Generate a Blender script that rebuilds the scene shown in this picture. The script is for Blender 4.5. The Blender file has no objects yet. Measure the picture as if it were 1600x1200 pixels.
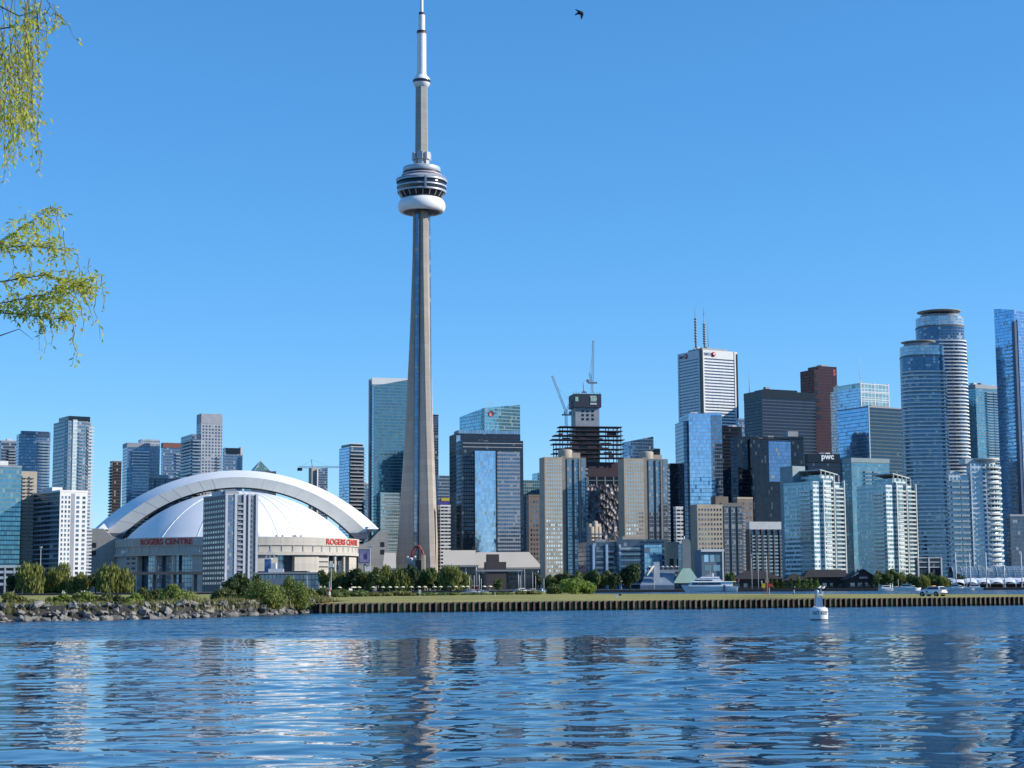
import bpy, bmesh, math, random
import numpy as np
from math import sin, cos, tan, pi, radians, sqrt, atan2, hypot
from mathutils import Vector, Matrix
random.seed(11)
C = bpy.context.scene.collection
SC = bpy.context.scene
# ---------------------------------------------------------------- camera, sky, sun, exposure
F = 2690.0                       # focal length in pixels of the 1600 px wide photograph
PITCH = math.atan(318.0 / F)
ROLL = radians(0.37)
EYE = 3.0
cam = bpy.data.cameras.new("camera"); cam_o = bpy.data.objects.new("camera", cam); C.objects.link(cam_o)
cam.sensor_width = 36.0; cam.lens = 36.0 * F / 1600.0
cam.clip_start = 0.5; cam.clip_end = 60000.0
cam_o.location = (0, 0, EYE)
cam_o.rotation_euler = (Matrix.Rotation(pi/2 + PITCH, 3, 'X') @ Matrix.Rotation(-ROLL, 3, 'Z')).to_euler()
SC.camera = cam_o
SUN_AZ, SUN_EL = radians(84), radians(27)     # azimuth measured from «towards the camera» to the right
w = bpy.data.worlds.new("World"); SC.world = w; w.use_nodes = True
nt = w.node_tree; nt.nodes.clear()
sky = nt.nodes.new("ShaderNodeTexSky"); sky.sky_type = 'NISHITA'; sky.sun_disc = False
sky.sun_elevation = SUN_EL; sky.sun_rotation = pi - SUN_AZ
sky.air_density = 1.2; sky.dust_density = 0.0; sky.ozone_density = 10.0; sky.altitude = 2500
hs = nt.nodes.new("ShaderNodeHueSaturation"); hs.inputs['Saturation'].default_value = 1.19; hs.inputs['Value'].default_value = 1.7
gam = nt.nodes.new('ShaderNodeGamma'); gam.inputs['Gamma'].default_value = 0.7
bg = nt.nodes.new("ShaderNodeBackground"); bg.inputs[1].default_value = 0.146
wo = nt.nodes.new("ShaderNodeOutputWorld")
nt.links.new(sky.outputs[0], gam.inputs[0]); nt.links.new(gam.outputs[0], hs.inputs['Color']); nt.links.new(hs.outputs[0], bg.inputs[0]); nt.links.new(bg.outputs[0], wo.inputs[0])
sun = bpy.data.lights.new("sun", 'SUN'); sun.energy = 5.0; sun.angle = radians(0.53); sun.color = (1.0, 0.93, 0.82)
sun_o = bpy.data.objects.new("sun", sun); C.objects.link(sun_o)
sdir = Vector((sin(SUN_AZ) * cos(SUN_EL), -cos(SUN_AZ) * cos(SUN_EL), sin(SUN_EL)))
sun_o.rotation_euler = sdir.to_track_quat('Z', 'Y').to_euler(); sun_o.location = (300, 100, 400)
SC.view_settings.view_transform = 'Standard'; SC.view_settings.look = 'None'
SC.view_settings.exposure = 0.3; SC.view_settings.gamma = 1.0; SC.view_settings.use_curve_mapping = False
SC.cycles.max_bounces = 6; SC.cycles.glossy_bounces = 4; SC.cycles.diffuse_bounces = 2; SC.cycles.transmission_bounces = 3
SC.cycles.use_denoising = True
SC.cycles.caustics_reflective = False; SC.cycles.caustics_refractive = False
# ---------------------------------------------------------------- pixel -> world at a given distance
CP, SP = cos(PITCH), sin(PITCH)
def _uv(px, py):
    a, b = (px - 800.0) / F, (600.0 - py) / F
    return a * cos(ROLL) + b * sin(ROLL), -a * sin(ROLL) + b * cos(ROLL)
def K(px, py):                   # X / Y of the ray through a pixel
    u, v = _uv(px, py); return u / (CP - v * SP)
def Zat(px, py, Y):              # height of the ray through a pixel at distance Y
    u, v = _uv(px, py); return EYE + Y * (SP + v * CP) / (CP - v * SP)
def at(px, py, Y): return Vector((K(px, py) * Y, Y, Zat(px, py, Y)))
def ground(px, py, z):           # the point of the horizontal plane z seen at a pixel
    u, v = _uv(px, py); t = (z - EYE) / (SP + v * CP)
    return Vector((t * u, t * (CP - v * SP), z))
def proj(p):                     # world -> photo pixel
    x, y, z = p[0], p[1], p[2] - EYE
    d = y * CP + z * SP; u = x / d; v = (z * CP - y * SP) / d
    return 800 + F * (u * cos(ROLL) - v * sin(ROLL)), 600 - F * (u * sin(ROLL) + v * cos(ROLL))
# ---------------------------------------------------------------- mesh builder
class MB:
    def __init__(s): s.v = []; s.f = []; s.uv = []; s.mi = []; s.sm = []
    def face(s, pts, mi=0, uv=None, sm=False):
        n = len(s.v); s.v += [tuple(p) for p in pts]; s.f.append(tuple(range(n, n + len(pts))))
        s.uv += list(uv) if uv else [(0, 0)] * len(pts); s.mi.append(mi); s.sm.append(sm)
    def mesh(s, verts, faces, mi=0, sm=False, uvs=None):
        n = len(s.v); s.v += [tuple(p) for p in verts]
        for f in faces:
            s.f.append(tuple(i + n for i in f)); s.mi.append(mi); s.sm.append(sm)
            s.uv += [uvs[i] for i in f] if uvs else [(0, 0)] * len(f)
    def prism(s, poly, z0, z1, mi=0, top=None, bottom=False, u0=0.0):
        n = len(poly); zt = z1 if isinstance(z1, (list, tuple)) else [z1] * n
        u = u0
        for i in range(n):
            j = (i + 1) % n; a, b = poly[i], poly[j]; L = hypot(b[0]-a[0], b[1]-a[1])
            m = mi[i % len(mi)] if isinstance(mi, (list, tuple)) else mi
            s.face([(a[0], a[1], z0), (b[0], b[1], z0), (b[0], b[1], zt[j]), (a[0], a[1], zt[i])], m,
                   [(u, z0), (u + L, z0), (u + L, zt[j]), (u, zt[i])])
            u += L
        t = top if top is not None else (mi if not isinstance(mi, (list, tuple)) else mi[0])
        s.face([(p[0], p[1], zt[i]) for i, p in enumerate(poly)], t, [(p[0], p[1]) for p in poly])
        if bottom: s.face([(p[0], p[1], z0) for p in reversed(poly)], t)
    def box(s, x0, x1, y0, y1, z0, z1, mi=0, top=None):
        s.prism([(x0, y0), (x1, y0), (x1, y1), (x0, y1)], z0, z1, mi, top, True)
    def obox(s, a, b, wd, h, mi=0):      # beam from a to b, width wd, height h
        a, b = Vector(a), Vector(b); d = (b - a).normalized()
        up = Vector((0, 0, 1)) if abs(d.z) < .95 else Vector((0, 1, 0))
        r = d.cross(up).normalized() * wd / 2; q = r.cross(d).normalized() * h / 2
        vs = [a-r-q, a+r-q, a+r+q, a-r+q, b-r-q, b+r-q, b+r+q, b-r+q]
        s.mesh(vs, [(0,1,2,3), (5,4,7,6), (4,5,1,0), (5,6,2,1), (6,7,3,2), (7,4,0,3)], mi)
    def tube(s, pts, rad, n=8, mi=0, sm=True, cap=True):
        pts = [Vector(p) for p in pts]; R = rad if isinstance(rad, (list, tuple)) else [rad] * len(pts)
        vs = []
        for i, p in enumerate(pts):
            d = (pts[min(i+1, len(pts)-1)] - pts[max(i-1, 0)]).normalized()
            up = Vector((0, 0, 1)) if abs(d.z) < .9 else Vector((0, 1, 0))
            a = d.cross(up).normalized(); b = a.cross(d)
            for k in range(n): vs.append(p + (a * cos(2*pi*k/n) + b * sin(2*pi*k/n)) * R[i])
        fs = []
        for i in range(len(pts) - 1):
            for k in range(n):
                k2 = (k + 1) % n; fs.append((i*n+k2, i*n+k, (i+1)*n+k, (i+1)*n+k2))
        if cap: fs += [tuple(range(n)), tuple(reversed(range((len(pts)-1)*n, len(pts)*n)))]
        s.mesh(vs, fs, mi, sm)
    def lathe(s, prof, n=48, cx=0, cy=0, a0=0.0, a1=2*pi, mi=0, sm=True):
        full = abs(a1 - a0 - 2*pi) < 1e-6; m = n if full else n + 1
        vs, uvs = [], []
        r0 = max(p[0] for p in prof)
        for i in range(m):
            a = a0 + (a1 - a0) * i / n
            for r, z in prof: vs.append((cx + r*cos(a), cy + r*sin(a), z)); uvs.append((a * r0, z))
        q = len(prof); fs = []
        for i in range(n):
            j = (i + 1) % m
            for k in range(q - 1): fs.append((i*q+k, j*q+k, j*q+k+1, i*q+k+1))
        s.mesh(vs, fs, mi, sm, uvs)
    def build(s, name, mats, parent=None, **props):
        me = bpy.data.meshes.new(name); me.from_pydata(s.v, [], s.f)
        for m in (mats if isinstance(mats, (list, tuple)) else [mats]): me.materials.append(m)
        me.polygons.foreach_set('material_index', s.mi); me.polygons.foreach_set('use_smooth', s.sm)
        uvl = me.uv_layers.new(name='UVMap'); uvl.data.foreach_set('uv', [c for p in s.uv for c in p])
        me.update(); me.validate()
        return obj(name, me, parent, **props)
def obj(name, me, parent=None, loc=None, rz=None, **props):
    o = bpy.data.objects.new(name, me); C.objects.link(o)
    if parent: o.parent = parent
    if loc is not None: o.location = loc
    if rz is not None: o.rotation_euler = (0, 0, rz)
    for k, v in props.items():
        if v is not None: o[k] = v
    return o
def thing(name, label, category, loc=(0, 0, 0), rz=0.0, group=None):
    return obj(name, None, None, loc, rz, label=label, category=category, group=group)
def dup(root, loc=None, rz=None, label=None, group=None, scale=None):
    r = root.copy(); C.objects.link(r)
    if loc is not None: r.location = loc
    if rz is not None: r.rotation_euler = (0, 0, rz)
    if scale is not None: r.scale = scale
    if label: r['label'] = label
    if group: r['group'] = group
    for ch in list(root.children):
        c = ch.copy(); C.objects.link(c); c.parent = r
        for g in list(ch.children):
            d = g.copy(); C.objects.link(d); d.parent = c
    return r
# ---------------------------------------------------------------- materials
def _new(name):
    m = bpy.data.materials.new(name); m.use_nodes = True; n = m.node_tree
    return m, n, n.nodes['Principled BSDF']
class NT:                        # tiny node helper
    def __init__(s, n): s.n = n
    def math(s, op, a, b=None):
        d = s.n.nodes.new('ShaderNodeMath'); d.operation = op
        for i, x in enumerate((a, b)):
            if x is None: continue
            if isinstance(x, (int, float)): d.inputs[i].default_value = x
            else: s.n.links.new(x, d.inputs[i])
        return d.outputs[0]
    def mix(s, f, a, b):
        d = s.n.nodes.new('ShaderNodeMix'); d.data_type = 'RGBA'
        for k, x in (('Factor', f), ('A', a), ('B', b)):
            i = [q for q in d.inputs if q.name == k and (q.type == 'RGBA' or k == 'Factor' and q.type == 'VALUE')][0]
            if isinstance(x, (int, float)): i.default_value = x
            elif isinstance(x, (tuple, list)): i.default_value = (*x[:3], 1)
            else: s.n.links.new(x, i)
        return [q for q in d.outputs if q.type == 'RGBA'][0]
    def noise(s, scale, detail=3, vec=None, rough=.55, dim='3D'):
        d = s.n.nodes.new('ShaderNodeTexNoise'); d.inputs['Scale'].default_value = scale
        d.inputs['Detail'].default_value = detail; d.inputs['Roughness'].default_value = rough
        if vec is not None: s.n.links.new(vec, d.inputs['Vector'])
        return d.outputs['Fac']
    def ramp(s, f, lo, hi):
        d = s.n.nodes.new('ShaderNodeMapRange'); d.inputs['From Min'].default_value = lo; d.inputs['From Max'].default_value = hi
        s.n.links.new(f, d.inputs['Value']); return d.outputs[0]
    def objco(s, sc=None):
        t = s.n.nodes.new('ShaderNodeTexCoord').outputs['Object']
        if sc:
            d = s.n.nodes.new('ShaderNodeMapping'); d.inputs['Scale'].default_value = sc
            s.n.links.new(t, d.inputs['Vector']); t = d.outputs[0]
        return t
_M = {}
def plain(name, col, rough=.6, metal=0.0, var=.12, scale=.3, spec=.4, bump=0.0, stretch=(1, 1, 1), c2=None):
    if name in _M: return _M[name]
    m, n, b = _new(name); t = NT(n)
    co = t.objco(stretch); f = t.ramp(t.noise(scale, 5, co, .6), .3, .7)
    dark = c2 if c2 else tuple(c * (1 - var) for c in col); lite = col if c2 else tuple(min(.95, c * (1 + var)) for c in col)
    n.links.new(t.mix(f, dark, lite), b.inputs['Base Color'])
    b.inputs['Roughness'].default_value = rough; b.inputs['Metallic'].default_value = metal
    b.inputs['Specular IOR Level'].default_value = spec
    if bump:
        d = n.nodes.new('ShaderNodeBump'); d.inputs['Strength'].default_value = bump; d.inputs['Distance'].default_value = .3
        n.links.new(t.noise(scale * 4, 4, co), d.inputs['Height']); n.links.new(d.outputs[0], b.inputs['Normal'])
    _M[name] = m; return m
def facade(name, fh=3.3, bw=1.6, sp=.3, mu=.1, glass=(.25, .38, .5), frame=(.3, .31, .33), metal=.75, rough=.06,
           jit=.02, blind=.12, bcol=(.32, .33, .33), var=.5, frough=.4, wave=.006, fmetal=0.0, floorvar=0.0, v0=0.0):
    """A wall of panes: UVs are metres along the wall and metres of height."""
    if name in _M: return _M[name]
    jit *= .3 if jit > .001 else 0; var *= .55; blind *= .5
    m, n, b = _new(name); t = NT(n); L = n.links
    uv = n.nodes.new('ShaderNodeUVMap'); uv.uv_map = 'UVMap'
    sx = n.nodes.new('ShaderNodeSeparateXYZ'); L.new(uv.outputs[0], sx.inputs[0])
    cu = t.math('DIVIDE', sx.outputs[0], bw); cv = t.math('DIVIDE', t.math('ADD', sx.outputs[1], v0), fh)
    fu, fv = t.math('FRACT', cu), t.math('FRACT', cv); iu, iv = t.math('FLOOR', cu), t.math('FLOOR', cv)
    cmb = n.nodes.new('ShaderNodeCombineXYZ'); L.new(iu, cmb.inputs[0]); L.new(iv, cmb.inputs[1]); cmb.inputs[2].default_value = len(_M) * 3.1
    wn = n.nodes.new('ShaderNodeTexWhiteNoise'); wn.noise_dimensions = '3D'; L.new(cmb.outputs[0], wn.inputs['Vector'])
    g = t.math('MULTIPLY', t.math('GREATER_THAN', fu, mu), t.math('GREATER_THAN', fv, sp))
    r = wn.outputs['Value']
    gl = t.mix(r, glass, tuple(c * (1 - var) for c in glass))
    isb = t.math('GREATER_THAN', t.math('FRACT', t.math('MULTIPLY', r, 17.31)), 1 - blind)
    gl = t.mix(isb, gl, bcol)
    fr = t.mix(t.ramp(t.noise(.25, 4, t.objco((1, 1, .25))), .3, .7), tuple(c * .85 for c in frame), tuple(c * 1.1 for c in frame))
    L.new(t.mix(g, fr, gl), b.inputs['Base Color'])
    gm = t.math('MULTIPLY', g, t.math('SUBTRACT', 1.0, t.math('MULTIPLY', isb, .7)))
    L.new(t.math('ADD', t.math('MULTIPLY', gm, metal - fmetal), fmetal), b.inputs['Metallic'])
    L.new(t.math('ADD', t.math('MULTIPLY', g, rough - frough), frough), b.inputs['Roughness'])
    L.new(t.math('ADD', t.math('MULTIPLY', g, .4), .12), b.inputs['Specular IOR Level'])
    geo = n.nodes.new('ShaderNodeNewGeometry')
    vm = n.nodes.new('ShaderNodeVectorMath'); vm.operation = 'SUBTRACT'; L.new(wn.outputs['Color'], vm.inputs[0]); vm.inputs[1].default_value = (.5, .5, .5)
    v2 = n.nodes.new('ShaderNodeVectorMath'); v2.operation = 'SCALE'; L.new(vm.outputs[0], v2.inputs[0]); L.new(t.math('MULTIPLY', gm, jit * 2), v2.inputs['Scale'])
    nz = n.nodes.new('ShaderNodeTexNoise'); nz.inputs['Scale'].default_value = .22; nz.inputs['Detail'].default_value = 2; L.new(t.objco(), nz.inputs['Vector'])
    v3 = n.nodes.new('ShaderNodeVectorMath'); v3.operation = 'SUBTRACT'; L.new(nz.outputs['Color'], v3.inputs[0]); v3.inputs[1].default_value = (.5, .5, .5)
    v4 = n.nodes.new('ShaderNodeVectorMath'); v4.operation = 'SCALE'; L.new(v3.outputs[0], v4.inputs[0]); L.new(t.math('MULTIPLY', gm, wave * 2), v4.inputs['Scale'])
    v5 = n.nodes.new('ShaderNodeVectorMath'); L.new(geo.outputs['Normal'], v5.inputs[0]); L.new(v2.outputs[0], v5.inputs[1])
    v6 = n.nodes.new('ShaderNodeVectorMath'); L.new(v5.outputs[0], v6.inputs[0]); L.new(v4.outputs[0], v6.inputs[1])
    v7 = n.nodes.new('ShaderNodeVectorMath'); v7.operation = 'NORMALIZE'; L.new(v6.outputs[0], v7.inputs[0]); L.new(v7.outputs[0], b.inputs['Normal'])
    _M[name] = m; return m
def glassmat(name, col, metal=.75, rough=.06):
    if name in _M: return _M[name]
    m, n, b = _new(name); t = NT(n)
    oi = n.nodes.new('ShaderNodeObjectInfo')
    n.links.new(t.mix(oi.outputs['Random'], tuple(c * .3 for c in col), tuple(min(1, c * 1.25) for c in col)), b.inputs['Base Color'])
    b.inputs['Metallic'].default_value = metal; b.inputs['Roughness'].default_value = rough
    d = n.nodes.new('ShaderNodeBump'); d.inputs['Strength'].default_value = .12; d.inputs['Distance'].default_value = .1
    n.links.new(t.noise(.6, 2, n.nodes.new('ShaderNodeNewGeometry').outputs['Position']), d.inputs['Height']); n.links.new(d.outputs[0], b.inputs['Normal'])
    _M[name] = m; return m
def leafmat(name, c1, c2, trans=.35, scale=.5):
    if name in _M: return _M[name]
    m, n, b = _new(name); t = NT(n)
    g = n.nodes.new('ShaderNodeNewGeometry')
    f = t.math('ADD', t.math('MULTIPLY', t.ramp(t.noise(scale, 3, t.objco()), .3, .7), .6), t.math('MULTIPLY', g.outputs['Random Per Island'], .4))
    col = t.mix(f, c1, c2); n.links.new(col, b.inputs['Base Color'])
    b.inputs['Roughness'].default_value = .5; b.inputs['Specular IOR Level'].default_value = .3
    tr = n.nodes.new('ShaderNodeBsdfTranslucent'); n.links.new(col, tr.inputs[0])
    mx = n.nodes.new('ShaderNodeMixShader'); mx.inputs[0].default_value = trans
    out = n.nodes['Material Output']
    n.links.new(b.outputs[0], mx.inputs[1]); n.links.new(tr.outputs[0], mx.inputs[2]); n.links.new(mx.outputs[0], out.inputs[0])
    _M[name] = m; return m
def text_mesh(body, size, extrude=.05, bold=.0, font=None):
    cu = bpy.data.curves.new('lettering', 'FONT'); cu.body = body; cu.size = size; cu.extrude = extrude; cu.offset = bold
    cu.align_x = 'CENTER'; cu.align_y = 'CENTER'; cu.resolution_u = 3
    o = bpy.data.objects.new('lettering', cu); C.objects.link(o)
    dg = bpy.context.evaluated_depsgraph_get(); me = bpy.data.meshes.new_from_object(o.evaluated_get(dg))
    bpy.data.objects.remove(o); bpy.data.curves.remove(cu)
    return me
def text_on(body, size, mat, parent, width=None, bend=None, loc=(0, 0, 0), rz=0.0, extrude=.06, bold=.0, name='lettering', height=None):
    """Upright text facing -Y of its parent; bend = radius of the cylinder it is wrapped on (its axis behind the text)."""
    me = text_mesh(body, size, extrude, bold)
    xs = [v.co.x for v in me.vertices]; ys = [v.co.y for v in me.vertices]
    cx, cy = (max(xs)+min(xs))/2, (max(ys)+min(ys))/2
    sx = width / (max(xs) - min(xs)) if width else 1.0
    sy = height / (max(ys) - min(ys)) if height else 1.0
    for v in me.vertices:
        x, y, z = (v.co.x - cx) * sx, (v.co.y - cy) * sy, v.co.z
        if bend: a = x / bend; v.co = ((bend + z) * sin(a), bend - (bend + z) * cos(a), y)
        else: v.co = (x, -z, y)
    me.name = name; me.materials.clear(); me.materials.append(mat); me.update()
    o = obj(name, me, parent, loc, rz); return o
# ---------------------------------------------------------------- water
GZ, AZ, QY = 1.4, 1.14, 940.0        # mainland height, airfield height, quay distance
def build_water():
    rows = [-9000, -2500, -500, -60, 0]
    y = 8.0
    while y < 114: rows.append(y); y += .085 + .0042 * max(0, y - 14)
    rows += [116, 120, 126, 134, 144, 156, 170, 190, 215, 250, 300, 360, 430, 520, 640, 780, 960, 1300, 3000, 9000, 26000]
    ss = [-1.0 + 2.0 * i / 330 for i in range(331)]
    cols = [(-30, 1), (-8, 1), (-2, 1)] + [(s, 0) for s in ss] + [(2, 1), (8, 1), (30, 1)]
    R, N = np.array(rows), np.array([c[0] for c in cols])
    half = np.where(np.abs(R) < 140, np.clip(np.abs(R), 8, 140) * .36 + 7, np.abs(R) * .6 + 0) [:, None]
    half = np.where(np.abs(R)[:, None] < 140, half, np.maximum(half, 57.0))
    X = N[None, :] * half; Y = np.repeat(R[:, None], len(N), 1).astype(float)
    rng = np.random.default_rng(5); Z = np.zeros_like(X)
    spec = []
    for i in range(14): spec.append((rng.uniform(2.2, 6.0), .0085))
    for i in range(26): spec.append((rng.uniform(.9, 2.4), .0130))
    for i in range(22): spec.append((rng.uniform(.45, .95), .0130))
    for i in range(7): spec.append((rng.uniform(6, 13), .0042))
    swx, swy = 3.1 * np.sin(X * .021 + Y * .013) , 3.1 * np.cos(X * .017 - Y * .02)
    for lam, slope in spec:
        a = rng.normal(pi/2 + .18, .50); k = 2*pi/lam
        Z += slope / k * np.sin(k * (np.cos(a) * (X + swx) + np.sin(a) * (Y + swy)) + rng.uniform(0, 6.28))
    patch = .75 + .5 * np.sin(X * .11 + .05 * Y + 1) * np.sin(Y * .09 - X * .04) + .25 * np.sin(X * .045 + 2) * np.sin(Y * .16)
    fade = np.clip((113 - Y) / 25, 0, 1) * np.clip((Y - 6) / 6, 0, 1) * np.clip((1.0 - np.abs(N)[None, :]) / .05, 0, 1)
    Z *= fade * np.clip(patch, .35, 1.5)
    nr, nc = X.shape
    vs = np.stack([X, Y, Z], -1).reshape(-1, 3)
    idx = np.arange(nr * nc).reshape(nr, nc)
    fs = np.stack([idx[:-1, :-1], idx[:-1, 1:], idx[1:, 1:], idx[1:, :-1]], -1).reshape(-1, 4)
    me = bpy.data.meshes.new('water')
    me.vertices.add(len(vs)); me.vertices.foreach_set('co', vs.ravel())
    me.loops.add(fs.size); me.loops.foreach_set('vertex_index', fs.ravel().astype(np.int32))
    me.polygons.add(len(fs)); me.polygons.foreach_set('loop_start', np.arange(0, fs.size, 4, dtype=np.int32))
    me.update(calc_edges=True); me.polygons.foreach_set('use_smooth', [True] * len(fs)); me.update()
    m, n, b = _new('lake water'); t = NT(n); L = n.links
    b.inputs['Base Color'].default_value = (.006, .038, .080, 1); b.inputs['Roughness'].default_value = .025; b.inputs['IOR'].default_value = 1.33
    pos = n.nodes.new('ShaderNodeNewGeometry').outputs['Position']
    sp = n.nodes.new('ShaderNodeSeparateXYZ'); L.new(pos, sp.inputs[0])
    # a breeze ruffles the lake beyond a wavering line about 107 m out
    wob = t.math('MULTIPLY', t.math('SUBTRACT', t.noise(.022, 3, pos), .5), 34)
    edge = t.ramp(t.math('ADD', sp.outputs[1], wob), 98, 116)
    mp = n.nodes.new('ShaderNodeMapping'); mp.inputs['Scale'].default_value = (.75, 1, 1); L.new(pos, mp.inputs['Vector'])
   
    def tilt(scale, detail, amp):        # ripple slopes straight from a noise field
        q = n.nodes.new('ShaderNodeTexNoise'); q.inputs['Scale'].default_value = scale; q.inputs['Detail'].default_value = detail; L.new(mp.outputs[0], q.inputs['Vector'])
        v = n.nodes.new('ShaderNodeVectorMath'); v.operation = 'SUBTRACT'; L.new(q.outputs['Color'], v.inputs[0]); v.inputs[1].default_value = (.5, .5, .5)
        h = n.nodes.new('ShaderNodeVectorMath'); h.operation = 'MULTIPLY'; L.new(v.outputs[0], h.inputs[0]); h.inputs[1].default_value = (1, 1, 0)
        s = n.nodes.new('ShaderNodeVectorMath'); s.operation = 'SCALE'; L.new(h.outputs[0], s.inputs[0])
        if isinstance(amp, (int, float)): s.inputs['Scale'].default_value = amp
        else: L.new(amp, s.inputs['Scale'])
        return s.outputs[0]
    base = n.nodes.new('ShaderNodeNewGeometry').outputs['Normal']
    lv = n.nodes.new('ShaderNodeCombineXYZ'); L.new(t.math('MULTIPLY', edge, -.09), lv.inputs[1]); lean = lv.outputs[0]   # normals leaned to the viewer so ripples reflect higher, bluer sky
    for tv in (tilt(2.2, 3, .05), tilt(1.9, 3, t.math('MULTIPLY', edge, 1.0)), tilt(.28, 4, t.math('MULTIPLY', edge, .6)), lean):
        q = n.nodes.new('ShaderNodeVectorMath'); L.new(base, q.inputs[0]); L.new(tv, q.inputs[1]); base = q.outputs[0]
    q = n.nodes.new('ShaderNodeVectorMath'); q.operation = 'NORMALIZE'; L.new(base, q.inputs[0]); L.new(q.outputs[0], b.inputs['Normal'])
    L.new(t.math('ADD', t.math('MULTIPLY', edge, .10), .02), b.inputs['Roughness'])
    me.materials.append(m)
    return obj('water', me, kind='structure')
build_water()
# ---------------------------------------------------------------- land
def grassmat(name, a, b2, c3):
    m, n, b = _new(name); t = NT(n); pos = n.nodes.new('ShaderNodeNewGeometry').outputs['Position']
    mp = n.nodes.new('ShaderNodeMapping'); mp.inputs['Scale'].default_value = (1, .35, 1); n.links.new(pos, mp.inputs['Vector'])
    c = t.mix(t.ramp(t.noise(.09, 5, mp.outputs[0]), .35, .65), a, b2)
    c = t.mix(t.ramp(t.noise(.6, 4, pos, .7), .5, .75), c, c3); c = t.mix(t.math('MULTIPLY', t.ramp(t.noise(.035, 4, mp.outputs[0], .65), .52, .66), .75), c, tuple(x*.45 for x in b2))
    n.links.new(c, b.inputs['Base Color']); b.inputs['Roughness'].default_value = .9; b.inputs['Specular IOR Level'].default_value = .1
    d = n.nodes.new('ShaderNodeBump'); d.inputs['Strength'].default_value = .9; d.inputs['Distance'].default_value = .12
    n.links.new(t.noise(3.0, 5, pos, .7), d.inputs['Height']); n.links.new(d.outputs[0], b.inputs['Normal'])
    return m
M_field = grassmat('dry airfield grass', (.33, .29, .10), (.24, .24, .07), (.40, .34, .16))
M_rough = grassmat('rough shore grass', (.10, .12, .03), (.17, .15, .05), (.06, .08, .02))
M_city = plain('city ground', (.10, .10, .095), .9, var=.3, scale=.02)
M_quay = plain('dark quay face', (.035, .035, .04), .8, var=.4, scale=.4)
W0, W1 = ground(497, 958.2, 0), ground(1780, 943.0, 0)      # waterline of the sheet pile wall
wd = Vector((W1.x - W0.x, W1.y - W0.y, 0)); WL = wd.length; wd.normalize(); wn_ = Vector((wd.y, -wd.x, 0))   # wn_ points to the camera
mb = MB()
mb.prism([(-30000, QY), (30000, QY), (30000, 30000), (-30000, 30000)], -2, GZ, [1, 0, 0, 0], 0)
mb.build('ground', [M_city, M_quay], kind='structure')
# airfield: a low flat field behind the wall, its far edge running in towards it on the right
back = [ground(px, py, AZ) for px, py in ((1790, 929.2), (1600, 928.6), (1400, 928.3), (1200, 928.0), (1000, 927.8), (928, 927.6))]
shore = [ground(px, py, 0) for px, py in ((-60, 973.5), (60, 970.5), (150, 969), (270, 966.5), (380, 962.5), (470, 958.5))]
poly = [(W0.x, W0.y), (W1.x, W1.y)] + [(p.x, p.y) for p in back] + [(K(905, 918) * 690, 690), (K(-200, 918) * 690, 690), (K(-200, 918)*190, 190)]
poly += [(p.x, p.y + 4.5) for p in shore]
mb = MB(); mb.prism(poly, -1.5, AZ, 0, 0); mb.build('airfield_ground', M_field, kind='structure')
# the bank behind the boulders: a strip that rises from the water to a low grassy crest
mb = MB(); prof = [(-.6, -.8), (1.5, .3), (4.0, 1.45), (7, 1.75), (14, 1.62), (30, 1.3), (60, 1.10)]
sh = shore + [Vector((W0.x - 1.0, W0.y + .5, 0))]
for i in range(len(sh) - 1):
    for k in range(len(prof) - 1):
        (d0, z0), (d1, z1) = prof[k], prof[k+1]; a, b = sh[i], sh[i+1]
        mb.face([(a.x, a.y+d0, z0), (b.x, b.y+d0, z0), (b.x, b.y+d1, z1), (a.x, a.y+d1, z1)], 1 if k < 2 else 0)
mb.build('shore_bank', [M_rough, plain('wet dark rubble', (.03, .029, .026), .8, scale=1.5, bump=.6)], kind='structure')  # bank under the boulders coloured dark so the gaps read dark
# land under the viewer and the willow
mb = MB(); mb.prism([(-40, -60), (12, -60), (9, 2.5), (-2, 6), (-8, 15), (-12, 19), (-40, 24)], -2, .7, 0, 0)
mb.build('near_shore_ground', M_rough, kind='structure')
# ---------------------------------------------------------------- sheet pile wall along the airfield
def sheet_pile():
    P, mb = .84, MB(); n = int(WL / P); h = AZ + .04
    rust_shade = plain('rust and recess shade', (.014, .012, .012), .7, var=.5, scale=1.5)  # near-black puts the rust and shadow of the recesses into the colour
    rust = plain('rusty steel pan', (.15, .105, .078), .75, var=.35, scale=1.1, stretch=(1, 1, .5))
    cap = plain('weathered wall cap', (.16, .13, .10), .8, var=.3, scale=.8)
    root = thing('sheet_pile_wall', 'long corrugated rusty steel retaining wall between the airfield grass and the water', 'retaining wall', (W0.x, W0.y, 0), atan2(wd.y, wd.x))
    pts = []
    for i in range(n):
        x = i * P; j = random.uniform(-.012, .012)
        pts += [(x, 0, 0), (x + .08, -.30 + j, 1), (x + .33, -.30 + j, 0), (x + .41, 0, 0)]
    for i in range(len(pts) - 1):
        a, b = pts[i], pts[i+1]
        wl = .20 + .07*sin(i*.37) + random.uniform(-.03, .05)
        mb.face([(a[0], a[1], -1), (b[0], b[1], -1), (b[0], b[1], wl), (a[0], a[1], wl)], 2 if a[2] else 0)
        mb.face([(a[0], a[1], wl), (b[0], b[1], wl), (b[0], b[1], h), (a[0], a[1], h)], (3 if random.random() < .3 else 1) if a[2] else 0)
    mb.build('sheet_piles', [rust_shade, rust, plain('algae stained steel', (.035, .036, .026), .8, var=.5, scale=2), plain('dark rusty pan', (.09, .062, .048), .75, var=.4, scale=1.3)], root)
    c = MB(); c.box(-.3, WL, -.02, .55, h - .12, h + .02); c.build('cap_beam', cap, root)
    e = MB(); e.box(-.35, -.05, 0, 30, -1, h - .05); e.build('end_return', rust_shade, root)
sheet_pile()
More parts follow.
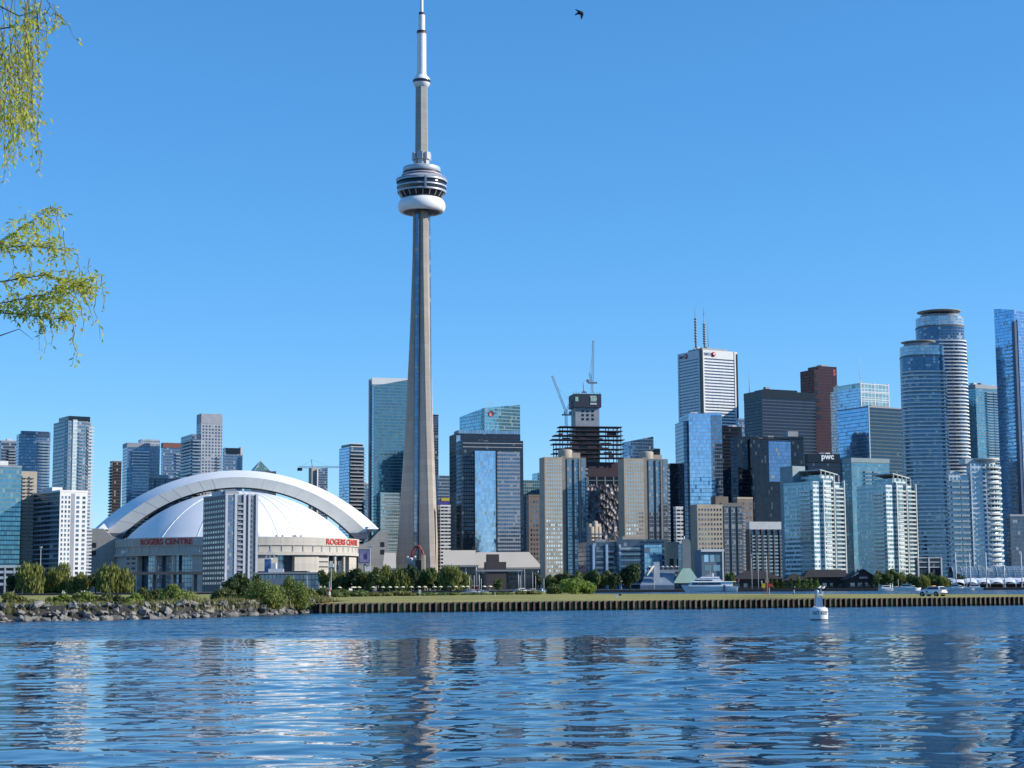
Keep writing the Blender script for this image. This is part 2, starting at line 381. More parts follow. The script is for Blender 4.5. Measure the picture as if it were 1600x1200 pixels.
# ---------------------------------------------------------------- boulders along the shore
def boulder_mesh(i):
    rnd = random.Random(100 + i); bm = bmesh.new()
    sx, sy, sz = rnd.uniform(.8, 1.5), rnd.uniform(.6, 1), rnd.uniform(.35, .75)
    for _ in range(11): 
        v = Vector((rnd.uniform(-1, 1), rnd.uniform(-1, 1), rnd.uniform(-1, 1)))
        v = Vector([max(-.72, min(.72, c * 1.3)) for c in v]); bm.verts.new((v.x*sx*.6, v.y*sy*.6, v.z*sz*.6))
    r = bmesh.ops.convex_hull(bm, input=bm.verts); 
    bmesh.ops.delete(bm, geom=[g for g in r['geom_interior'] if isinstance(g, bmesh.types.BMVert)], context='VERTS')
    bmesh.ops.bevel(bm, geom=list(bm.edges), offset=.035, segments=1, affect='EDGES')
    me = bpy.data.meshes.new('boulder'); bm.to_mesh(me); bm.free()
    return me
M_rock = plain('grey limestone boulder', (.33, .31, .28), .85, var=.45, scale=.9, bump=.5, c2=(.15, .14, .125))
M_rock2 = plain('dark boulder', (.13, .125, .12), .85, var=.45, scale=.9, bump=.5)
rocks = [boulder_mesh(i) for i in range(14)]
for i, me in enumerate(rocks): me.materials.append(M_rock2 if i % 4 == 3 else M_rock)
def shore_pt(t):
    q = t * (len(sh) - 1); i = min(int(q), len(sh) - 2); return sh[i].lerp(sh[i+1], q - i)
nb = 298
for i in range(nb):
    p = shore_pt(.06 + .94 * (i + random.random()) / nb); row = random.choices((0, 1, 2), (5, 4, 3))[0]
    d = (.3, 1.7, 3.2)[row] + random.uniform(-.6, .8); z = (.02, .62, 1.38)[row] + random.uniform(-.12, .2)
    s = random.choice((.45, .62, .8, .95, 1.2))
    o = obj('boulder', random.choice(rocks), None, (p.x + random.uniform(-.3, .3), p.y + d, z), label='angular grey boulder in the rubble bank along the shore', category='boulder', group='boulders along the shore')
    o.rotation_euler = (random.uniform(-.5, .5), random.uniform(-.6, .6), random.uniform(0, 6.28)); o.scale = (s, s, s * random.uniform(.8, 1.15))
# ---------------------------------------------------------------- the tall concrete tower
def concrete_panel(name, col, lift=6.0, seam=.06):
    """Slip-formed concrete: faint horizontal lift lines and vertical streaks."""
    m, n, b = _new(name); t = NT(n); L = n.links
    co = n.nodes.new('ShaderNodeTexCoord').outputs['Object']; sx = n.nodes.new('ShaderNodeSeparateXYZ'); L.new(co, sx.inputs[0])
    fl = t.math('FRACT', t.math('DIVIDE', sx.outputs[2], lift)); line = t.math('LESS_THAN', fl, seam)
    wn = n.nodes.new('ShaderNodeTexWhiteNoise'); wn.noise_dimensions = '1D'; L.new(t.math('FLOOR', t.math('DIVIDE', sx.outputs[2], lift)), wn.inputs['W'])
    f = t.math('ADD', t.math('MULTIPLY', t.ramp(t.noise(.5, 5, t.objco((1, 1, .06))), .3, .7), .6), t.math('MULTIPLY', wn.outputs['Value'], .4))
    c = t.mix(f, tuple(x * .80 for x in col), tuple(x * 1.12 for x in col))
    L.new(t.mix(t.math('MULTIPLY', line, .45), c, tuple(x * .6 for x in col)), b.inputs['Base Color'])
    b.inputs['Roughness'].default_value = .85; b.inputs['Specular IOR Level'].default_value = .25
    return m
M_conc = concrete_panel('tower concrete', (.40, .35, .30))
M_white = plain('white painted metal', (.78, .78, .78), .45, var=.05, scale=.2)
M_grey = plain('light grey metal', (.42, .43, .45), .5, var=.1, scale=.3)
M_dark = plain('dark recess', (.02, .022, .03), .5, var=.3)
def cn_tower():
    Y = 1600.0; X = K(658.8, 330) * Y; zc = lambda py: Zat(659, py, Y) - GZ
    root = thing('broadcasting_tower', 'very tall tapering concrete tower with a ringed observation pod and white antenna mast', 'tower', (X, Y, GZ))
    prof = [(0, 26.5), (8, 25.4), (17, 24.4), (35, 22.6), (55, 21.4), (72, 20.3), (109, 17.8), (150, 15.2), (203, 12.6), (239, 10.9), (275, 9.6), (310, 8.5), (zc(331), 7.9)]
    # three tapering legs on a hexagonal core, 120 degrees apart
    for k, (th, nm) in enumerate(((radians(-92), 'leg'), (radians(28), 'leg'), (radians(148), 'leg'))):
        mb = MB(); d = Vector((sin(th), -cos(th), 0)); r = Vector((cos(th), sin(th), 0))
        rings = []
        for z, Lr in prof:
            hw = 3.0 + .4 * (1 - z / 340); rt = 5.6 + 1.6 * (1 - z/340)
            rings.append([d*.5 - r*rt + Vector((0, 0, z)), d*(Lr-.7) - r*hw + Vector((0, 0, z)), d*Lr - r*(hw-.9) + Vector((0, 0, z)), d*Lr + r*(hw-.9) + Vector((0, 0, z)), d*(Lr-.7) + r*hw + Vector((0, 0, z)), d*.5 + r*rt + Vector((0, 0, z))])
        for i in range(len(rings) - 1):
            A, B = rings[i], rings[i+1]
            for q in range(5): mb.face([A[q], A[q+1], B[q+1], B[q]], 0)
        mb.build(nm, M_conc, root)
    mb = MB()
    hexa = lambda R, z, ph=radians(28+30): [(R*sin(ph + k*pi/3), -R*cos(ph + k*pi/3), z) for k in range(6)]
    def loft(mb, sect, n=6):
        for (Ra, za), (Rb, zb) in zip(sect, sect[1:]):
            A, B = hexa(Ra, za), hexa(Rb, zb)
            for k in range(n): mb.face([A[k], A[(k+1) % n], B[(k+1) % n], B[k]])
    loft(mb, [(8.6, 0), (7.6, 150), (6.9, zc(331))]); mb.build('core_shaft', M_conc, root)
    # glazed lift shafts in the crooks between the legs
    gl = facade('lift glass', 4.0, 2.0, .12, .1, (.16, .24, .33), (.10, .12, .14), .6, .12, .02)
    for th in (radians(-32), radians(88)):
        mb = MB(); d = Vector((sin(th), -cos(th), 0)); r = Vector((cos(th), sin(th), 0)); a = []
        for z, R in ((6, 9.9), (150, 8.6), (zc(333), 7.3)):
            a.append([d*R - r*2.5 + Vector((0, 0, z)), d*(R+.9) - r*1.7 + Vector((0, 0, z)), d*(R+.9) + r*1.7 + Vector((0, 0, z)), d*R + r*2.5 + Vector((0, 0, z))])
        for A, B in zip(a, a[1:]):
            for q in range(3): mb.face([A[q], A[q+1], B[q+1], B[q]], 0, [(q*2, A[0].z), (q*2+2, A[0].z), (q*2+2, B[0].z), (q*2, B[0].z)])
        mb.build('lift_shaft', gl, root)
    u = .5948
    def ring(name, prof, mat, n=72, mi=0):
        mb = MB(); mb.lathe([(r * u, zc(y)) for r, y in prof], n); return mb.build(name, mat, root)
    # radome: a fat white ring
    rad = [(29 , 331.5), (31.5, 332.6), (34, 331.6), (36.3, 328.9), (37.6, 325.4), (37.9, 321.8), (37, 317.8), (34.8, 314.0), (31.5, 311.4), (27, 310.2)]
    ring('radome', rad, M_white, 96)
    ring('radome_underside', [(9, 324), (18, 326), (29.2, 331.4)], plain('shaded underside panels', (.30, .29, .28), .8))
    mb = MB()
    for k in range(24):
        a = 2*pi*k/24; mb.obox((9*u*cos(a), 9*u*sin(a), zc(326.5)), (29*u*cos(a), 29*u*sin(a), zc(331.6)), .5, .9)
    mb.build('radome_brackets', M_grey, root)
    # the pod's glass drum and its ring decks
    pg = facade('pod glass', 3.6, 2.2, .04, .08, (.02, .022, .035), (.03, .03, .04), .15, .12, .02, blind=.03)
    ring('pod_glazing', [(30.5, 310.5), (34, 305), (36.8, 302), (37.4, 299), (38, 295.8), (38.4, 292), (38.6, 286), (37, 284)], pg)
    deck = plain('pod deck cladding', (.40, .43, .48), .4, .2, var=.06)
    for a, b_, r0, r1 in ((302.4, 299.2, 38.2, 39.4), (294.6, 291.8, 39.4, 40.0), (286.0, 282.6, 40.2, 41.0)):
        ring('deck_ring', [(r0, a - .2), (r1, b_ + .3), (r1 - 1.2, b_), (r1 - 5, b_)], deck)
    mb = MB()
    for k in range(20):
        a = 2*pi*(k+.35)/20; mb.obox((32.3*u*cos(a), 32.3*u*sin(a), zc(309.6)), (37.2*u*cos(a), 37.2*u*sin(a), zc(303)), .55, .55)
    mb.build('glazing_struts', M_grey, root)
    th = radians(12); mb = MB(); mb.obox((39.6*u*sin(th), -39.6*u*cos(th), zc(301)), (41.4*u*sin(th), -41.4*u*cos(th), zc(283.5)), 2.0, .8); mb.build('lift_fin', deck, root)
    ring('pod_roof', [(41, 282.5), (39.5, 280.8), (33, 277.6), (31.5, 276.6)], plain('pod roof', (.34, .35, .40), .5))
    ring('pod_recess', [(30.5, 278), (30.2, 270)], M_dark)
    ring('roof_ring', [(31.2, 275.4), (32, 274.4), (31.4, 273.4), (30, 273)], plain('roof ring lilac grey', (.5, .45, .5), .5))
    ring('upper_drum', [(29, 271.2), (30, 270.6), (30, 263.2), (29.4, 262.3), (27, 261.6), (12, 261.2)], plain('upper drum panels', (.46, .49, .53), .4, .2, var=.06))
    mb = MB()
    for k in range(36):
        a = 2*pi*k/36; p = Vector((40.5*u*cos(a), 40.5*u*sin(a), zc(281.5))); mb.obox(p, p + Vector((0, 0, 1.6)), .12, .12)
    mb.lathe([(40.5*u, zc(281.5) + 1.5), (40.5*u, zc(281.5) + 1.7)], 48); mb.build('edge_railing', M_grey, root)
    # upper shaft, microwave boxes, upper observation ring, antenna
    mb = MB(); loft(mb, [(12.2*u, zc(262)), (11.2*u, zc(236)), (10.4*u, zc(136))]); mb.build('upper_shaft', concrete_panel('upper shaft concrete', (.34, .335, .31), 5.0), root)
    for th in (-62, -8, 52, 118, 178, 238):
        t = radians(th); d = Vector((sin(t), -cos(t), 0)); r = Vector((cos(t), sin(t), 0)); mb = MB()
        q = [d*(s1*u) + r*(s2*u) for s1, s2 in ((9, -4.3), (15, -4.3), (15, 4.3), (9, 4.3))]
        mb.prism([(p.x, p.y) for p in q], zc(250.5), zc(239.5), 0, 0, True)
        q = [d*(s1*u) + r*(s2*u) for s1, s2 in ((8, -3.2), (12.6, -3.2), (12.6, 3.2), (8, 3.2))]
        mb.prism([(p.x, p.y) for p in q], zc(261.5), zc(250.6), 0, 0)
        mb.build('microwave_box', M_grey, root)
    ring('upper_observation_ring', [(9, 137), (11, 135.6), (13.2, 131.5), (14, 128), (13.6, 124.5), (11.8, 121.4), (9.2, 119.6), (8.4, 117)], M_white, 48)
    ring('upper_ring_glazing', [(13.75, 130), (14.35, 127.6), (14.1, 125.8)], pg, 48)
    band = plain('dark mast band', (.06, .035, .05), .5)
    ring('antenna_lower', [(7.5, 118), (7.3, 52)], M_white, 32); ring('mast_band', [(7.7, 53), (7.7, 48.5), (5.2, 48)], band, 32)
    ring('antenna_middle', [(5.5, 48.5), (5.4, 24)], M_white, 32); ring('mast_band', [(5.1, 24), (4.2, 19.5), (2.5, 19)], band, 32)
    ring('antenna_tip', [(2.8, 20), (2.6, -4), (1.2, -13)], M_white, 24)
    mb = MB(); mb.lathe([(30, 0), (29, 5), (20, 6.5), (4, 6.5)], 48); mb.build('tower_base', plain('base concrete', (.34, .32, .29), .85), root)
cn_tower()
# ---------------------------------------------------------------- the domed stadium
def stadium():
    YA = 1540.0; s = YA / F / 1.0 * 1.005; CX = K(372, 850) * YA
    root = thing('domed_stadium', 'round concrete stadium with a white ribbed dome tucked under a broad white arch roof', 'stadium', (CX, YA, GZ), -math.atan(K(372, 850)))
    zp = lambda py, Y=YA: Zat(372, py, Y) - GZ
    arc = lambda a, zb, r, t: (a * t, zb + sqrt(((a*a + r*r)/(2*r))**2 - (a*t)**2) - ((a*a + r*r)/(2*r) - r))
    roof_m = plain('white roof membrane', (.82, .82, .82), .38, var=.04, scale=.05, spec=.5)
    panel_m = plain('pale fascia panels', (.56, .56, .53), .6, var=.07, scale=.08)
    conc = concrete_panel('stadium concrete', (.49, .46, .41), 4.5, .05); conc2 = concrete_panel('stadium pier concrete', (.36, .345, .32), 5.5, .05)
    darkg = facade('stadium glass', 3.6, 2.6, .1, .1, (.16, .26, .36), (.10, .11, .13), .7, .08, .03, blind=.1)
    R1 = 171 * s; zb = zp(843.5); rise = zp(767.5) - zb; rho = (R1*R1 + rise*rise) / (2*rise)
    mb = MB(); NA, NR = 64, 18; vs = []; fs = []
    for i in range(NA + 1):
        a = pi + pi * i / NA
        for k in range(NR + 1):
            q = R1 * (1 - (k / NR)); z = zb + sqrt(rho*rho - q*q) - (rho - rise); vs.append((q*cos(a), q*sin(a), z))
    for i in range(NA):
        for k in range(NR): A = i*(NR+1)+k; B = A + NR + 1; fs.append((A, B, B+1, A+1))
    mb.mesh(vs, fs, 0, True); dome = mb.build('dome_roof', roof_m, root)
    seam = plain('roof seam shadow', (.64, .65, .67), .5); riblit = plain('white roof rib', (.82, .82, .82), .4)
    for i in (5, 7, 8, 9, 10, 11, 12, 13, 14):              # standing ribs of the dome, each a part
        a = pi + pi * i / 18; m2 = MB(); pts = []
        k0 = 0 if i % 3 else .0
        for k in range(15):
            q = R1 * (1 - .93 * k / 14); z = zb + sqrt(rho*rho - q*q) - (rho - rise); pts.append(Vector((q*cos(a), q*sin(a), z + .12)))
        for p, q in zip(pts, pts[1:]): m2.obox(p, q, .3, .4 if i < 9 else .26)
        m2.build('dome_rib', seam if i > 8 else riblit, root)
    mb = MB(); mb.lathe([(R1 - .2, zb - 2.4), (R1 + 1.2, zb - 2.2), (R1 + 1.2, zb - .2), (R1 - .6, zb + .25)], 64, a0=pi, a1=2*pi); mb.build('dome_rim', panel_m, root)
    # arch: fascia, white slope above it, roof running back
    N = 72; T = [-1 + 2*i/N for i in range(N+1)]
    inn = lambda t: arc(173.5*s, zp(834), zp(761.5)-zp(834), t); mid = lambda t: arc(201*s, zp(833), zp(745.5)-zp(833), t)
    out = lambda t: arc(221*s, zp(825), zp(735, YA+24)-zp(825), t)
    def band(name, fa, ya, fb, yb, mat, seams=0):
        m2 = MB()
        for i in range(N):
            a0, a1, b0, b1 = fa(T[i]), fa(T[i+1]), fb(T[i]), fb(T[i+1])
            m2.face([(a0[0], ya, a0[1]), (a1[0], ya, a1[1]), (b1[0], yb, b1[1]), (b0[0], yb, b0[1])], 0, sm=(seams == 0))
        return m2.build(name, mat, root)
    band('arch_fascia', inn, -1.0, mid, -1.0, panel_m, 0); band('arch_slope', mid, -1.0, out, 24, roof_m)
    band('arch_roof', out, 24, out, 95, roof_m)
    inn2 = lambda t: (inn(t)[0]*.994, inn(t)[1] - .8)
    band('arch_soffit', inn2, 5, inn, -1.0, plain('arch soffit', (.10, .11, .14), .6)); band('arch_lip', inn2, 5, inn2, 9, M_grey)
    for t in [x / 10 for x in range(-9, 10)]:
        a, b = inn(t), mid(t); m2 = MB(); m2.obox((a[0], -1.0, a[1]), (b[0], -1.0, b[1]), .3, .06); m2.build('fascia_joint', seam, root)
    # the front bowl: an upper band that overhangs, bays and columns below
    RW = 187 * s; ztop = zb - 1.2; zmid = zp(868); 
    def wall(name, R, z0, z1, a0, a1, mat, n=24, thick=2.0):
        m2 = MB(); m2.lathe([(R - thick, z0), (R, z0), (R, z1), (R - thick, z1)], n, 0, 0, a0, a1, sm=False)
        for a in (a0, a1):
            m2.face([((R-thick)*cos(a), (R-thick)*sin(a), z0), (R*cos(a), R*sin(a), z0), (R*cos(a), R*sin(a), z1), ((R-thick)*cos(a), (R-thick)*sin(a), z1)])
        return m2.build(name, mat, root)
    A0, A1 = pi + .02, 2*pi - .06
    wall('parapet_wall', RW, zp(856.5), ztop + .8, A0, A1, conc, 60); wall('upper_wall', RW - 1.0, zp(866), zp(856.3), A0, A1, conc, 60); wall('ledge', RW + .6, zmid - 1.4, zp(865.8), A0, A1, conc, 60)
    for i in range(33):
        a = A0 + (A1 - A0) * (i + .5) / 33; m2 = MB(); d = Vector((cos(a), sin(a), 0)); m2.obox(d*(RW-.3) + Vector((0, 0, zp(865.6))), d*(RW-.3) + Vector((0, 0, zp(857))), .5, .5); m2.build('wall_pilaster', seam, root)
    wall('glazed_wall', RW - 8, 0, zmid - 1.4, A0, A1, darkg, 60)
    ang = lambda px: 2*pi - math.acos(max(-1, min(1, (px - 372) / 186.0)))
    for x0, x1 in ((188, 224), (306, 340), (396, 430), (455, 507), (541, 556)):
        wall('bay_wall', RW - 2, 0, zmid - 1.4, ang(x0), ang(x1), conc, 8, 5)
    for x in (252, 279, 343, 365, 388, 518, 533):
        a = ang(x); m2 = MB(); m2.lathe([(1.5, 0), (1.5, zmid - 1.4)], 10, (RW-3)*cos(a), (RW-3)*sin(a)); m2.build('column', conc, root)
    for j, py in enumerate((873.5, 880.5, 888)):
        a0, a1 = ang(492), ang(506); m2 = MB(); m2.lathe([(RW - 1.9, zp(py+.9)), (RW - 1.9, zp(py-.9))], 6, 0, 0, a0, a1, sm=False); m2.build('slot_window', M_dark, root)
        for q0, q1 in ((203, 208), (211, 217)):
            a0, a1 = ang(q0 + 4), ang(q1 + 4); m2 = MB(); m2.lathe([(RW - 1.9, zp(py+2)), (RW - 1.9, zp(py-1))], 4, 0, 0, a0, a1, sm=False); m2.build('slot_window', M_dark, root)
    mb = MB(); mb.lathe([(RW - 2.2, ztop - .2), (R1 - .5, ztop + .2)], 60, a0=A0, a1=A1, sm=False); mb.build('gutter_deck', panel_m, root)
    # piers that carry the arch
    X = lambda px: (px - 372) * s
    for sg, pts in ((1, ((556, 900), (602, 900), (602, 829), (588, 829), (575, 843.5), (556, 852))), (-1, ((147, 900), (200, 900), (200, 844), (182, 838), (170, 827), (147, 827)))):
        m2 = MB(); q = [(X(a), Zat(a, b, YA - 18) - GZ if b < 900 else 0.0) for a, b in pts]; n = len(q); y0, y1 = -18, 40
        if sg > 0: pass
        fr = [(x, y0, z) for x, z in q]; bk = [(x, y1, z) for x, z in q]
        m2.face(fr if sg > 0 else fr); m2.face(list(reversed(bk)))
        for i in range(n): j = (i+1) % n; m2.face([fr[j], fr[i], bk[i], bk[j]])
        pier = m2.build('arch_pier', conc2, root)
        for py in (850, 862): 
            w2 = MB(); c = X(593 if sg > 0 else 157); z = Zat(593, py, YA-18) - GZ; w2.box(c - 1.9, c + 1.9, y0 - .05, y0 + .3, z - 2.2, z + 2.2); w2.build('pier_window', M_dark, root)
    for sg in (1, -1):                                       # dark wedge under each arch foot, and the white cap that ends the arch
        m2 = MB(); xa, xb, xc, xd = (544, 575, 570, 553) if sg > 0 else (171, 203, 196, 180)
        z1, z0 = zp(833), zp(843); q = [(X(xd), z0), (X(xc), z0), (X(xb), z1), (X(xa), z1)]
        fr = [(x, -6, z) for x, z in q]; bk = [(x, 20, z) for x, z in q]; m2.face(fr); m2.face(list(reversed(bk)))
        for i in range(4): j = (i+1) % 4; m2.face([fr[j], fr[i], bk[i], bk[j]])
        m2.build('arch_bearing', plain('dark steel bearing', (.09, .10, .13), .5), root)
        m2 = MB(); px = 579 if sg > 0 else 168; w3 = 8*s
        m2.mesh([(X(px)-w3, -8, zp(827.5)), (X(px)+w3, -8, zp(827.5)), (X(px)+w3, 16, zp(827.5)), (X(px)-w3, 16, zp(827.5)), (X(px), 4, zp(817.5))], [(0,1,4), (1,2,4), (2,3,4), (3,0,4)]); m2.build('arch_foot_cap', roof_m, root)
    # lettering on the parapet
    red = plain('red sign letters', (.52, .035, .035), .4, var=.05)
    for px, wdt in ((266.5, 77*s*1.22), (531.5, 53*s*1.9)):
        a = ang(px); th = a - 1.5*pi
        zt = zp(850.2); r = RW + .25
        text_on('ROGERS CENTRE', 8, red, root, width=wdt, bend=r, loc=(r*cos(a), r*sin(a), zt), rz=th, extrude=.25, bold=.16, name='sign_lettering', height=5.0)
    mb = MB(); a = ang(206); p = Vector((RW*cos(a), RW*sin(a) - 1.2, zp(866)))
    mb.lathe([(.2, -.6), (2.2, -.1), (2.7, .3)], 20); d = mb.build('dish', M_white, root); d.location = p; d.rotation_euler = (radians(-60), 0, radians(-20)); 
    dd = MB(); dd.obox((0, 0, 0), (0, 0, -2.2), .4, .4); k = dd.build('dish_bracket', M_grey, d)
    for px in (427, 436, 452, 455, 463):
        a = ang(px); m2 = MB(); p = Vector(((RW-1)*cos(a), (RW-1)*sin(a), ztop + .6)); m2.box(p.x-.8, p.x+.8, p.y-.4, p.y+.4, p.z, p.z+1.8); m2.build('floodlight', M_grey, root)
stadium()
# ---------------------------------------------------------------- buildings
R_ = radians
class Bld:
    """A block whose near (left front) corner stands at distance Y; front face runs right, left face runs back."""
    def __init__(s, name, label, xl, xc, xr, yt, Y, psi=28, d=None, cat='skyscraper', group=None):
        p = R_(psi); kc, kl, kr = K(xc, yt), K(xl, yt), K(xr, yt); s.Y = Y; s.xc = xc; s.p = p
        cx, cy = kc * Y, Y; s.cx, s.cy = cx, cy
        s.w = (kr*cy - cx) / (cos(p) - kr*sin(p))
        s.d = d if d else max(4.0, (cx - kl*cy) / (sin(p) + kl*cos(p)))
        s.h = Zat(xc, yt, Y) - GZ
        s.root = thing(name, label, cat, (cx, cy, GZ), p, group); s.n = {}
    def z(s, py): return Zat(s.xc, py, s.Y) - GZ
    def fx(s, px, py=700): k = K(px, py); return (k*s.cy - s.cx) / (cos(s.p) - k*sin(s.p))
    def ly(s, px, py=700): k = K(px, py); return (s.cx - k*s.cy) / (sin(s.p) + k*cos(s.p))
    def part(s, name, mb, mats, **kw): return mb.build(name, mats, s.root, **kw)
    def body(s, mf, ml=None, z0=0, z1=None, x0=0, x1=None, y0=0, y1=None, name='facade', roof=None, zt=None):
        mb = MB(); x1 = s.w if x1 is None else x1; y1 = s.d if y1 is None else y1
        z1 = s.h if z1 is None else z1
        mb.prism([(x0, y0), (x1, y0), (x1, y1), (x0, y1)], z0, zt if zt else z1, [0, 1, 0, 1], 2)
        return mb.build(name, [mf, ml or mf, roof or M_roof], s.root)
    def box(s, name, x0, x1, y0, y1, z0, z1, mat): mb = MB(); mb.box(x0, x1, y0, y1, z0, z1); return mb.build(name, mat, s.root)
    def put(s, name, me, side, u, z, off=0.0, cap=100):
        k = s.n.get(name, 0); s.n[name] = k + 1
        loc = (u, -off, z) if side == 'F' else (-off, u, z) if side == 'L' else (s.w + off, u, z)
        rz = {'F': 0, 'L': -pi/2, 'R': pi/2}[side]
        if k < cap: obj(name, me, s.root, loc, rz); return
        s.rest = getattr(s, 'rest', {}); s.rest.setdefault(name, []).append((me, loc, rz))
    def flush(s):
        for name, L in getattr(s, 'rest', {}).items():
            mb = MB()
            for me, loc, rz in L:
                M = Matrix.Translation(loc) @ Matrix.Rotation(rz, 4, 'Z'); n = len(mb.v)
                for v in me.vertices: mb.v.append(tuple(M @ v.co))
                for p in me.polygons: mb.f.append(tuple(i + n for i in p.vertices)); mb.mi.append(p.material_index); mb.sm.append(False); mb.uv += [(0, 0)] * len(p.vertices)
            mats = list(L[0][0].materials); o = mb.build(name, mats, s.root); o['kind'] = 'stuff'
    def windows(s, side, u0, u1, nu, z0, z1, nz, fw=.55, fh=.55, mat=None, frame=None, name='window'):
        du, dz = (u1 - u0) / nu, (z1 - z0) / nz; w, h = du * fw, dz * fh; mb = MB()
        mb.box(-w/2, w/2, -.05, .25, -h/2, h/2, 0)
        if frame: mb.box(-w/2 - .12, w/2 + .12, -.16, .25, -h/2 - .22, -h/2 - .02, 1)
        me = tmp_mesh(mb, name, [mat or M_win] + ([frame] if frame else []))
        for j in range(nz):
            for i in range(nu): s.put(name, me, side, u0 + du*(i+.5), z0 + dz*(j+.5))
    def balconies(s, side, u0, u1, z0, z1, nz, dep=1.5, slab=None, rail=None, stacks=1, gap=.2, name='balcony', railh=1.05):
        dz = (z1 - z0) / nz; W = (u1 - u0) / stacks; w = W * (1 - gap); mb = MB()
        mb.box(-w/2, w/2, -dep, .1, -.14, .14, 0); mb.box(-w/2, w/2, -dep, -dep + .1, .141, railh, 1)
        for sx in (-1, 1): mb.box(sx*w/2 - .05, sx*w/2 + .05, -dep + .1, 0, .141, railh, 1)
        me = tmp_mesh(mb, name, [slab or M_slab, rail or M_rail])
        for j in range(nz):
            for i in range(stacks): s.put(name, me, side, u0 + W*(i+.5), z0 + dz*(j+.02))
    def piers(s, side, us, z0, z1, w=.8, dep=.35, mat=None, name='pier'):
        mb = MB(); mb.box(-w/2, w/2, -dep, .2, 0, z1 - z0); me = tmp_mesh(mb, name, [mat or M_conc2])
        for u in us: s.put(name, me, side, u, z0)
    def bands(s, side, u0, u1, zs, h=.8, dep=.3, mat=None, name='floor_band'):
        mb = MB(); mb.box(-(u1-u0)/2, (u1-u0)/2, -dep, .2, 0, h); me = tmp_mesh(mb, name, [mat or M_conc2])
        for z in zs: s.put(name, me, side, (u0+u1)/2, z)
def tmp_mesh(mb, name, mats):
    o = mb.build(name, mats); me = o.data; bpy.data.objects.remove(o); return me
M_roof = plain('flat roof', (.16, .16, .165), .9, scale=.2)
M_slab = plain('pale slab edge', (.52, .53, .54), .7, var=.08)
M_rail = facade('balcony glass rail', 1.2, 1.5, .05, .06, (.30, .38, .44), (.5, .52, .53), .45, .12, .02)
M_win = glassmat('window glass', (.16, .20, .25))
M_winb = glassmat('glinting window glass', (.82, .82, .80), .8, .12)
M_conc2 = plain('building concrete', (.36, .34, .31), .8, scale=.15)
M_beige = plain('beige precast', (.40, .34, .265), .8, scale=.15)
M_brown = plain('brown brick', (.20, .155, .125), .85, scale=.15)
M_offw = plain('off white cladding', (.66, .66, .65), .6, scale=.1, var=.06)
M_gclad = plain('grey cladding', (.27, .285, .31), .6, scale=.1)
M_black = plain('black steel', (.012, .016, .025), .22, scale=.1, spec=.35)
def clutter(b, n=4, z=None, x0=.15, x1=.85, seed=1, hmax=4.0, mat=None):
    rnd = random.Random(seed); z = b.h if z is None else z
    for i in range(n):
        x = b.w * rnd.uniform(x0, x1); y = b.d * rnd.uniform(.15, .6); sx, sy, h = rnd.uniform(1.2, 4.5), rnd.uniform(1.2, 4), rnd.uniform(.9, hmax)
        b.box('roof_unit', max(.3, x-sx), min(b.w-.3, x+sx), max(.3, y-sy), min(b.d-.3, y+sy), z, z + h, mat or (M_gclad, M_offw, M_slab)[i % 3])
def parapet(b, z=None, h=1.2, t=.5, mat=None, o=.15):
    z = b.h if z is None else z; mb = MB(); w, d = b.w, b.d
    mb.box(-o, w+o, -o, t, z-.2, z+h); mb.box(-o, w+o, d-t, d+o, z-.2, z+h); mb.box(-o, t, t, d-t, z-.2, z+h); mb.box(w-t, w+o, t, d-t, z-.2, z+h)
    mb.build('parapet', mat or M_gclad, b.root)
def mast(b, x, y, z0, z1, r=.5, mat=None, name='antenna', lumps=0):
    mb = MB(); mb.tube([(x, y, z0), (x, y, z0 + (z1-z0)*.55), (x, y, z1)], [r, r*.7, r*.25], 8)
    for i in range(lumps):
        z = z0 + (z1-z0) * (.15 + .6*i/lumps); mb.tube([(x, y, z), (x, y, z+(z1-z0)*.035)], r*1.7, 8)
    mb.build(name, mat or M_gclad, b.root)

# ---- left cluster --------------------------------------------------------------------------
g_teal = facade('teal glass', 3.0, 1.7, .26, .09, (.15, .33, .41), (.17, .26, .29), .7, .08, .03, blind=.2, bcol=(.22, .34, .36))
g_blue = facade('blue condo glass', 3.0, 1.9, .30, .10, (.10, .18, .28), (.20, .24, .29), .7, .08, .03, blind=.22, bcol=(.32, .38, .44))
g_dark = facade('dark condo glass', 3.0, 2.2, .26, .12, (.07, .11, .17), (.10, .12, .15), .7, .08, .03, blind=.15, bcol=(.22, .27, .33))
g_strip = facade('pale strip floors', 3.0, 7.0, .45, .02, (.08, .12, .18), (.55, .57, .6), .7, .08, .03, blind=.15)
b = Bld('condo_tower', 'teal glass condo tower at the edge of the skyline with a tan concrete rear wing', -60, -8, 34, 729, 1090, 30, cat='apartment tower')
b.body(g_teal, name='glass_facade'); parapet(b, h=1.0); b.box('roof_plant', 4, b.w*.55, 4, 14, b.h, b.h + 4, M_offw)
b.box('rear_wing', b.w*.985, b.w + 11.5, 6, 26, 0, b.h - 2, M_beige); b.balconies('F', b.w + 1.2, b.w + 10.5, 6, b.h - 4, 30, 1.2, M_conc2, M_conc2, 2, .3)
for ch in [c for c in b.root.children if c.name.startswith('balcony')]: ch.location.y += 6
b.flush()
b = Bld('condo_tower', 'slender blue glass tower with balconies behind the teal one, flat top', -6, 2, 27, 690, 1700, 30, cat='apartment tower')
b.body(g_blue); parapet(b); b.balconies('F', b.w*.45, b.w, 80, b.h-6, 22, 1.6, None, None, 1, .05); clutter(b, 3, seed=2)
b = Bld('condo_tower', 'blue glass tower with a curved two step roof beside the tall octagonal one', 26, 30, 79, 674, 1640, 26, cat='apartment tower')
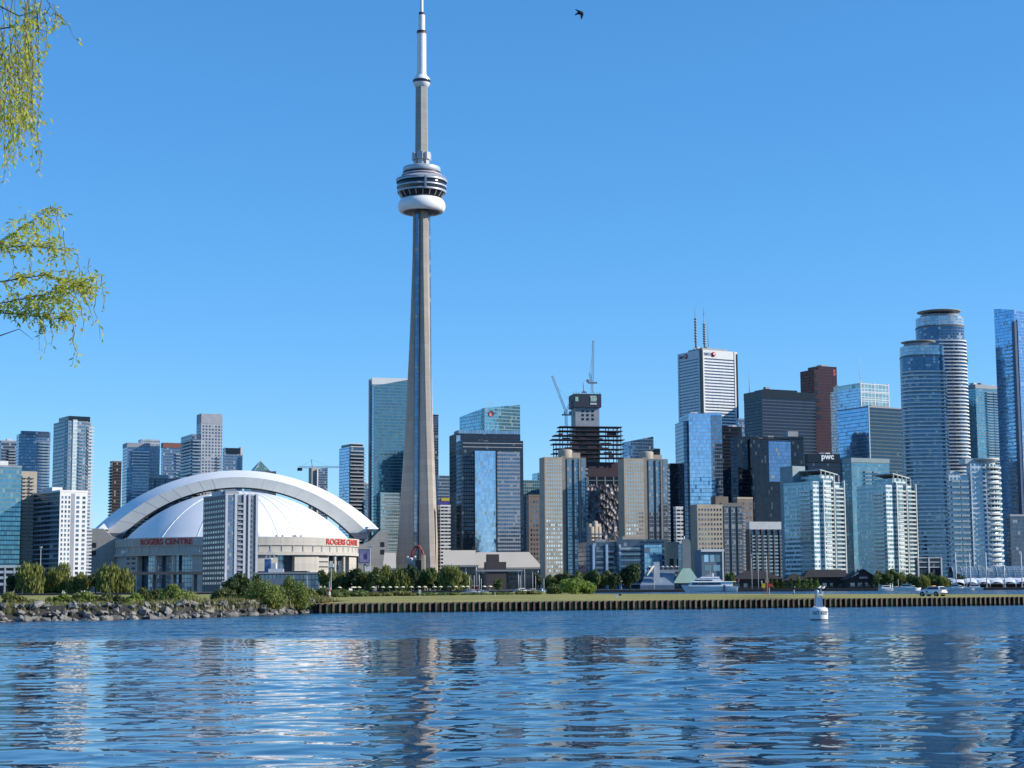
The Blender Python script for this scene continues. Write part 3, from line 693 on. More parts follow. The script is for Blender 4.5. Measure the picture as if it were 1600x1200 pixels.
b.body(g_blue, zt=[b.h-2.5, b.h, b.h, b.h-2.5]); b.balconies('F', b.w*.58, b.w, 70, b.h-8, 26, 1.7, None, None, 1, .04); b.body(g_dark, z0=b.h-5, z1=b.h+.6, x0=2, x1=b.w*.95, y0=-.3, y1=6, name='top_screen')
b = Bld('condo_tower', 'tall grey octagonal condo tower with a dark capped top and one pale vertical strip', 84, 103, 148, 657, 1400, 33, cat='apartment tower')
mb = MB(); ch = 7; mb.prism([(ch*.3, 0), (b.w-ch, 0), (b.w, ch), (b.w, b.d), (0, b.d), (0, ch*.3)], 0, b.h, [0, 0, 0, 0, 1, 0], 2); mb.build('facade', [facade('grey condo glass', 2.95, 1.8, .3, .12, (.18, .26, .33), (.25, .28, .30), .7, .08, .03, blind=.2, bcol=(.35, .4, .42)), g_dark, M_roof], b.root)
b.box('top_cap', 3, b.w-3, 2.5, b.d-4, b.h, b.z(649), M_black); x = b.fx(113); b.box('lit_strip', x, x + 3.6, -.7, 1, 20, b.z(655), facade('lit strip glass', 2.95, 1.2, .2, .1, (.55, .62, .62), (.7, .72, .7), .3, .2, .02))  # the sunlit strip is put in as a pale panel
b.balconies('F', b.w - 5.5, b.w - .5, 14, b.h - 3, 44, 1.6, M_slab, M_slab, 1, .1); b.balconies('F', x + 5, x + 9, 20, b.h - 8, 40, 1.0, M_gclad, M_rail, 1, .1); b.flush()
b = Bld('apartment_block', 'white slab apartment block with a grey shaded flank and dark punched windows', 53, 94, 137, 768, 1075, 38, cat='apartment block')
b.body(M_offw, facade('shade grey flank floors', 3.0, 5.0, .35, .03, (.07, .09, .12), (.26, .28, .32), .6, .1, .02, blind=.1)); H = b.h  # the flank's shade is put into its grey frame colour
x1, x2 = b.fx(113), b.fx(119); b.box('recess', x1, x2, -.08, .5, 0, H - 1, M_gclad)
b.windows('F', .5, x1, 3, 8, H-2, 18, .52, .52, M_win, M_slab); b.windows('F', x2, b.w - .3, 2, 8, H-2, 18, .5, .52, M_win, M_slab)
parapet(b, h=1.0, mat=M_offw); b.box('roof_plant', b.w*.05, b.w*.42, b.d*.35, b.d*.75, H, H + 3.5, M_offw); clutter(b, 2, seed=4, hmax=2.5)
for q in (.3, .7): mast(b, b.w*q, b.d*.5, H, H + 5, .12)
b.flush()
b = Bld('condo_tower', 'dark brown slender tower with stepped balconies standing left of the striped pair', 172, 176, 190, 722, 1700, 26, cat='apartment tower')
b.body(facade('brown glass', 3.1, 1.8, .3, .15, (.08, .08, .10), (.10, .085, .08), .6, .1, .03)); b.balconies('L', 1, b.d-1, 60, b.h-3, 22, 1.6, M_brown, M_brown, 1, .1); parapet(b, mat=M_brown)
b = Bld('condo_tower', 'grey tower with white striped balconies and a taller pale slab at its shoulder', 192, 199, 234, 692, 1650, 24, cat='apartment tower')
b.body(g_blue); b.balconies('F', b.w*.22, b.w*.98, 50, b.h-6, 30, 1.8, M_offw, M_offw, 1, .02); b.box('top_band', -.2, b.w+.2, -.2, b.d, b.h-4, b.h+.3, M_gclad)
b.body(facade('grey block windows', 3.1, 2.0, .45, .4, (.14, .2, .28), (.42, .44, .47), .6, .1, .02), z1=b.z(684), x0=b.fx(224), x1=b.fx(253.5), y0=10, y1=24, name='tall_slab')
b = Bld('condo_tower', 'blue glass tower with a reddish brown cap, in the gap left of the louvred tower', 252, 255, 283, 692, 1800, 24, cat='apartment tower')
b.body(g_blue); b.box('brown_cap', -.3, b.w+.3, -.3, b.d, b.h-5, b.h+.3, plain('red brown cap', (.20, .085, .07), .6)); b.balconies('F', b.w*.7, b.w, 60, b.h-9, 26, 1.5, None, None, 1, .05)
b = Bld('low_condo', 'low dark glass building with a flat overhanging roof just behind the stadium arch', 222, 226, 280, 749, 1665, 20, cat='apartment block')
b.body(g_dark); b.box('roof_slab', -1.5, b.w+1.5, -1.5, b.d, b.h, b.h+1.2, M_gclad); b.box('roof_plant', b.w*.3, b.w*.7, 4, 12, b.h+1.2, b.h+5, M_slab); b.piers('F', [1, b.w*.3, b.w*.6, b.w-1], 0, b.h, 1.2, .4, M_brown)
b = Bld('condo_tower', 'tall tower with a grey louvred crown, striped balconies and a punched window front', 283, 300, 346.5, 677, 1640, 26, cat='apartment tower')
b.body(g_dark, z1=b.z(678), name='lower_block'); xa = b.fx(301); xb = b.fx(346.4)
b.body(facade('punched grey front', 3.1, 3.1, .42, .42, (.10, .14, .2), (.37, .38, .40), .6, .1, .02), z1=b.z(661), x0=b.w*.30, x1=b.w+.3, y0=-.5, y1=16, name='tower_front')
b.box('louvred_crown', b.w*.30, b.w+.35, -.55, 16.1, b.z(661), b.z(645.5), plain('grey louvre', (.30, .31, .335), .6)); b.balconies('L', 1, b.d*.95, 50, b.z(684), 30, 1.8, M_offw, M_offw, 1, .06); b.balconies('F', .2, b.w*.29, 50, b.z(684), 30, 1.6, M_gclad, M_rail, 1, .05)
b.balconies('F', b.w*.82, b.w, 50, b.z(710), 26, 1.6, None, None, 1, .05)
for ch in [c for c in b.root.children if c.name.startswith('balcony') and c.location.x > b.w*.5]: ch.location.y -= .5
b.flush()
b = Bld('condo_tower', 'short blue glass tower with a dark notched top right of the louvred tower', 348, 351, 379, 698, 1800, 24, cat='apartment tower')
b.body(g_blue, z1=b.h-1); b.box('dark_top', 1.5, b.w-3, -.3, b.d-1, b.z(709), b.z(700), M_black); b.box('side_fin', b.w-2.2, b.w, -.5, b.d, 0, b.h, M_slab)
# pyramid roofed block
X0 = at(406.5, 735, 1900); r = thing('pyramid_roofed_building', 'green glass pyramid roof peeping over the top of the stadium arch', 'office building', (X0.x, 1900, GZ), R_(25))
zb = Zat(406, 737, 1900) - GZ; za = Zat(406, 720, 1900) - GZ; mb = MB(); mb.box(-14, 14, -14, 14, 0, zb - .1); mb.build('tower_block', g_dark, r)
mb = MB(); Q = [(-9, -9), (9, -9), (9, 9), (-9, 9)]
for i in range(4): a, c = Q[i], Q[(i+1) % 4]; mb.face([(*a, zb), (*c, zb), (0, 0, za)], 0, [(0, 0), (18, 0), (9, 12)])
mb.build('pyramid_roof', facade('green pyramid glass', 2, 2, .1, .1, (.14, .32, .28), (.2, .33, .3), .6, .1, .03), r)
mb = MB(); 
for c in Q: mb.obox((*c, zb), (0, 0, za), .4, .4)
mb.build('roof_ribs', M_slab, r)
b = Bld('unfinished_tower', 'small far blue glass tower with a bare concrete core and construction hoist', 484, 496, 512, 733, 2150, 28, cat='apartment tower')
b.body(g_blue, M_conc2, zt=[b.h, b.h+2, b.h, b.h]); b.box('concrete_core', -7, 2, 2, 12, 0, b.z(731), M_conc2); b.box('hoist', -.8, .6, -1.2, .4, 0, b.h, M_offw); b.windows('L', 1, b.d-1, 3, 40, b.h-6, 20, .5, .5)
b = Bld('condo_tower', 'lone striped tower with a boxed crown standing clear between stadium and teal skyscraper', 530, 546, 569, 698, 1780, 30, cat='apartment tower')
b.body(g_dark, facade('pale blue flank', 3.1, 2.0, .2, .1, (.34, .5, .68), (.3, .36, .42), .8, .07, .02, blind=.1)); b.box('boxed_crown', 1.2, b.w*.93, .6, b.d*.9, b.h, b.z(693.5), M_black); b.bands('F', 1.5, b.w*.93, [b.z(693.5) - .02, b.h + .01], .7, -.4, M_slab)
b.balconies('F', .5, b.w+.8, 24, b.h - 1, 33, 1.8, M_offw, M_rail, 1, .0); b.flush()
b = Bld('condo_tower', 'narrow distant grey glass tower tucked right behind the lone striped tower', 566, 568, 579, 757, 1900, 24, cat='apartment tower'); b.body(g_blue); parapet(b); clutter(b, 2, seed=9)
# teal skyscraper beside the concrete tower
b = Bld('glass_skyscraper', 'teal glass skyscraper with a pale framed slanted crown directly left of the concrete tower', 577.5, 584, 640, 600, 1790, 18)
g = facade('ritz teal glass', 3.3, 1.7, .24, .07, (.13, .26, .31), (.15, .24, .27), .72, .07, .03, blind=.12, bcol=(.10, .18, .22), wave=.01)
b.body(g, facade('ritz flank', 3.3, 2.6, .2, .1, (.30, .44, .54), (.28, .36, .4), .8, .08, .02), zt=[b.z(603), b.z(591), b.z(589), b.z(591)], roof=g); b.box('pale_crown_band', -.5, b.w+.3, 5.8, 9, b.z(601), b.z(588.8), M_offw)
b.box('edge_fin', -.9, .4, b.d*.6, b.d + .6, 0, b.z(590), M_gclad); b.body(facade('podium teal', 3.4, 2.0, .35, .1, (.40, .55, .58), (.30, .4, .42), .7, .1, .03), z1=b.z(770), x0=b.w*.14, x1=b.w*.95, y0=-9, y1=.5, name='podium_block'); b.bands('F', b.w*.14, b.w*.95, [b.z(y) for y in range(779, 866, 6)], 1.0, .3, plain('podium band', (.30, .36, .38), .6))
for ch in [c for c in b.root.children if c.name.startswith('floor_band')]: ch.location.y -= 9
b = Bld('condo_tower', 'dark sliver of a tower showing past the right edge of the concrete tower', 664, 668, 685, 649, 1950, 24); b.body(g_dark); parapet(b, mat=M_black)
b = Bld('office_block', 'mid blue glass office block with a yellow and purple band beside the concrete tower', 680, 684, 702, 743, 1760, 20, cat='office block')
b.body(facade('blue office', 3.4, 1.8, .3, .1, (.26, .40, .58), (.24, .32, .42), .75, .08, .03)); b.box('sign_band', -.3, b.w+.3, -.4, 1, b.z(790), b.z(783), plain('purple band', (.06, .05, .25), .5)); b.box('yellow_strip', b.w*.3, b.w+.3, -.45, 1, b.z(782.5), b.z(778), plain('yellow band', (.50, .42, .06), .5))
b = Bld('office_block', 'low white and dark striped office block wedged between concrete tower and dark tower', 684, 688, 704, 791, 1600, 18, cat='office block')
b.body(facade('white stripes', 3.2, 3.6, .5, .1, (.03, .04, .06), (.58, .57, .55), .5, .1, .02)); parapet(b, mat=M_offw)
# dark stepped complex
b = Bld('glass_skyscraper', 'blue green glass tower with a raked roof rising behind the dark stepped office tower', 718, 757, 812.5, 636, 1780, 34)
g = facade('bremner glass', 3.6, 1.6, .2, .08, (.20, .40, .46), (.2, .34, .38), .75, .07, .03, blind=.1)
b.body(g, facade('bremner flank', 3.6, 1.6, .16, .08, (.30, .48, .56), (.25, .38, .44), .75, .07, .02), zt=[b.z(637), b.z(629), b.z(646), b.z(645.5)], roof=g); mb = MB(); mb.lathe([(1, 0), (3.2, 0), (3.2, .4)], 20); o = mb.build('roof_sign', plain('red roof sign', (.3, .06, .09), .5), b.root); o.location = (b.w*.18, -.3, b.z(646)); o.rotation_euler = (pi/2, 0, 0); mast(b, b.w*.25, 8, b.h-2, b.h + 5, .2); b.box('window_crane', b.w*.14, b.w*.4, 7.8, 8.2, b.h+4.6, b.h+5.2, M_gclad)
b = Bld('glass_skyscraper', 'dark stepped office tower with a black frame and a pale blue mirror bay', 702, 713, 813, 677, 1660, 14)
g1 = facade('black frame glass', 3.7, 2.4, .3, .16, (.05, .07, .10), (.04, .045, .055), .7, .08, .03, blind=.08, bcol=(.16, .18, .2))
b.body(g1, z1=b.h); zt = b.z(689); 
b.body(facade('crown screen', 20, 2.6, .05, .28, (.34, .46, .56), (.16, .2, .25), .7, .1, .02), z0=b.h-.5, z1=b.h+3.2, x0=b.w*.03, x1=b.w*.99, y0=.4, y1=20, name='crown_screen'); b.body(facade('pale strip bay', 3.7, 1.6, .08, .08, (.42, .56, .72), (.3, .4, .5), .85, .06, .015), x0=b.fx(713), x1=b.fx(719), y0=-.6, y1=.5, z0=b.z(790), z1=b.h - 2, name='mirror_strip')
b.body(g1, z1=zt, x0=b.fx(717), x1=b.w*.995, y0=-12, y1=.2, name='front_block'); xa, xb, xc = b.fx(738), b.fx(771), b.fx(811)
b.body(facade('mirror bay', 3.7, 1.8, .04, .05, (.44, .58, .74), (.30, .42, .54), .88, .05, .015, blind=.05), z1=b.z(706), x0=xa - 1, x1=xb - 1.5, y0=-16, y1=-11.8, name='mirror_bay')
b.body(facade('striped bay', 3.7, 2.2, .42, .1, (.12, .19, .28), (.32, .34, .37), .7, .08, .03), z1=b.z(706.5), x0=xb - .5, x1=xc - 3.2, y0=-16, y1=-11.8, name='striped_bay'); b.box('black_fin', xb - 1.6, xb - .4, -16.8, -11.7, 0, b.z(705), M_black)
for y in (694, 700): b.box('crown_line', b.fx(719), b.w*.98, -12.3, -11.9, b.z(y), b.z(y) + .5, M_slab)
b = Bld('glass_skyscraper', 'bright teal glass block between the dark stepped tower and the beige twin tower', 812, 816, 850, 750, 1900, 20); b.body(facade('bright teal', 3.5, 2.4, .16, .1, (.30, .55, .66), (.22, .4, .48), .75, .07, .03)); b.body(facade('bright teal', 3.5), z1=b.z(738), x0=b.w*.75, x1=b.w*1.05, y0=4, y1=20, name='upper_block')
b = Bld('apartment_block', 'plain brown concrete apartment block half hidden left of the beige twin towers', 822, 826, 852, 775, 1480, 16, cat='apartment block'); b.body(M_brown); b.windows('F', 1, b.w-1, 5, 8, b.h-3, 17, .5, .5); parapet(b, mat=M_brown); b.flush()
# the two beige twins
def twin(xl, xm, xr, yt, ycap, label):
    b = Bld('apartment_tower', label, xl, xl + 5, xr, yt, 1290, 16, 14, cat='apartment tower', group='beige twin apartment towers'); H = b.h; w = b.w; um = b.fx(xm); w2 = w - um; q = 2.2
    b.body(M_beige, M_beige, x1=um, name='tan_wing'); b.body(plain('twin front', (.19, .185, .18), .8, scale=.15), x0=um + .02, y0=q, z1=H, name='grey_wing')
    n = 26; b.windows('F', .6, um - .4, 7, 6, H - 12, n, .60, .52, M_winb)  # reflected glints of the lower rows are put into a bright glass colour
    b.windows('F', .6, um - .4, 7, H - 12, H - 2, 4, .55, .5, M_win)
    pier = plain('grey brown pier', (.24, .22, .195), .8)
    gs = facade('twin glass strip', 2.85, 1.5, .22, .12, (.20, .29, .37), (.24, .25, .26), .7, .08, .03, blind=.25, bcol=(.34, .36, .38))
    b.box('corner_pier', um - .5, um + w2*.14, q - 1.4, q + 1, 0, H + 1, pier); b.box('edge_pier', -.3, .35, -.4, .5, 0, H, M_beige)
    for x0, x1 in ((.22, .40), (.50, .66), (.78, .94)): b.body(gs, x0=um + w2*x0, x1=um + w2*x1, y0=q - .9, y1=q + .5, z0=5, z1=H - 1, name='glass_strip')
    b.box('shaft', um + w2*.68, um + w2*.75, q - 1.6, q + .5, 0, H - 1, pier); b.balconies('F', w*.97, w*1.03, 6, H-6, 28, 1.0, M_slab, M_rail, 1, .1)
    for ch in [c for c in b.root.children if c.name.startswith('balcony')]: ch.location.y += q
    m2 = MB(); cx, cy = um + w2*.25, 7.5; zc = b.z(ycap); m2.lathe([(5.4, H - .5), (5.4, zc - .8), (4.8, zc), (.1, zc)], 28, cx, cy); m2.build('round_roof_house', M_beige, b.root); b.box('roof_house', um + w2*.1, um + w2*.8, 4, 13, H, zc - 2.4, M_beige)
    b.flush()
twin(846, 878, 917, 714, 701, 'beige apartment tower with a round roof house, left of the unfinished skyscraper')
twin(970, 1005, 1045, 716, 704, 'beige apartment tower with a round roof house, right of the unfinished skyscraper')
# unfinished skyscraper
def unfinished():
    b = Bld('unfinished_skyscraper', 'unfinished skyscraper with open steel floors and a dark wrapped concrete core on top', 910, 917, 973, 722, 1800, 10)
    xa, xb = b.fx(915), b.fx(972); w = b.w
    m, n, bs = _new('folded dark cladding'); t = NT(n); bs.inputs['Metallic'].default_value = .5; bs.inputs['Roughness'].default_value = .3
    bs.inputs['Metallic'].default_value = .15; bs.inputs['Roughness'].default_value = .5; v = n.nodes.new('ShaderNodeTexVoronoi'); v.feature = 'F1'; v.inputs['Scale'].default_value = .28; n.links.new(t.objco((1, 1, .7)), v.inputs['Vector'])
    n.links.new(t.mix(t.ramp(v.outputs['Color'], .1, .9), (.02, .018, .024), (.20, .18, .19)), bs.inputs['Base Color'])
    d = n.nodes.new('ShaderNodeBump'); d.inputs['Strength'].default_value = 1; d.inputs['Distance'].default_value = 2.5; n.links.new(v.outputs['Distance'], d.inputs['Height']); n.links.new(d.outputs[0], bs.inputs['Normal'])
    b.body(m, z1=b.z(757), name='folded_cladding'); b.box('frame_storey', 1, w-1, 1, b.d-1, b.z(757), b.z(744), M_black); b.box('wrap_screen', -.2, w+.2, -.4, b.d, b.z(745), b.z(722), plain('purple brown wrap', (.07, .045, .055), .7, scale=.05))
    for k in range(5): b.box('frame_column', .5 + (w-2)*k/4, 1.7 + (w-2)*k/4, -.3, .8, b.z(757.5), b.z(744), plain('grey column', (.25, .24, .24), .7))
    b.bands('F', 0, w, [b.z(751)], .6, .3, M_gclad)
    steel = plain('dark red steel floor', (.034, .027, .036), .7)
    for i, (y, x0, x1) in enumerate(((716, 865, 973), (709.5, 864, 974), (702.5, 867, 973), (695, 863.5, 974), (688, 862, 974.5), (681.5, 866, 972), (674.5, 873, 971.5), (668, 874, 971))):
        b.box('open_floor', b.fx(x0), b.fx(x1), -5, 13, b.z(y), b.z(y) + .9, steel)
    for j, px in enumerate((868, 878, 890, 903, 918, 934, 950, 962, 969)):
        x = b.fx(px); y1 = 668 if px > 872 else 695
        for yy in (-4, 10): b.box('floor_column', x-.35, x+.35, yy, yy+.7, b.z(722), b.z(y1), steel)
    rnd = random.Random(8); ys = (716, 709.5, 702.5, 695, 688, 681.5, 674.5); net = plain('dark safety netting', (.06, .045, .06), .9, scale=1)
    for y, y2 in zip(ys, ys[1:]):
        for k in range(5):
            x = b.fx(rnd.uniform(870, 950)); wd_ = rnd.uniform(3, 13); b.box('safety_net', x, x + wd_, -4.4 + k*.3, -4.3 + k*.3, b.z(y) + .95, b.z(y) + rnd.uniform(1.8, 3.6), net)
        for k in range(5): x = b.fx(rnd.uniform(868, 968)); b.box('shoring_prop', x, x+.3, -1 + k, -.7 + k, b.z(y)+.95, b.z(y2) - .02, steel)
        b.box('edge_rail', b.fx(872), b.fx(970), -4.9, -4.8, b.z(y) + 1.9, b.z(y) + 2.05, steel)
    cx0, cx1 = b.fx(901), b.fx(938.5); b.body(plain('raw core concrete', (.32, .34, .38), .85, scale=.2), plain('raw core flank', (.36, .36, .36)), z0=b.z(722), z1=b.z(633), x0=cx0, x1=cx1, y0=4, y1=26, name='concrete_core')
    for j in range(3):
        for i, px in enumerate((912.5, 920, 928)):
            x = b.fx(px); b.box('core_opening', x-1.2, x+1.2, 3.8, 4.4, b.z(643.5 + 6.3*j), b.z(640 + 6.3*j), M_black)
    b.body(plain('dark formwork wrap', (.035, .045, .065), .6, scale=.1), z0=b.z(636), z1=b.z(615), x0=b.fx(898), x1=b.fx(941), y0=1.5, y1=28, name='formwork_box')
    lg = plain('pale green sign', (.35, .55, .45), .5); x = b.fx(928.5); b.box('green_sign', x-3.2, x+3.2, 1.2, 1.6, b.z(627), b.z(618), lg); b.box('white_sign', x-3.5, x+3.5, 1.2, 1.6, b.z(631.8), b.z(629.3), M_offw); x = b.fx(902.5); b.box('green_sign', x-1.6, x+1.6, 1.2, 1.6, b.z(627), b.z(620), lg)
    text_on('TD', 6, M_offw, b.root, height=4.2, loc=(b.fx(928.5), 1.1, b.z(622.5)), name='sign_lettering')
    for px in (899, 903, 907, 919, 931, 936, 940): x = b.fx(px); b.box('roof_post', x-.25, x+.25, 5, 5.5, b.z(615), b.z(611), M_gclad)
unfinished()
def luffing_crane(label, base_px, ybase, ytop, tip, Y, counter):
    X = K(base_px, ytop) * Y; z0 = Zat(base_px, ybase, Y); z1 = Zat(base_px, ytop, Y)
    r = thing('tower_crane', label, 'crane', (X, Y, z0), 0, 'cranes over the unfinished skyscraper'); h = z1 - z0; grey = plain('crane pale steel', (.50, .50, .50), .5); 
    def lattice(name, a, b_, wd, mat, n):
        a, b_ = Vector(a), Vector(b_); d = (b_-a).normalized(); s1 = d.cross(Vector((0, 1, 0))).normalized() * wd/2; s2 = Vector((0, 1, 0)) * wd/2; m2 = MB(); c4 = (s1+s2, s1-s2, -s1-s2, -s1+s2)
        for c in c4: m2.obox(a + c, b_ + c*.8, wd*.2, wd*.2)
        for i in range(n):
            p, q = a.lerp(b_, i/n), a.lerp(b_, (i+1)/n)
            for k in range(4): m2.obox(p + c4[k], q + c4[(k+1) % 4], wd*.13, wd*.13)
        return m2.build(name, mat, r)
    lattice('mast', (0, 0, 0), (0, 0, h), 2.4, M_offw, 8)
    t = at(*tip, Y) - Vector((X, Y, z0)); c = at(*counter, Y) - Vector((X, Y, z0))
    lattice('jib', (0.5, 0, h + 1), t, 2.0, grey, 16); lattice('apex_frame', (-.5, 0, h+1), c, 1.6, grey, 5)
    m2 = MB(); m2.box(-4.5, 5.5, -1.5, 1.5, h - .8, h + .6); m2.build('slewing_deck', M_gclad, r); m2 = MB(); sg = 1 if c.x > t.x else -1
    m2.box(min(sg*3, sg*6), max(sg*3, sg*6), -1.4, 1.4, h + .6, h + 3.4); m2.build('counterweight', M_gclad, r); m2 = MB(); m2.box(-2.4, -.6, -1.2, 1.2, h+.6, h+3.2); m2.build('cab', M_offw, r)
    m2 = MB(); m2.tube([c, t.lerp(Vector((0, 0, h)), .25)], .12, 5); m2.build('cable', M_gclad, r)
luffing_crane('crane with a raised jib leaning to the left of the dark wrapped core', 884.5, 668, 648, (863, 587), 1812, (891.5, 627))
luffing_crane('crane with a nearly upright jib standing on the dark wrapped core', 925, 614, 598, (927, 532), 1812, (921, 583))
p = at(912.5, 614, 1808); r = thing('concrete_placer', 'small dark folded boom standing on the dark wrapped core', 'boom', p); mb = MB(); mb.tube([(0, 0, 0), (0, 0, 4), (-.8, 0, 9), (.3, 0, 12)], [.9, .6, .5, .3], 6); mb.build('boom', M_gclad, r); mb = MB(); mb.box(-2.5, 2.5, -1, 1, 0, 1.5); mb.build('boom_base', M_gclad, r)
def flat_crane():
    Y = 2160; X = K(488, 733) * Y; z0 = Zat(488, 770, Y); z1 = Zat(488, 731, Y); h = z1 - z0
    r = thing('tower_crane', 'flat jibbed crane over the small far tower with a bare core', 'crane', (X, Y, z0)); S = Y / F
    mb = MB(); 
    for sx in (-1, 1):
        for sy in (-1, 1): mb.obox((sx, sy, 0), (sx, sy, h), .45, .45)
    for i in range(10): mb.obox((-1, -1, h*i/10), (1, -1, h*(i+1)/10), .3, .3)
    mb.build('mast', M_offw, r)
    j = MB(); L0, L1 = -22*S, 49*S
    for zz, yy in ((0, -.8), (0, .8), (1.8, 0)): j.obox((L0, yy, h+zz), (L1, yy, h+zz), .45, .45)
    n = 24
    for i in range(n): x = L0 + (L1-L0)*i/n; x2 = L0 + (L1-L0)*(i+1)/n; j.obox((x, -.8, h), (x2, 0, h+1.8), .3, .3)
    j.build('jib', M_gclad, r); c = MB(); c.box(L0 - 1, L0 + 5, -1.5, 1.5, h - 3.6, h); c.build('counterweight', M_black, r); a = MB(); a.obox((0, 0, h), (-1.5*S, 0, h + 13*S), .8, .8); a.build('apex', M_gclad, r)
    t = MB(); t.tube([(-1.5*S, 0, h+13*S), (L1*.55, 0, h+1.8)], .12, 5); t.tube([(-1.5*S, 0, h+13*S), (L0+2, 0, h)], .12, 5); t.build('tie_bar', M_gclad, r)
    q = MB(); q.box(14*S, 17*S, -1.2, 1.2, h-2.2, h-.2); q.build('trolley', M_gclad, r); q = MB(); q.box(1.2, 3.4, -1.2, 1.2, h-3, h-.3); q.build('cab', M_offw, r)
flat_crane()
# ---- right cluster --------------------------------------------------------------------------
b = Bld('glass_skyscraper', 'blue glass tower with a raked roof behind the second beige twin', 972, 980, 1021, 688, 1880, 20)
g = facade('raked blue glass', 3.6, 2.0, .2, .08, (.16, .27, .40), (.12, .2, .28), .8, .06, .02, blind=.06); b.body(g, zt=[b.z(690), b.z(681), b.z(681), b.z(690)], roof=g)
b.body(facade('black curtain wall', 3.7, 1.6, .3, .12, (.035, .05, .075), (.03, .035, .045), .7, .08, .02, blind=.06, bcol=(.12, .13, .15)), z1=b.z(699), x0=b.fx(1018), x1=b.fx(1035), y0=6, y1=24, name='dark_wing')
g_black = _M['black curtain wall']
b = Bld('apartment_tower', 'small cream apartment tower with rounded bays low between the beige twins', 916, 921, 939, 818, 1500, 30, cat='apartment tower'); b.body(M_beige)
for k in range(3):
    m2 = MB(); x = b.w*(.18 + .32*k); m2.lathe([(2.2, 0), (2.2, b.h + (2 if k == 1 else -3)), (.1, b.h + (2.6 if k == 1 else -2.4))], 14, x, 0); m2.build('round_bay', M_beige, b.root)
    mb2 = MB(); mb2.box(-1.2, 1.2, -2.3, -1.9, -.7, .7); me = tmp_mesh(mb2, 'window', [M_win])
    for j in range(12): obj('window', me, b.root, (x, 0, 12 + j*(b.h-18)/12))
b = Bld('office_tower', 'black glass office tower seen in the gap left of the pale blue mirror tower', 1043, 1046, 1064, 728, 1760, 14, cat='office tower'); b.body(g_black); parapet(b, mat=M_black); b.box('roof_house', 2, b.w*.7, 3, 12, b.h, b.h+3, M_black)
b = Bld('office_block', 'narrow white and grey striped block low in front of the black gap tower', 1052, 1056, 1067, 793, 1480, 20, cat='office block'); b.body(facade('white stripe block', 3.2, 4.2, .5, .12, (.06, .07, .09), (.55, .55, .54), .5, .1, .02)); parapet(b, mat=M_offw, h=.8)
# white banded skyscraper with masts
b = Bld('white_skyscraper', 'white banded skyscraper with a dark notched corner and two tall masts on its roof', 1058.5, 1095, 1151.5, 546, 2300, 29)
cl = Zat(1060, 553, 2300 + b.d*.85) - GZ
gb = facade('white marble bands', 4.1, 300, .55, .0, (.09, .115, .15), (.74, .75, .76), .5, .12, .01, blind=.0, var=.2)
H = b.h; b.body(gb, gb, z1=H - 11); b.box('blank_top', 0, b.w, 0, b.d, H - 11.01, H, M_offw); 
b.box('corner_notch', -.4, 2.6, -.5, 2.6, 0, H + .2, M_black); b.box('corner_notch', b.w - 3, b.w + .3, -.5, 3, 0, H - 3, M_black)
for x in (2.7, b.w - 5.2): b.box('white_pier', x, x + 2.2, -.7, .4, 0, H, M_offw)
for y in (2.7, b.d - 4): 
    m2 = MB(); m2.box(-.7, .4, y, y + 2.2, 0, H - .3); m2.build('white_pier', M_offw, b.root)
b.box('roof_house', b.w*.1, b.w*.8, b.d*.1, b.d*.7, H, H + 3.5, M_gclad); clutter(b, 6, z=H+3.5, seed=21, hmax=3)
red = plain('red roundel', (.5, .03, .05), .5); 
for side, x in (('F', b.w*.34), ('L', b.d*.62)):
    m2 = MB(); m2.lathe([(.05, .35), (3.3, .35), (3.3, 0)], 20); o = m2.build('round_logo', red, b.root); m3 = MB(); m3.lathe([(.05, .75), (1.5, .75), (1.5, .3)], 14); q = m3.build('logo_centre', M_offw, o)
    o.location = (x, -.72, H - 5.5) if side == 'F' else (-.72, x, H - 5.5); o.rotation_euler = (pi/2, 0, 0) if side == 'F' else (pi/2, 0, -pi/2)
blu = plain('dark sign blue', (.05, .10, .2), .5)
text_on('BMO', 6, blu, b.root, width=11, height=4.2, loc=(b.w*.34 - 10.5, -.75, H - 5.5), bold=.1, name='sign_lettering'); text_on('BMO', 6, blu, b.root, width=11, height=4.2, loc=(-.75, b.d*.62 + 10.5, H - 5.5), rz=-pi/2, bold=.1, name='sign_lettering')
mast(b, b.fx(1098.5), 12, H + 3, b.z(477), 1.2, M_gclad, 'antenna_mast', 9); mast(b, b.fx(1113.5), 14, H + 3, b.z(487), 1.3, M_gclad, 'antenna_mast', 9); mast(b, b.fx(1113.3), 14, b.z(490), b.z(475), .45, M_gclad, 'needle'); mast(b, b.fx(1118), 12, H+3, b.z(497), .5)
# pale blue mirror tower
b = Bld('glass_skyscraper', 'pale blue mirror glass tower with slightly raked walls in front of the white banded skyscraper', 1061, 1076, 1128, 646, 1730, 8)
gm = facade('pale mirror glass', 3.8, 1.7, .12, .06, (.46, .62, .80), (.30, .42, .56), .9, .05, .012, blind=.04, bcol=(.3, .4, .5), wave=.012)
gd = facade('mirror flank dark', 3.8, 1.7, .16, .08, (.12, .18, .26), (.08, .1, .14), .8, .07, .03, blind=.1)
xm = b.fx(1111); mb = MB(); mb.prism([(0, 0), (xm, 0), (xm, b.d), (0, b.d)], 0, b.h, [0, 1, 0, 1], 2); mb.build('mirror_face', [gm, gd, M_roof], b.root)
b.body(facade('mirror side bay', 3.8, 1.9, .3, .1, (.22, .32, .44), (.2, .27, .34), .8, .07, .03, blind=.15, bcol=(.4,.45,.5)), x0=xm + .02, x1=b.w, y0=1.2, y1=b.d-1, z1=b.z(648.5), name='side_bay'); b.body(gd, x0=-4.5, x1=-.05, y0=5, y1=b.d, z1=b.z(657), name='dark_flank')
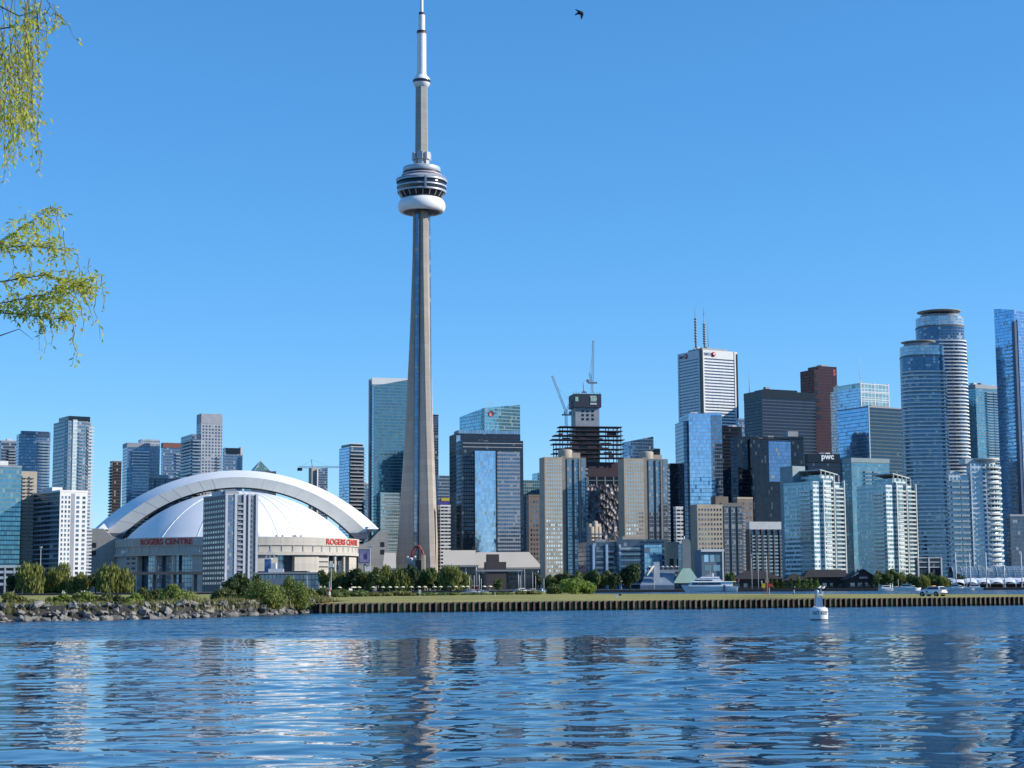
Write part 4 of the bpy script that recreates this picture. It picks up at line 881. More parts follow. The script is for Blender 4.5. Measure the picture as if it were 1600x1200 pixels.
b.box('roof_logo', b.fx(1080), b.fx(1084), -.4, .2, b.z(657), b.z(652.5), plain('blue logo', (.25, .42, .65), .4)); clutter(b, 4, seed=31, hmax=3); b.box('roof_fin', xm - 2, b.w, .6, 1.2, b.z(648.5), b.z(644), gm)
b = Bld('office_tower', 'plain black tower wedged between the pale mirror tower and the dark glass pair', 1124, 1128, 1159, 668, 1850, 16, cat='office tower'); b.body(g_black); parapet(b, mat=M_black); clutter(b, 3, seed=41)
b = Bld('office_tower', 'grey slim tower top just visible behind the black wedge tower', 1150, 1153, 1164, 655, 2200, 20, cat='office tower'); b.body(g_blue); parapet(b)
# black banded slab
b = Bld('office_tower', 'broad black office tower with fine pale floor lines and one thin mast at its corner', 1162, 1190, 1273.5, 610, 2050, 26, cat='office tower')
gt = facade('black floor lines', 3.9, 30, .26, .0, (.035, .045, .065), (.075, .09, .115), .6, .09, 0, blind=.0, var=.2); b.body(gt, facade('black flank', 3.9, 1.6, .25, .12, (.035, .045, .065), (.045, .05, .06), .6, .09, .015, blind=.05, bcol=(.1, .11, .13)), z1=b.z(621)); b.box('black_crown', -.3, b.w+.3, -.3, b.d, b.z(621.3), b.h, M_black); b.box('roof_house', b.w*.1, b.w*.7, 4, b.d*.7, b.h, b.h+2.5, M_black); mast(b, 2, b.d*.75, b.h - 20, b.z(579), .7)
b.box('roof_unit', b.w*.1, b.w*.18, 3, 8, b.h+2.5, b.h+5, M_gclad)
# red brown tower
b = Bld('red_skyscraper', 'dark red granite skyscraper with a stepped notch down its front', 1250, 1272, 1300, 576, 2300, 27)
gr = facade('red granite', 4.0, 3.0, .3, .45, (.05, .03, .04), (.058, .026, .032), .45, .12, .0, blind=.0, var=.3, bcol=(.08, .05, .05)); gr2 = facade('red granite front', 4.0, 2.0, .3, .4, (.045, .03, .04), (.062, .029, .034), .45, .12, .0, blind=.0, var=.3)  # second granite has narrower bays, for the front
b.body(gr2, gr, z1=b.z(577)); b.body(gr2, gr, z1=b.z(571), x0=b.w*.28, x1=b.w*1.30, y0=1.5, y1=b.d*.8, name='upper_block')
for i in range(6): b.box('notch_step', -.3, b.w*.10 + i*1.4, -.35, 1, b.z(590 + 13*i), b.z(583 + 13*i), M_black)
b.box('red_strip', b.w*1.16, b.w*1.33, .6, 10, 0, b.z(600), plain('bright red granite', (.10, .035, .037), .5)); b.box('roof_house', b.w*.5, b.w*.9, 4, 14, b.z(571), b.z(568.5), M_gclad)
text_on('S', 9, plain('red sign', (.45, .05, .06), .5), b.root, height=8, loc=(b.w*1.16, 1.35, b.z(580)), bold=.3, name='sign_lettering')
# dark glass pair
b = Bld('office_tower', 'dark glass office tower with one pale sky mirroring panel at its shoulder', 1141, 1152, 1256, 683, 1690, 17, cat='office tower')
gdp = facade('smoked glass', 3.8, 1.7, .14, .08, (.028, .038, .056), (.03, .034, .042), .75, .05, .02, blind=.06, bcol=(.08, .09, .10), wave=.014); xs = b.fx(1199)
b.body(gdp, x1=b.fx(1170)); b.body(gdp, x0=b.fx(1170)+.05, x1=xs, y0=-3, z1=b.z(686), name='dark_bay'); b.body(facade('panel sky reflection', 3.8, 2.0, .1, .07, (.20, .30, .46), (.10, .14, .2), .85, .05, .02, blind=.05), x0=xs + .05, x1=b.fx(1234), y0=-2.2, z1=b.z(689), z0=b.z(752), name='sky_reflection_panel'); b.body(gdp, x0=xs + .05, x1=b.fx(1234), y0=-2, z1=b.z(752)-.02, name='lower_panel'); b.body(gdp, x0=b.fx(1234)+.05, y0=1, z1=b.z(680), name='right_bay')  # sky reflection put into a paler glass tint on the upper panel
b.box('roof_house', b.fx(1236), b.fx(1252), 6, 16, b.z(680), b.z(671), M_gclad); clutter(b, 4, seed=51, hmax=2.5, mat=M_gclad); parapet(b, h=.8, mat=M_black)
b = Bld('office_tower', 'black tower with a white lower case pwc sign on its top band', 1257, 1262, 1312, 709, 1600, 14, cat='office tower'); b.body(g_black, z1=b.z(722)); b.box('sign_band', -.2, b.w+.2, -.3, b.d, b.z(722.3), b.h, M_black)
text_on('pwc', 7, plain('lit white letters', (.85, .85, .85), .5, var=.02), b.root, width=12.5, height=5.6, loc=(b.fx(1292.5), -.5, b.z(715.5)), bold=.22, name='sign_lettering'); clutter(b, 2, seed=61, hmax=2)
# brown apartment cluster
b = Bld('apartment_tower', 'tan apartment tower with a brick roof house, below the pale blue mirror tower', 1085, 1089, 1163, 788, 1240, 18, 12, cat='apartment tower')
um = b.fx(1127); w2 = b.w - um; gs = _M['twin glass strip']
b.body(M_beige, x1=um, name='tan_wing'); b.body(plain('brown grey front', (.16, .15, .14), .8), x0=um + .02, y0=2, z1=b.z(785), name='grey_wing'); b.windows('F', .5, um - .4, 8, 6, b.h-2, 15, .55, .42, M_win, M_beige)
for x0, x1 in ((.1, .3), (.42, .60), (.72, .92)): b.body(gs, x0=um + w2*x0, x1=um + w2*x1, y0=1.2, y1=2.4, z0=5, z1=b.h - 1, name='glass_strip')
b.box('brick_roof_house', um - 4, um + w2*.35, 3, 11, b.h, b.z(775), M_brown); b.balconies('F', b.w*.96, b.w*1.03, 6, b.h-4, 20, 1.0, M_slab, M_rail, 1, .1)
for ch in [c for c in b.root.children if c.name.startswith('balcony')]: ch.location.y += 2
b.flush()
b = Bld('apartment_tower', 'brown brick apartment tower half hidden behind the sunlit tan one', 1146, 1152, 1176, 779, 1330, 24, cat='apartment tower'); b.body(M_brown); b.windows('F', .6, b.w-.6, 4, 20, b.h-2, 13, .5, .45, M_win); parapet(b, mat=M_beige); b.flush()
b = Bld('condo_block', 'dark mid rise condo with stacked balconies under a pale flat roof band', 1164, 1170, 1226, 827, 1290, 16, cat='apartment block'); b.body(g_dark); b.box('pale_roof_storey', 1, b.w-.5, 1, b.d, b.h, b.z(815), M_slab); b.balconies('F', 1, b.w-1, 4, b.h-3, 14, 1.6, M_gclad, M_rail, 6, .35); b.piers('F', [b.w*k/6 for k in range(7)], 0, b.h, .7, 1.9, plain('dark grey pier', (.09, .088, .09), .8)); b.flush()
# the two teal and white condos
M_soft = plain('soft grey green balcony', (.47, .51, .49), .6, var=.08)
def teal_condo(xl, xc, xr, yt, xg, label, Y, back):
    b = Bld('condo_tower', label, xl, xc, xr, yt, Y, 33, cat='apartment tower', group='teal and white condo towers'); H = b.h
    gt = facade('green teal condo', 2.9, 1.5, .46, .14, (.10, .22, .26), (.70, .76, .75), .6, .09, .03, blind=.3, bcol=(.42, .52, .52)); xg_ = b.fx(xg)
    b.body(gt); b.balconies('F', b.fx(xg), b.w*1.0, 6, H - 2, 22, 1.9, M_soft, M_soft, 2, .22, railh=.95); b.piers('F', [xg_ - .5, (xg_ + b.w)/2, b.w], 4, H+1, .8, 1.9, M_soft)
    b.balconies('F', b.w*.30, b.w*.52, 6, H - 4, 22, 1.5, M_soft, M_rail, 1, .1); b.balconies('L', 1, b.d*.45, 6, H-4, 22, 1.3, M_soft, M_rail, 1, .1)
    b.box('teal_bay', b.w*.54, xg_ - 1.2, -1.6, .5, 0, H + 2, gt); b.body(gt, z0=H - .3, z1=H + 4.5, x0=b.w*.3, x1=b.w*.8, y0=1.5, y1=b.d*.7, name='roof_storey')
    m2 = MB(); z = H + 4.5; x0, x1 = b.w*.26, b.w*.86; mm = [(x0, 0, z+2.8), (x1, 0, z), (x1, b.d*.7, z), (x0, b.d*.7, z+2.8)]
    m2.mesh([*mm, *[(p[0], p[1], p[2]+.6) for p in mm]], [(3,2,1,0), (4,5,6,7), (0,1,5,4), (1,2,6,5), (2,3,7,6), (3,0,4,7)]); m2.build('slanted_roof', M_soft, b.root)
    for k in range(5): x = x0 + (x1-x0)*k/4; b.box('roof_fin', x, x+.35, -.6, .2, H, z + 2.5*(1-k/4), M_soft)
    if back: b.box('rear_block', .6, b.w*.45, b.d*.7, b.d*.7 + 12, 0, b.z(725), plain('teal grey block', (.22, .29, .31), .6))
    b.flush()
teal_condo(1224, 1270, 1316, 752, 1283, 'teal and white condo with a slanted white roof, below the black sign tower', 1090, True)
teal_condo(1338, 1384, 1428, 757, 1397, 'teal glass and white balcony condo with a slanted white roof, below the twin curved towers', 1150, False)
b = Bld('condo_tower', 'grey green balconied block with a flat top between the two teal and white condos', 1316, 1330, 1389, 716, 1340, 24, cat='apartment tower'); b.body(g_teal, z1=b.h); b.balconies('F', b.w*.3, b.w*.75, 20, b.h-8, 24, 1.5, M_gclad, M_rail, 2, .2); b.box('flat_top', -.3, b.w+.3, -.3, b.d, b.h-3, b.h+.4, plain('teal grey block', (.22,.29,.31))); b.flush()
b = Bld('office_tower', 'white framed glass tower with a gridded lantern top and a thin needle', 1297, 1344, 1388, 606, 2200, 30, cat='office tower')
b.body(facade('pale lantern glass', 3.8, 2.2, .2, .1, (.42, .58, .70), (.45, .52, .58), .75, .08, .02, blind=.1)); gg = facade('lantern grid', 5.5, 6, .14, .1, (.40, .52, .48), (.62, .65, .66), .6, .1, .03)
b.body(gg, z0=b.h-22, z1=b.z(598), x0=.3, x1=b.w+.4, y0=-.6, y1=b.d*.9, name='lantern'); b.piers('F', [.6, b.w*.5, b.w-.3], b.h-40, b.z(597), 1.2, .9, M_offw); b.bands('F', 0, b.w, [b.z(y) for y in (600, 612, 624)], 1.0, .9, M_offw)
mast(b, b.w*.16, 8, b.z(598), b.z(553), .4, M_offw, 'needle'); m2 = MB(); 
for q in (-3.5, 3.5): m2.obox((b.w*.16 + q, 8, b.z(598)), (b.w*.16, 8, b.z(592)), .4, .4)
m2.build('needle_brace', M_offw, b.root)
b = Bld('office_tower', 'broad glass office tower with a pale blue left face and dark striped right face', 1309, 1357, 1410.5, 636, 1800, 30, cat='office tower')
b.body(facade('dark stripes teal', 3.9, 1.8, .30, .08, (.05, .09, .12), (.10, .135, .155), .75, .07, 0, blind=.02, bcol=(.12, .16, .17), var=.2), facade('sky blue face', 3.9, 1.8, .16, .07, (.26, .42, .60), (.18, .28, .36), .85, .06, .02, blind=.06)); parapet(b, mat=M_gclad); b.box('edge_fin', -.5, .5, -.6, .5, 0, b.h + 1.5, plain('pale blue fin', (.42, .55, .68), .4)); b.box('roof_house', b.w*.2, b.w*.7, 6, b.d*.5, b.h, b.h+3, M_gclad)
# curved towers with disc roofs
def curved(xl, xr, yt, ydisc, yb, dl, dr, Y, label, n):
    k0, k1 = K(xl, yt), K(xr, yt); w = (k1 - k0)*Y; cx = (k0 + k1)/2*Y
    r = thing('curved_tower', label, 'apartment tower', (cx, Y, GZ), 0, 'curved towers with disc roofs'); H = Zat((xl+xr)/2, yt, Y) - GZ; R = w/2
    g = facade('curved tower glass', 3.0, 2.4, .2, .08, (.09, .17, .26), (.20, .26, .31), .75, .07, .03, blind=.2, bcol=(.4, .46, .5)); N = 56; pts = []
    for i in range(N):
        a = 2*pi*i/N; e = .62; c, s_ = cos(a), sin(a); pts.append((R*math.copysign(abs(c)**e, c), R*.9*math.copysign(abs(s_)**.85, s_)))
    mb = MB(); mb.prism(pts, 0, H - 9, 0, 1); 
    for i in range(len(mb.sm)-1): mb.sm[i] = True
    mb.build('glass_facade', [g, M_roof], r)
    mb = MB(); mb.prism([(x*.985, y*.985) for x, y in pts], H - 9.01, H, 0, 1); mb.build('crown_storeys', [facade('crown glass', 3.0, 2.6, .18, .06, (.42, .52, .56), (.5, .55, .58), .6, .1, .03, blind=.3, bcol=(.5, .56, .58)), M_roof], r)
    mb = MB(); mb.prism([(x*1.012, y*1.012) for x, y in pts], H - 10.6, H - 9.6, 0, 0, True); mb.build('dark_band', M_brown, r)
    mb = MB(); mb.prism([(x*.8, y*.8) for x, y in pts], H, H + 3.0, 0, 0); mb.build('roof_house', M_gclad, r)
    z = Zat((xl+xr)/2, ydisc, Y) - GZ; xa, xb = K(dl, ydisc)*Y - cx, K(dr, ydisc)*Y - cx; mb = MB(); c = (xa+xb)/2; rr = (xb-xa)/2
    mb.lathe([(.1, z - 1.6), (rr*.6, z - 1.1), (rr, z + .1), (rr, z + .5), (rr*.5, z + .8), (.1, z + 1)], 40, c, 0); mb.build('disc_roof', plain('pale disc roof', (.46, .42, .38), .5), r)
    for k in range(6): a = 2*pi*k/6 + .3; mb = MB(); mb.obox((c + rr*.55*cos(a), rr*.55*sin(a), H + 3), (c + rr*.62*cos(a), rr*.62*sin(a), z - 1.2), .6, .6); mb.build('disc_strut', M_slab, r)
    # balconies wrap the sunny half; each floor is a part
    seg = [p for p in range(N) if not (-pi*.97 > atan2(pts[p][1], pts[p][0]) or atan2(pts[p][1], pts[p][0]) > pi*.30)]
    seg = sorted(seg, key=lambda p: atan2(pts[p][1], pts[p][0])); mb = MB()
    for p, q in zip(seg, seg[1:]):
        (ax, ay), (bx, by) = pts[p], pts[q]; f1, f2 = .97, 1 + 1.7/R
        mb.face([(ax*f2, ay*f2, 0), (bx*f2, by*f2, 0), (bx*f2, by*f2, .3), (ax*f2, ay*f2, .3)], 0); mb.face([(ax*f1, ay*f1, 0), (bx*f1, by*f1, 0), (bx*f2, by*f2, 0), (ax*f2, ay*f2, 0)], 0)
        mb.face([(ax*f1, ay*f1, .3), (ax*f2, ay*f2, .3), (bx*f2, by*f2, .3), (bx*f1, by*f1, .3)], 0); mb.face([(ax*f2*.998, ay*f2*.998, .3), (bx*f2*.998, by*f2*.998, .3), (bx*f2*.998, by*f2*.998, 1.35), (ax*f2*.998, ay*f2*.998, 1.35)], 1)
    me = tmp_mesh(mb, 'balcony', [M_offw, facade('pale rail', 1.2, 1.5, .05, .2, (.40, .48, .52), (.7, .72, .7), .35, .15, .02)])
    for j in range(n): obj('balcony', me, r, (0, 0, 14 + (H - 26 - 14)*j/(n-1)))
curved(1431.5, 1504, 498, 488.5, 0, 1433, 1501, 1745, 'taller of the two curved glass towers with flat disc roofs', 66)
curved(1406.5, 1473, 543, 535.5, 0, 1408, 1461, 1640, 'shorter of the two curved glass towers with flat disc roofs', 52)
b = Bld('condo_tower', 'dark teal glass tower between the curved towers and the raked blue edge tower', 1503, 1524, 1561, 601, 1990, 30, cat='apartment tower'); b.body(g_teal, g_teal); b.box('top_band', -.3, b.w+.3, -.3, b.d, b.h - 4, b.h + .4, M_gclad); b.balconies('F', b.w*.4, b.w*.98, 120, b.h-6, 34, 1.8, M_gclad, M_rail, 2, .1); clutter(b, 4, seed=71); b.flush()
p = at(1509, 600, 1985); r = thing('tower_crane', 'yellow crane head poking out beside the taller curved tower', 'crane', p); mb = MB(); h = Zat(1509, 560, 1985) - p.z
for sx in (-1, 1): mb.obox((sx, 0, -10), (sx, 0, h), .5, .5)
for i in range(8): mb.obox((-1, 0, h*i/8), (1, 0, h*(i+1)/8), .35, .35)
mb.build('mast', plain('crane yellow', (.42, .36, .05), .5), r); mb = MB(); mb.box(-3.2, 3.2, -1.4, 1.4, h-6, h - .5); mb.build('machinery_box', _M['crane yellow'], r); mb = MB(); mb.obox((0, 0, h), (-1.5, 0, h + 8), .6, .6); mb.build('apex', M_gclad, r)
# raked tower at the right edge
b = Bld('glass_skyscraper', 'tall blue glass tower with a raked top at the right edge', 1553, 1584, 1668, 484, 1600, 33)
gx = facade('edge tower blue', 3.1, 1.5, .18, .09, (.28, .44, .62), (.22, .34, .48), .85, .06, .03, blind=.1, bcol=(.4, .5, .6)); b.body(gx, facade('edge tower flank', 3.1, 1.5, .14, .09, (.30, .48, .66), (.2, .34, .5), .85, .06, .03, blind=.1), zt=[b.h, b.z(488), b.z(488), b.z(477)], roof=gx)
b.box('vertical_recess', -.6, 3, -.6, 3, 0, b.z(502), plain('recess blue', (.07, .09, .14), .3, .4)); b.body(gx, x0=3.1, y0=-1.2, y1=3, z1=b.z(499), name='front_blade'); b.balconies('L', b.d*.15, b.d*.5, 20, b.h-30, 55, 1.3, M_slab, M_rail, 1, .05); b.flush()
# rounded white condo low on the right
M_cream = plain('cream balcony', (.52, .53, .50), .6, var=.07)
def rounded():
    Y = 1095; b = Bld('condo_tower', 'white rounded condo with bright wraparound balconies at its curved end and a lower wing', 1478, 1484, 1550, 724, Y, 12, cat='apartment tower'); H = b.h
    g = facade('rounded condo glass', 2.9, 2.6, .42, .3, (.14, .26, .35), (.62, .67, .70), .65, .08, .03, blind=.2, bcol=(.4, .48, .5)); R = 9.0; cx, cy = b.w - 2, R - 1.5
    b.body(g, x0=b.fx(1515)); b.body(g, z1=b.z(741), x1=b.fx(1515) - .02, y0=2, name='lower_wing'); b.balconies('F', 1, b.fx(1515)-1, 5, b.z(744), 18, 1.6, M_cream, M_rail, 2, .1)
    for ch in [c for c in b.root.children if c.name.startswith('balcony')]: ch.location.y += 2
    mb = MB(); mb.lathe([(R, 0), (R, H - .5), (.1, H - .4)], 40, cx, cy); mb.build('round_end', [g], b.root)
    mb = MB(); a0, a1 = -pi*.62, pi*.35; prof = [(R - .2, 0), (R + 1.7, 0), (R + 1.7, 1.15), (R + 1.6, 1.15), (R + 1.6, .3), (R - .2, .3)]; mb.lathe(prof, 26, 0, 0, a0, a1, sm=False); me = tmp_mesh(mb, 'wrap_balcony', [M_cream]); n = 22
    for j in range(n): obj('wrap_balcony', me, b.root, (cx, cy, 6 + (H - 9)*j/(n-1)))
    b.box('roof_house', b.w*.42, b.w*.9, 3, 12, H, b.z(716), M_cream); mb = MB(); mb.lathe([(R*.8, H - .3), (R*.8, b.z(719)), (R*1.1, b.z(718)), (R*1.1, b.z(715)), (.1, b.z(714.5))], 30, cx, cy); mb.build('round_crown', M_cream, b.root); b.box('roof_house', 2, 8, 4, 10, b.z(741), b.z(735), M_slab)
    b.windows('F', b.fx(1516), b.w - 6, 9, 6, H - 3, 22, .35, .4, M_win); b.flush()
rounded()
b = Bld('office_tower', 'dark slab tower behind the rounded white condo under the right edge tower', 1572, 1578, 1640, 806, 1330, 20, cat='office tower'); b.body(g_dark); parapet(b)
b = Bld('low_block', 'low dark block with a white three bay grid frame below the curved towers', 1430, 1433, 1471, 871, 1060, 8, cat='building'); b.body(g_black); b.bands('F', 0, b.w, [b.z(871) - .5, b.z(879), b.z(887)], .5, .6, M_offw); b.piers('F', [.4, b.w*.46, b.w - .4], 0, b.h, .8, .9, M_offw)
# ---- waterfront buildings ---------------------------------------------------------------------
b = Bld('apartment_block', 'grey apartment tower standing alone in front of the stadium dome', 318, 352, 403, 773, 1150, 28, cat='apartment tower'); H = b.h
b.body(plain('blue grey panels', (.13, .16, .21), .6), plain('brown grey flank', (.23, .21, .20), .8)); b.windows('L', .4, b.d-.4, 9, 4, H-2, 17, .62, .45, M_win)
w = b.w; M_pier = plain('shaded pale pier', (.40, .43, .49), .6, var=.06)  # white piers dimmed and blued, the front's shade put into their colour
for x0, x1 in ((.0, .07), (.28, .36), (.55, .62), (.70, .76), (.93, 1.0)): b.box('pale_pier', w*x0, w*x1, -.9, .3, 0, H + .6, M_pier)
b.body(facade('lobby strip', 2.85, 1.4, .25, .1, (.14, .2, .3), (.16, .19, .24), .7, .08, .03, blind=.3), x0=w*.08, x1=w*.27, y0=-.3, y1=.6, z1=H-.5, name='glass_strip')
b.windows('F', w*.63, w*.69, 1, 4, H-2, 17, .8, .5, M_win); b.windows('F', w*.77, w*.925, 2, 4, H-2, 17, .62, .5, M_win); b.balconies('F', w*.37, w*.54, 4, H-3, 17, 1.1, M_pier, M_gclad, 1, .05); b.box('roof_house', w*.05, w*.45, 3, b.d*.6, H, H+3, M_gclad); b.box('roof_house', -.2, w*.03, b.d*.15, b.d*.6, H, b.z(765.5), M_slab); clutter(b, 3, seed=81, hmax=3); parapet(b, h=.8, mat=M_pier); b.flush()
b = Bld('low_podium', 'low white banded garage at the foot of the teal condo on the left edge', -40, -35, 37, 886, 1010, 5, cat='building', d=20); b.body(M_black, z1=b.h-.3); b.bands('F', 0, b.w, [b.z(y) for y in (915, 905, 896, 887.5)], 1.5, .5, M_offw); b.piers('F', [b.w*k/5 for k in range(6)], 0, b.h, .8, .6, M_slab)
# elevated road behind the trees, in front of the stadium
mb = MB(); Y = 1330; x0, x1 = K(190, 895)*Y, K(480, 895)*Y; z1 = Zat(300, 893, Y); mb.box(x0, x1, Y, Y + 18, z1 - 2.2, z1); 
for i in range(9): x = x0 + (x1-x0)*(i+.5)/9; mb.box(x-1, x+1, Y+6, Y+9, GZ-.2, z1 - 2.21)
mb.build('elevated_road', plain('road deck concrete', (.13, .125, .12), .9), kind='structure')
def tan_roof(label, x0, x1, x2, x3, yt, yb, Y, dep=30):
    X = lambda px, Y=Y: K(px, yb)*Y; r = thing('roofed_hall', label, 'building', (X(x0), Y, GZ)); o = X(x0); zt, zb = Zat(x0, yt, Y+dep*.6) - GZ, Zat(x0, yb, Y) - GZ
    mb = MB(); A = [(X(x0)-o, 0, zb), (X(x1)-o, 0, zb), (X(x3)-o, dep*.6, zt), (X(x2)-o, dep*.6, zt)]; mb.face(A); mb.face([(p[0], p[1]+.1, p[2]-1.4) for p in reversed(A)])
    for i in range(4): a, c = A[i], A[(i+1) % 4]; mb.face([(a[0], a[1], a[2]-1.4), (c[0], c[1], c[2]-1.4), c, a])
    mb.build('sloped_roof', plain('tan metal roof', (.58, .51, .42), .6, scale=.05, var=.05), r); W = X(x1) - o
    mb = MB(); mb.box(W*.03, W*.97, 6, dep*.59, 0, zb - 1); mb.build('glazed_wall', facade('hall glass', 4, 3, .2, .1, (.06, .08, .11), (.08, .08, .08), .6, .1, .02), r)
    for k in range(4): mb = MB(); x = W*(.06 + .29*k); mb.tube([(x, 1.2, 0), (x, 1.2, zb-.9)], .45, 8); mb.build('column', M_slab, r)
tan_roof('tan sloped roof hall peeking out left of the concrete tower base', 598, 619, 598, 616, 863.5, 887.5, 1385); tan_roof('large tan sloped roof hall on columns just right of the concrete tower base', 692.5, 748, 691, 742, 860, 883, 1360); tan_roof('tan sloped roof hall with a slanted end beside the first beige twin', 742, 848, 744, 827, 863, 887, 1375)
b = Bld('service_block', 'dark brown stepped cube standing in front of the tan roofs', 757, 760, 791, 878, 1240, 8, cat='building', d=14); b.body(plain('dark brown panels', (.075, .06, .06), .7)); b.box('upper_block', 1, b.w*.65, 1, 10, b.h, b.z(866), _M['dark brown panels']); b.bands('F', -8, b.w+12, [b.z(893)], 1.2, .8, M_gclad); b.piers('F', [-7, b.w + 11], 0, b.z(893), .5, .6, M_gclad)
# clock gateway at the foot of the concrete tower
p = at(651, 893, 1180); r = thing('clock_gateway', 'grey clock gateway with a red steel arch at the foot of the concrete tower', 'gateway', (p.x, 1180, GZ)); s = 1180/F; z = lambda y: Zat(651, y, 1180) - GZ; X = lambda px: (px - 651)*s
mb = MB(); mb.box(X(636), X(649), 0, 6, 0, z(871)); mb.build('clock_block', M_gclad, r); mb = MB(); mb.box(X(649.1), X(658), 1, 6, 0, z(875)); mb.build('dark_bay', M_black, r); mb = MB(); mb.box(X(658.5), X(664), -1, 5, 0, z(867)); mb.build('cream_pier', plain('cream panel', (.62, .48, .34), .7), r)
mb = MB(); mb.lathe([(.05, .35), (3.4*s, .3), (3.4*s, 0)], 20); o = mb.build('clock_face', M_offw, r); o.location = (X(642), 0, z(874.5)); o.rotation_euler = (pi/2, 0, 0); mb = MB(); mb.lathe([(.05, .5), (1.8*s, .48), (1.8*s, .3)], 14); mb.build('clock_centre', plain('clock red', (.3, .05, .05)), o)
mb = MB(); pts = [(X(642) + (X(662)-X(642))*t, 2, z(871) + (z(853)-z(871))*sin(pi*t)**.7) for t in [i/12 for i in range(13)]]; mb.tube(pts, .75, 8); mb.obox((X(652), 2, z(854)), (X(646), 2, z(871)), .6, .6); mb.obox((X(652), 2, z(854)), (X(658), 2, z(871)), .6, .6); mb.build('red_arch', plain('red steel arch', (.28, .045, .045), .5), r)
for px in (636.5, 648): mb = MB(); mb.lathe([(.1, z(868)), (1, z(869.5)), (.8, z(871)), (.1, z(871.2))], 10, X(px), 2); mb.build('lamp_globe', M_offw, r)
# billboard
p = at(570, 895, 1230); r = thing('billboard', 'large purple and blue advertising screen on a single post right of the stadium', 'billboard', (p.x, 1230, GZ), R_(8)); z = lambda y: Zat(570, y, 1230) - GZ; s = 1230/F
mb = MB(); mb.box(-9.5*s, 9.5*s, -.6, .6, z(880), z(858)); mb.build('board', plain('board frame', (.10, .12, .2), .5), r); mb = MB(); mb.box(-8.5*s, 6.5*s, -.75, -.61, z(878.5), z(859.5)); mb.build('screen', plain('poster', (.36, .34, .44), .5, scale=.25, c2=(.10, .09, .26)), r); mb = MB(); mb.tube([(0, 0, 0), (0, 0, z(880))], .9, 10); mb.box(-11*s, 12*s, -1.4, 1.4, z(881.3), z(880.05)); mb.build('post', M_gclad, r); mb = MB(); mb.box(-2.2*s, 3.5*s, -.76, -.74, z(874), z(866)); mb.build('poster_figure', plain('poster dark', (.05, .05, .16), .5), r); mb = MB(); mb.box(3*s, 9*s, 1.5, 5, 0, z(883)); mb.build('equipment_box', M_offw, r)
# pavilion, hoist kiosk
b = Bld('pavilion', 'low grey waterfront pavilion with a flat roof and glazed front behind the big bushes', 396, 401, 500, 897, 985, 6, cat='building', d=16); b.body(facade('pavilion glass', 3.2, 2.2, .2, .15, (.20, .28, .36), (.20, .23, .27), .6, .1, .03)); b.box('flat_roof', -1.5, b.w+1.5, -2, 17, b.h, b.h + .9, M_gclad); b.box('raised_block', b.w*.18, b.w*.42, 3, 12, b.h+.9, b.h + 3, M_slab); b.piers('F', [b.w*.8, b.w*.99], 0, b.h, .6, 1.6, M_slab); b.box('dark_wing', b.w*.02, b.w*.5, -1.2, .2, 0, b.h*.75, plain('blue grey wall', (.14, .18, .24)))
p = at(422, 905, 1010); r = thing('hoist_kiosk', 'narrow blue and white kiosk with an A frame before the stadium wall', 'kiosk', (p.x, 1010, GZ)); s = 1010/F; z = lambda y: Zat(422, y, 1010) - GZ
mb = MB(); mb.box(-9*s, 1*s, 0, 4, 0, z(874)); mb.build('blue_block', plain('kiosk blue', (.12, .2, .38), .5), r); mb = MB(); mb.box(1.1*s, 9*s, -.4, 4, 0, z(880)); mb.build('white_block', M_offw, r); mb = MB(); mb.box(-9.6*s, 1.6*s, -.5, 4.4, z(874), z(872.5)); mb.build('roof_slab', M_offw, r); mb = MB()
for x in (-9, 8.5): mb.obox((x*s, 1.5, z(874)), (-1*s, 1.5, z(857)), .4, .4)
mb.obox((-1*s, 1.5, z(857)), (-1*s, 1.5, z(873)), .35, .35); mb.build('a_frame', M_offw, r)
# low rise condo
b = Bld('low_condo', 'low dark condo with pale balconies and a blue mirror glass bay below the beige twins', 910, 916, 1036, 847, 1120, 10, cat='apartment block', d=26); b.body(g_dark, x1=b.fx(960)); xs = [b.fx(q) for q in (960, 992, 1026)]; b.body(g_dark, x0=xs[0]+.02, x1=b.w, y0=-3, z1=b.z(843), name='tall_wing'); b.body(facade('blue bay glass', 3.3, 1.9, .1, .07, (.28, .48, .66), (.24, .4, .52), .8, .07, .015, blind=.08), x0=xs[1]+3, x1=xs[2], y0=-9, y1=-2.9, z1=b.z(852), name='mirror_bay')
b.balconies('F', b.fx(926), b.fx(958), 3, b.h-3, 7, 1.5, M_slab, M_rail, 2, .3); 
n0 = len(b.root.children); b.balconies('F', xs[0]+1, xs[1]+2, 3, b.h-1, 7, 1.5, M_offw, M_rail, 1, .05); b.balconies('F', xs[2]+.5, b.w, 3, b.h-1, 7, 1.5, M_offw, M_rail, 1, .05)
for c in list(b.root.children):
    if c.name.startswith('balcony') and c.location.x > xs[0]: c.location.y -= 3
for q in (924, 944.5, 964.5): x = b.fx(q); b.box('pale_blue_pier', x-.7, x+.7, -3.6, .2, 0, b.z(851), plain('pale blue pier', (.35, .47, .6), .5))
b.box('rear_storey', b.w*.5, b.w*.8, 6, 20, b.h, b.z(838), M_beige); clutter(b, 5, seed=91, hmax=2); b.flush()
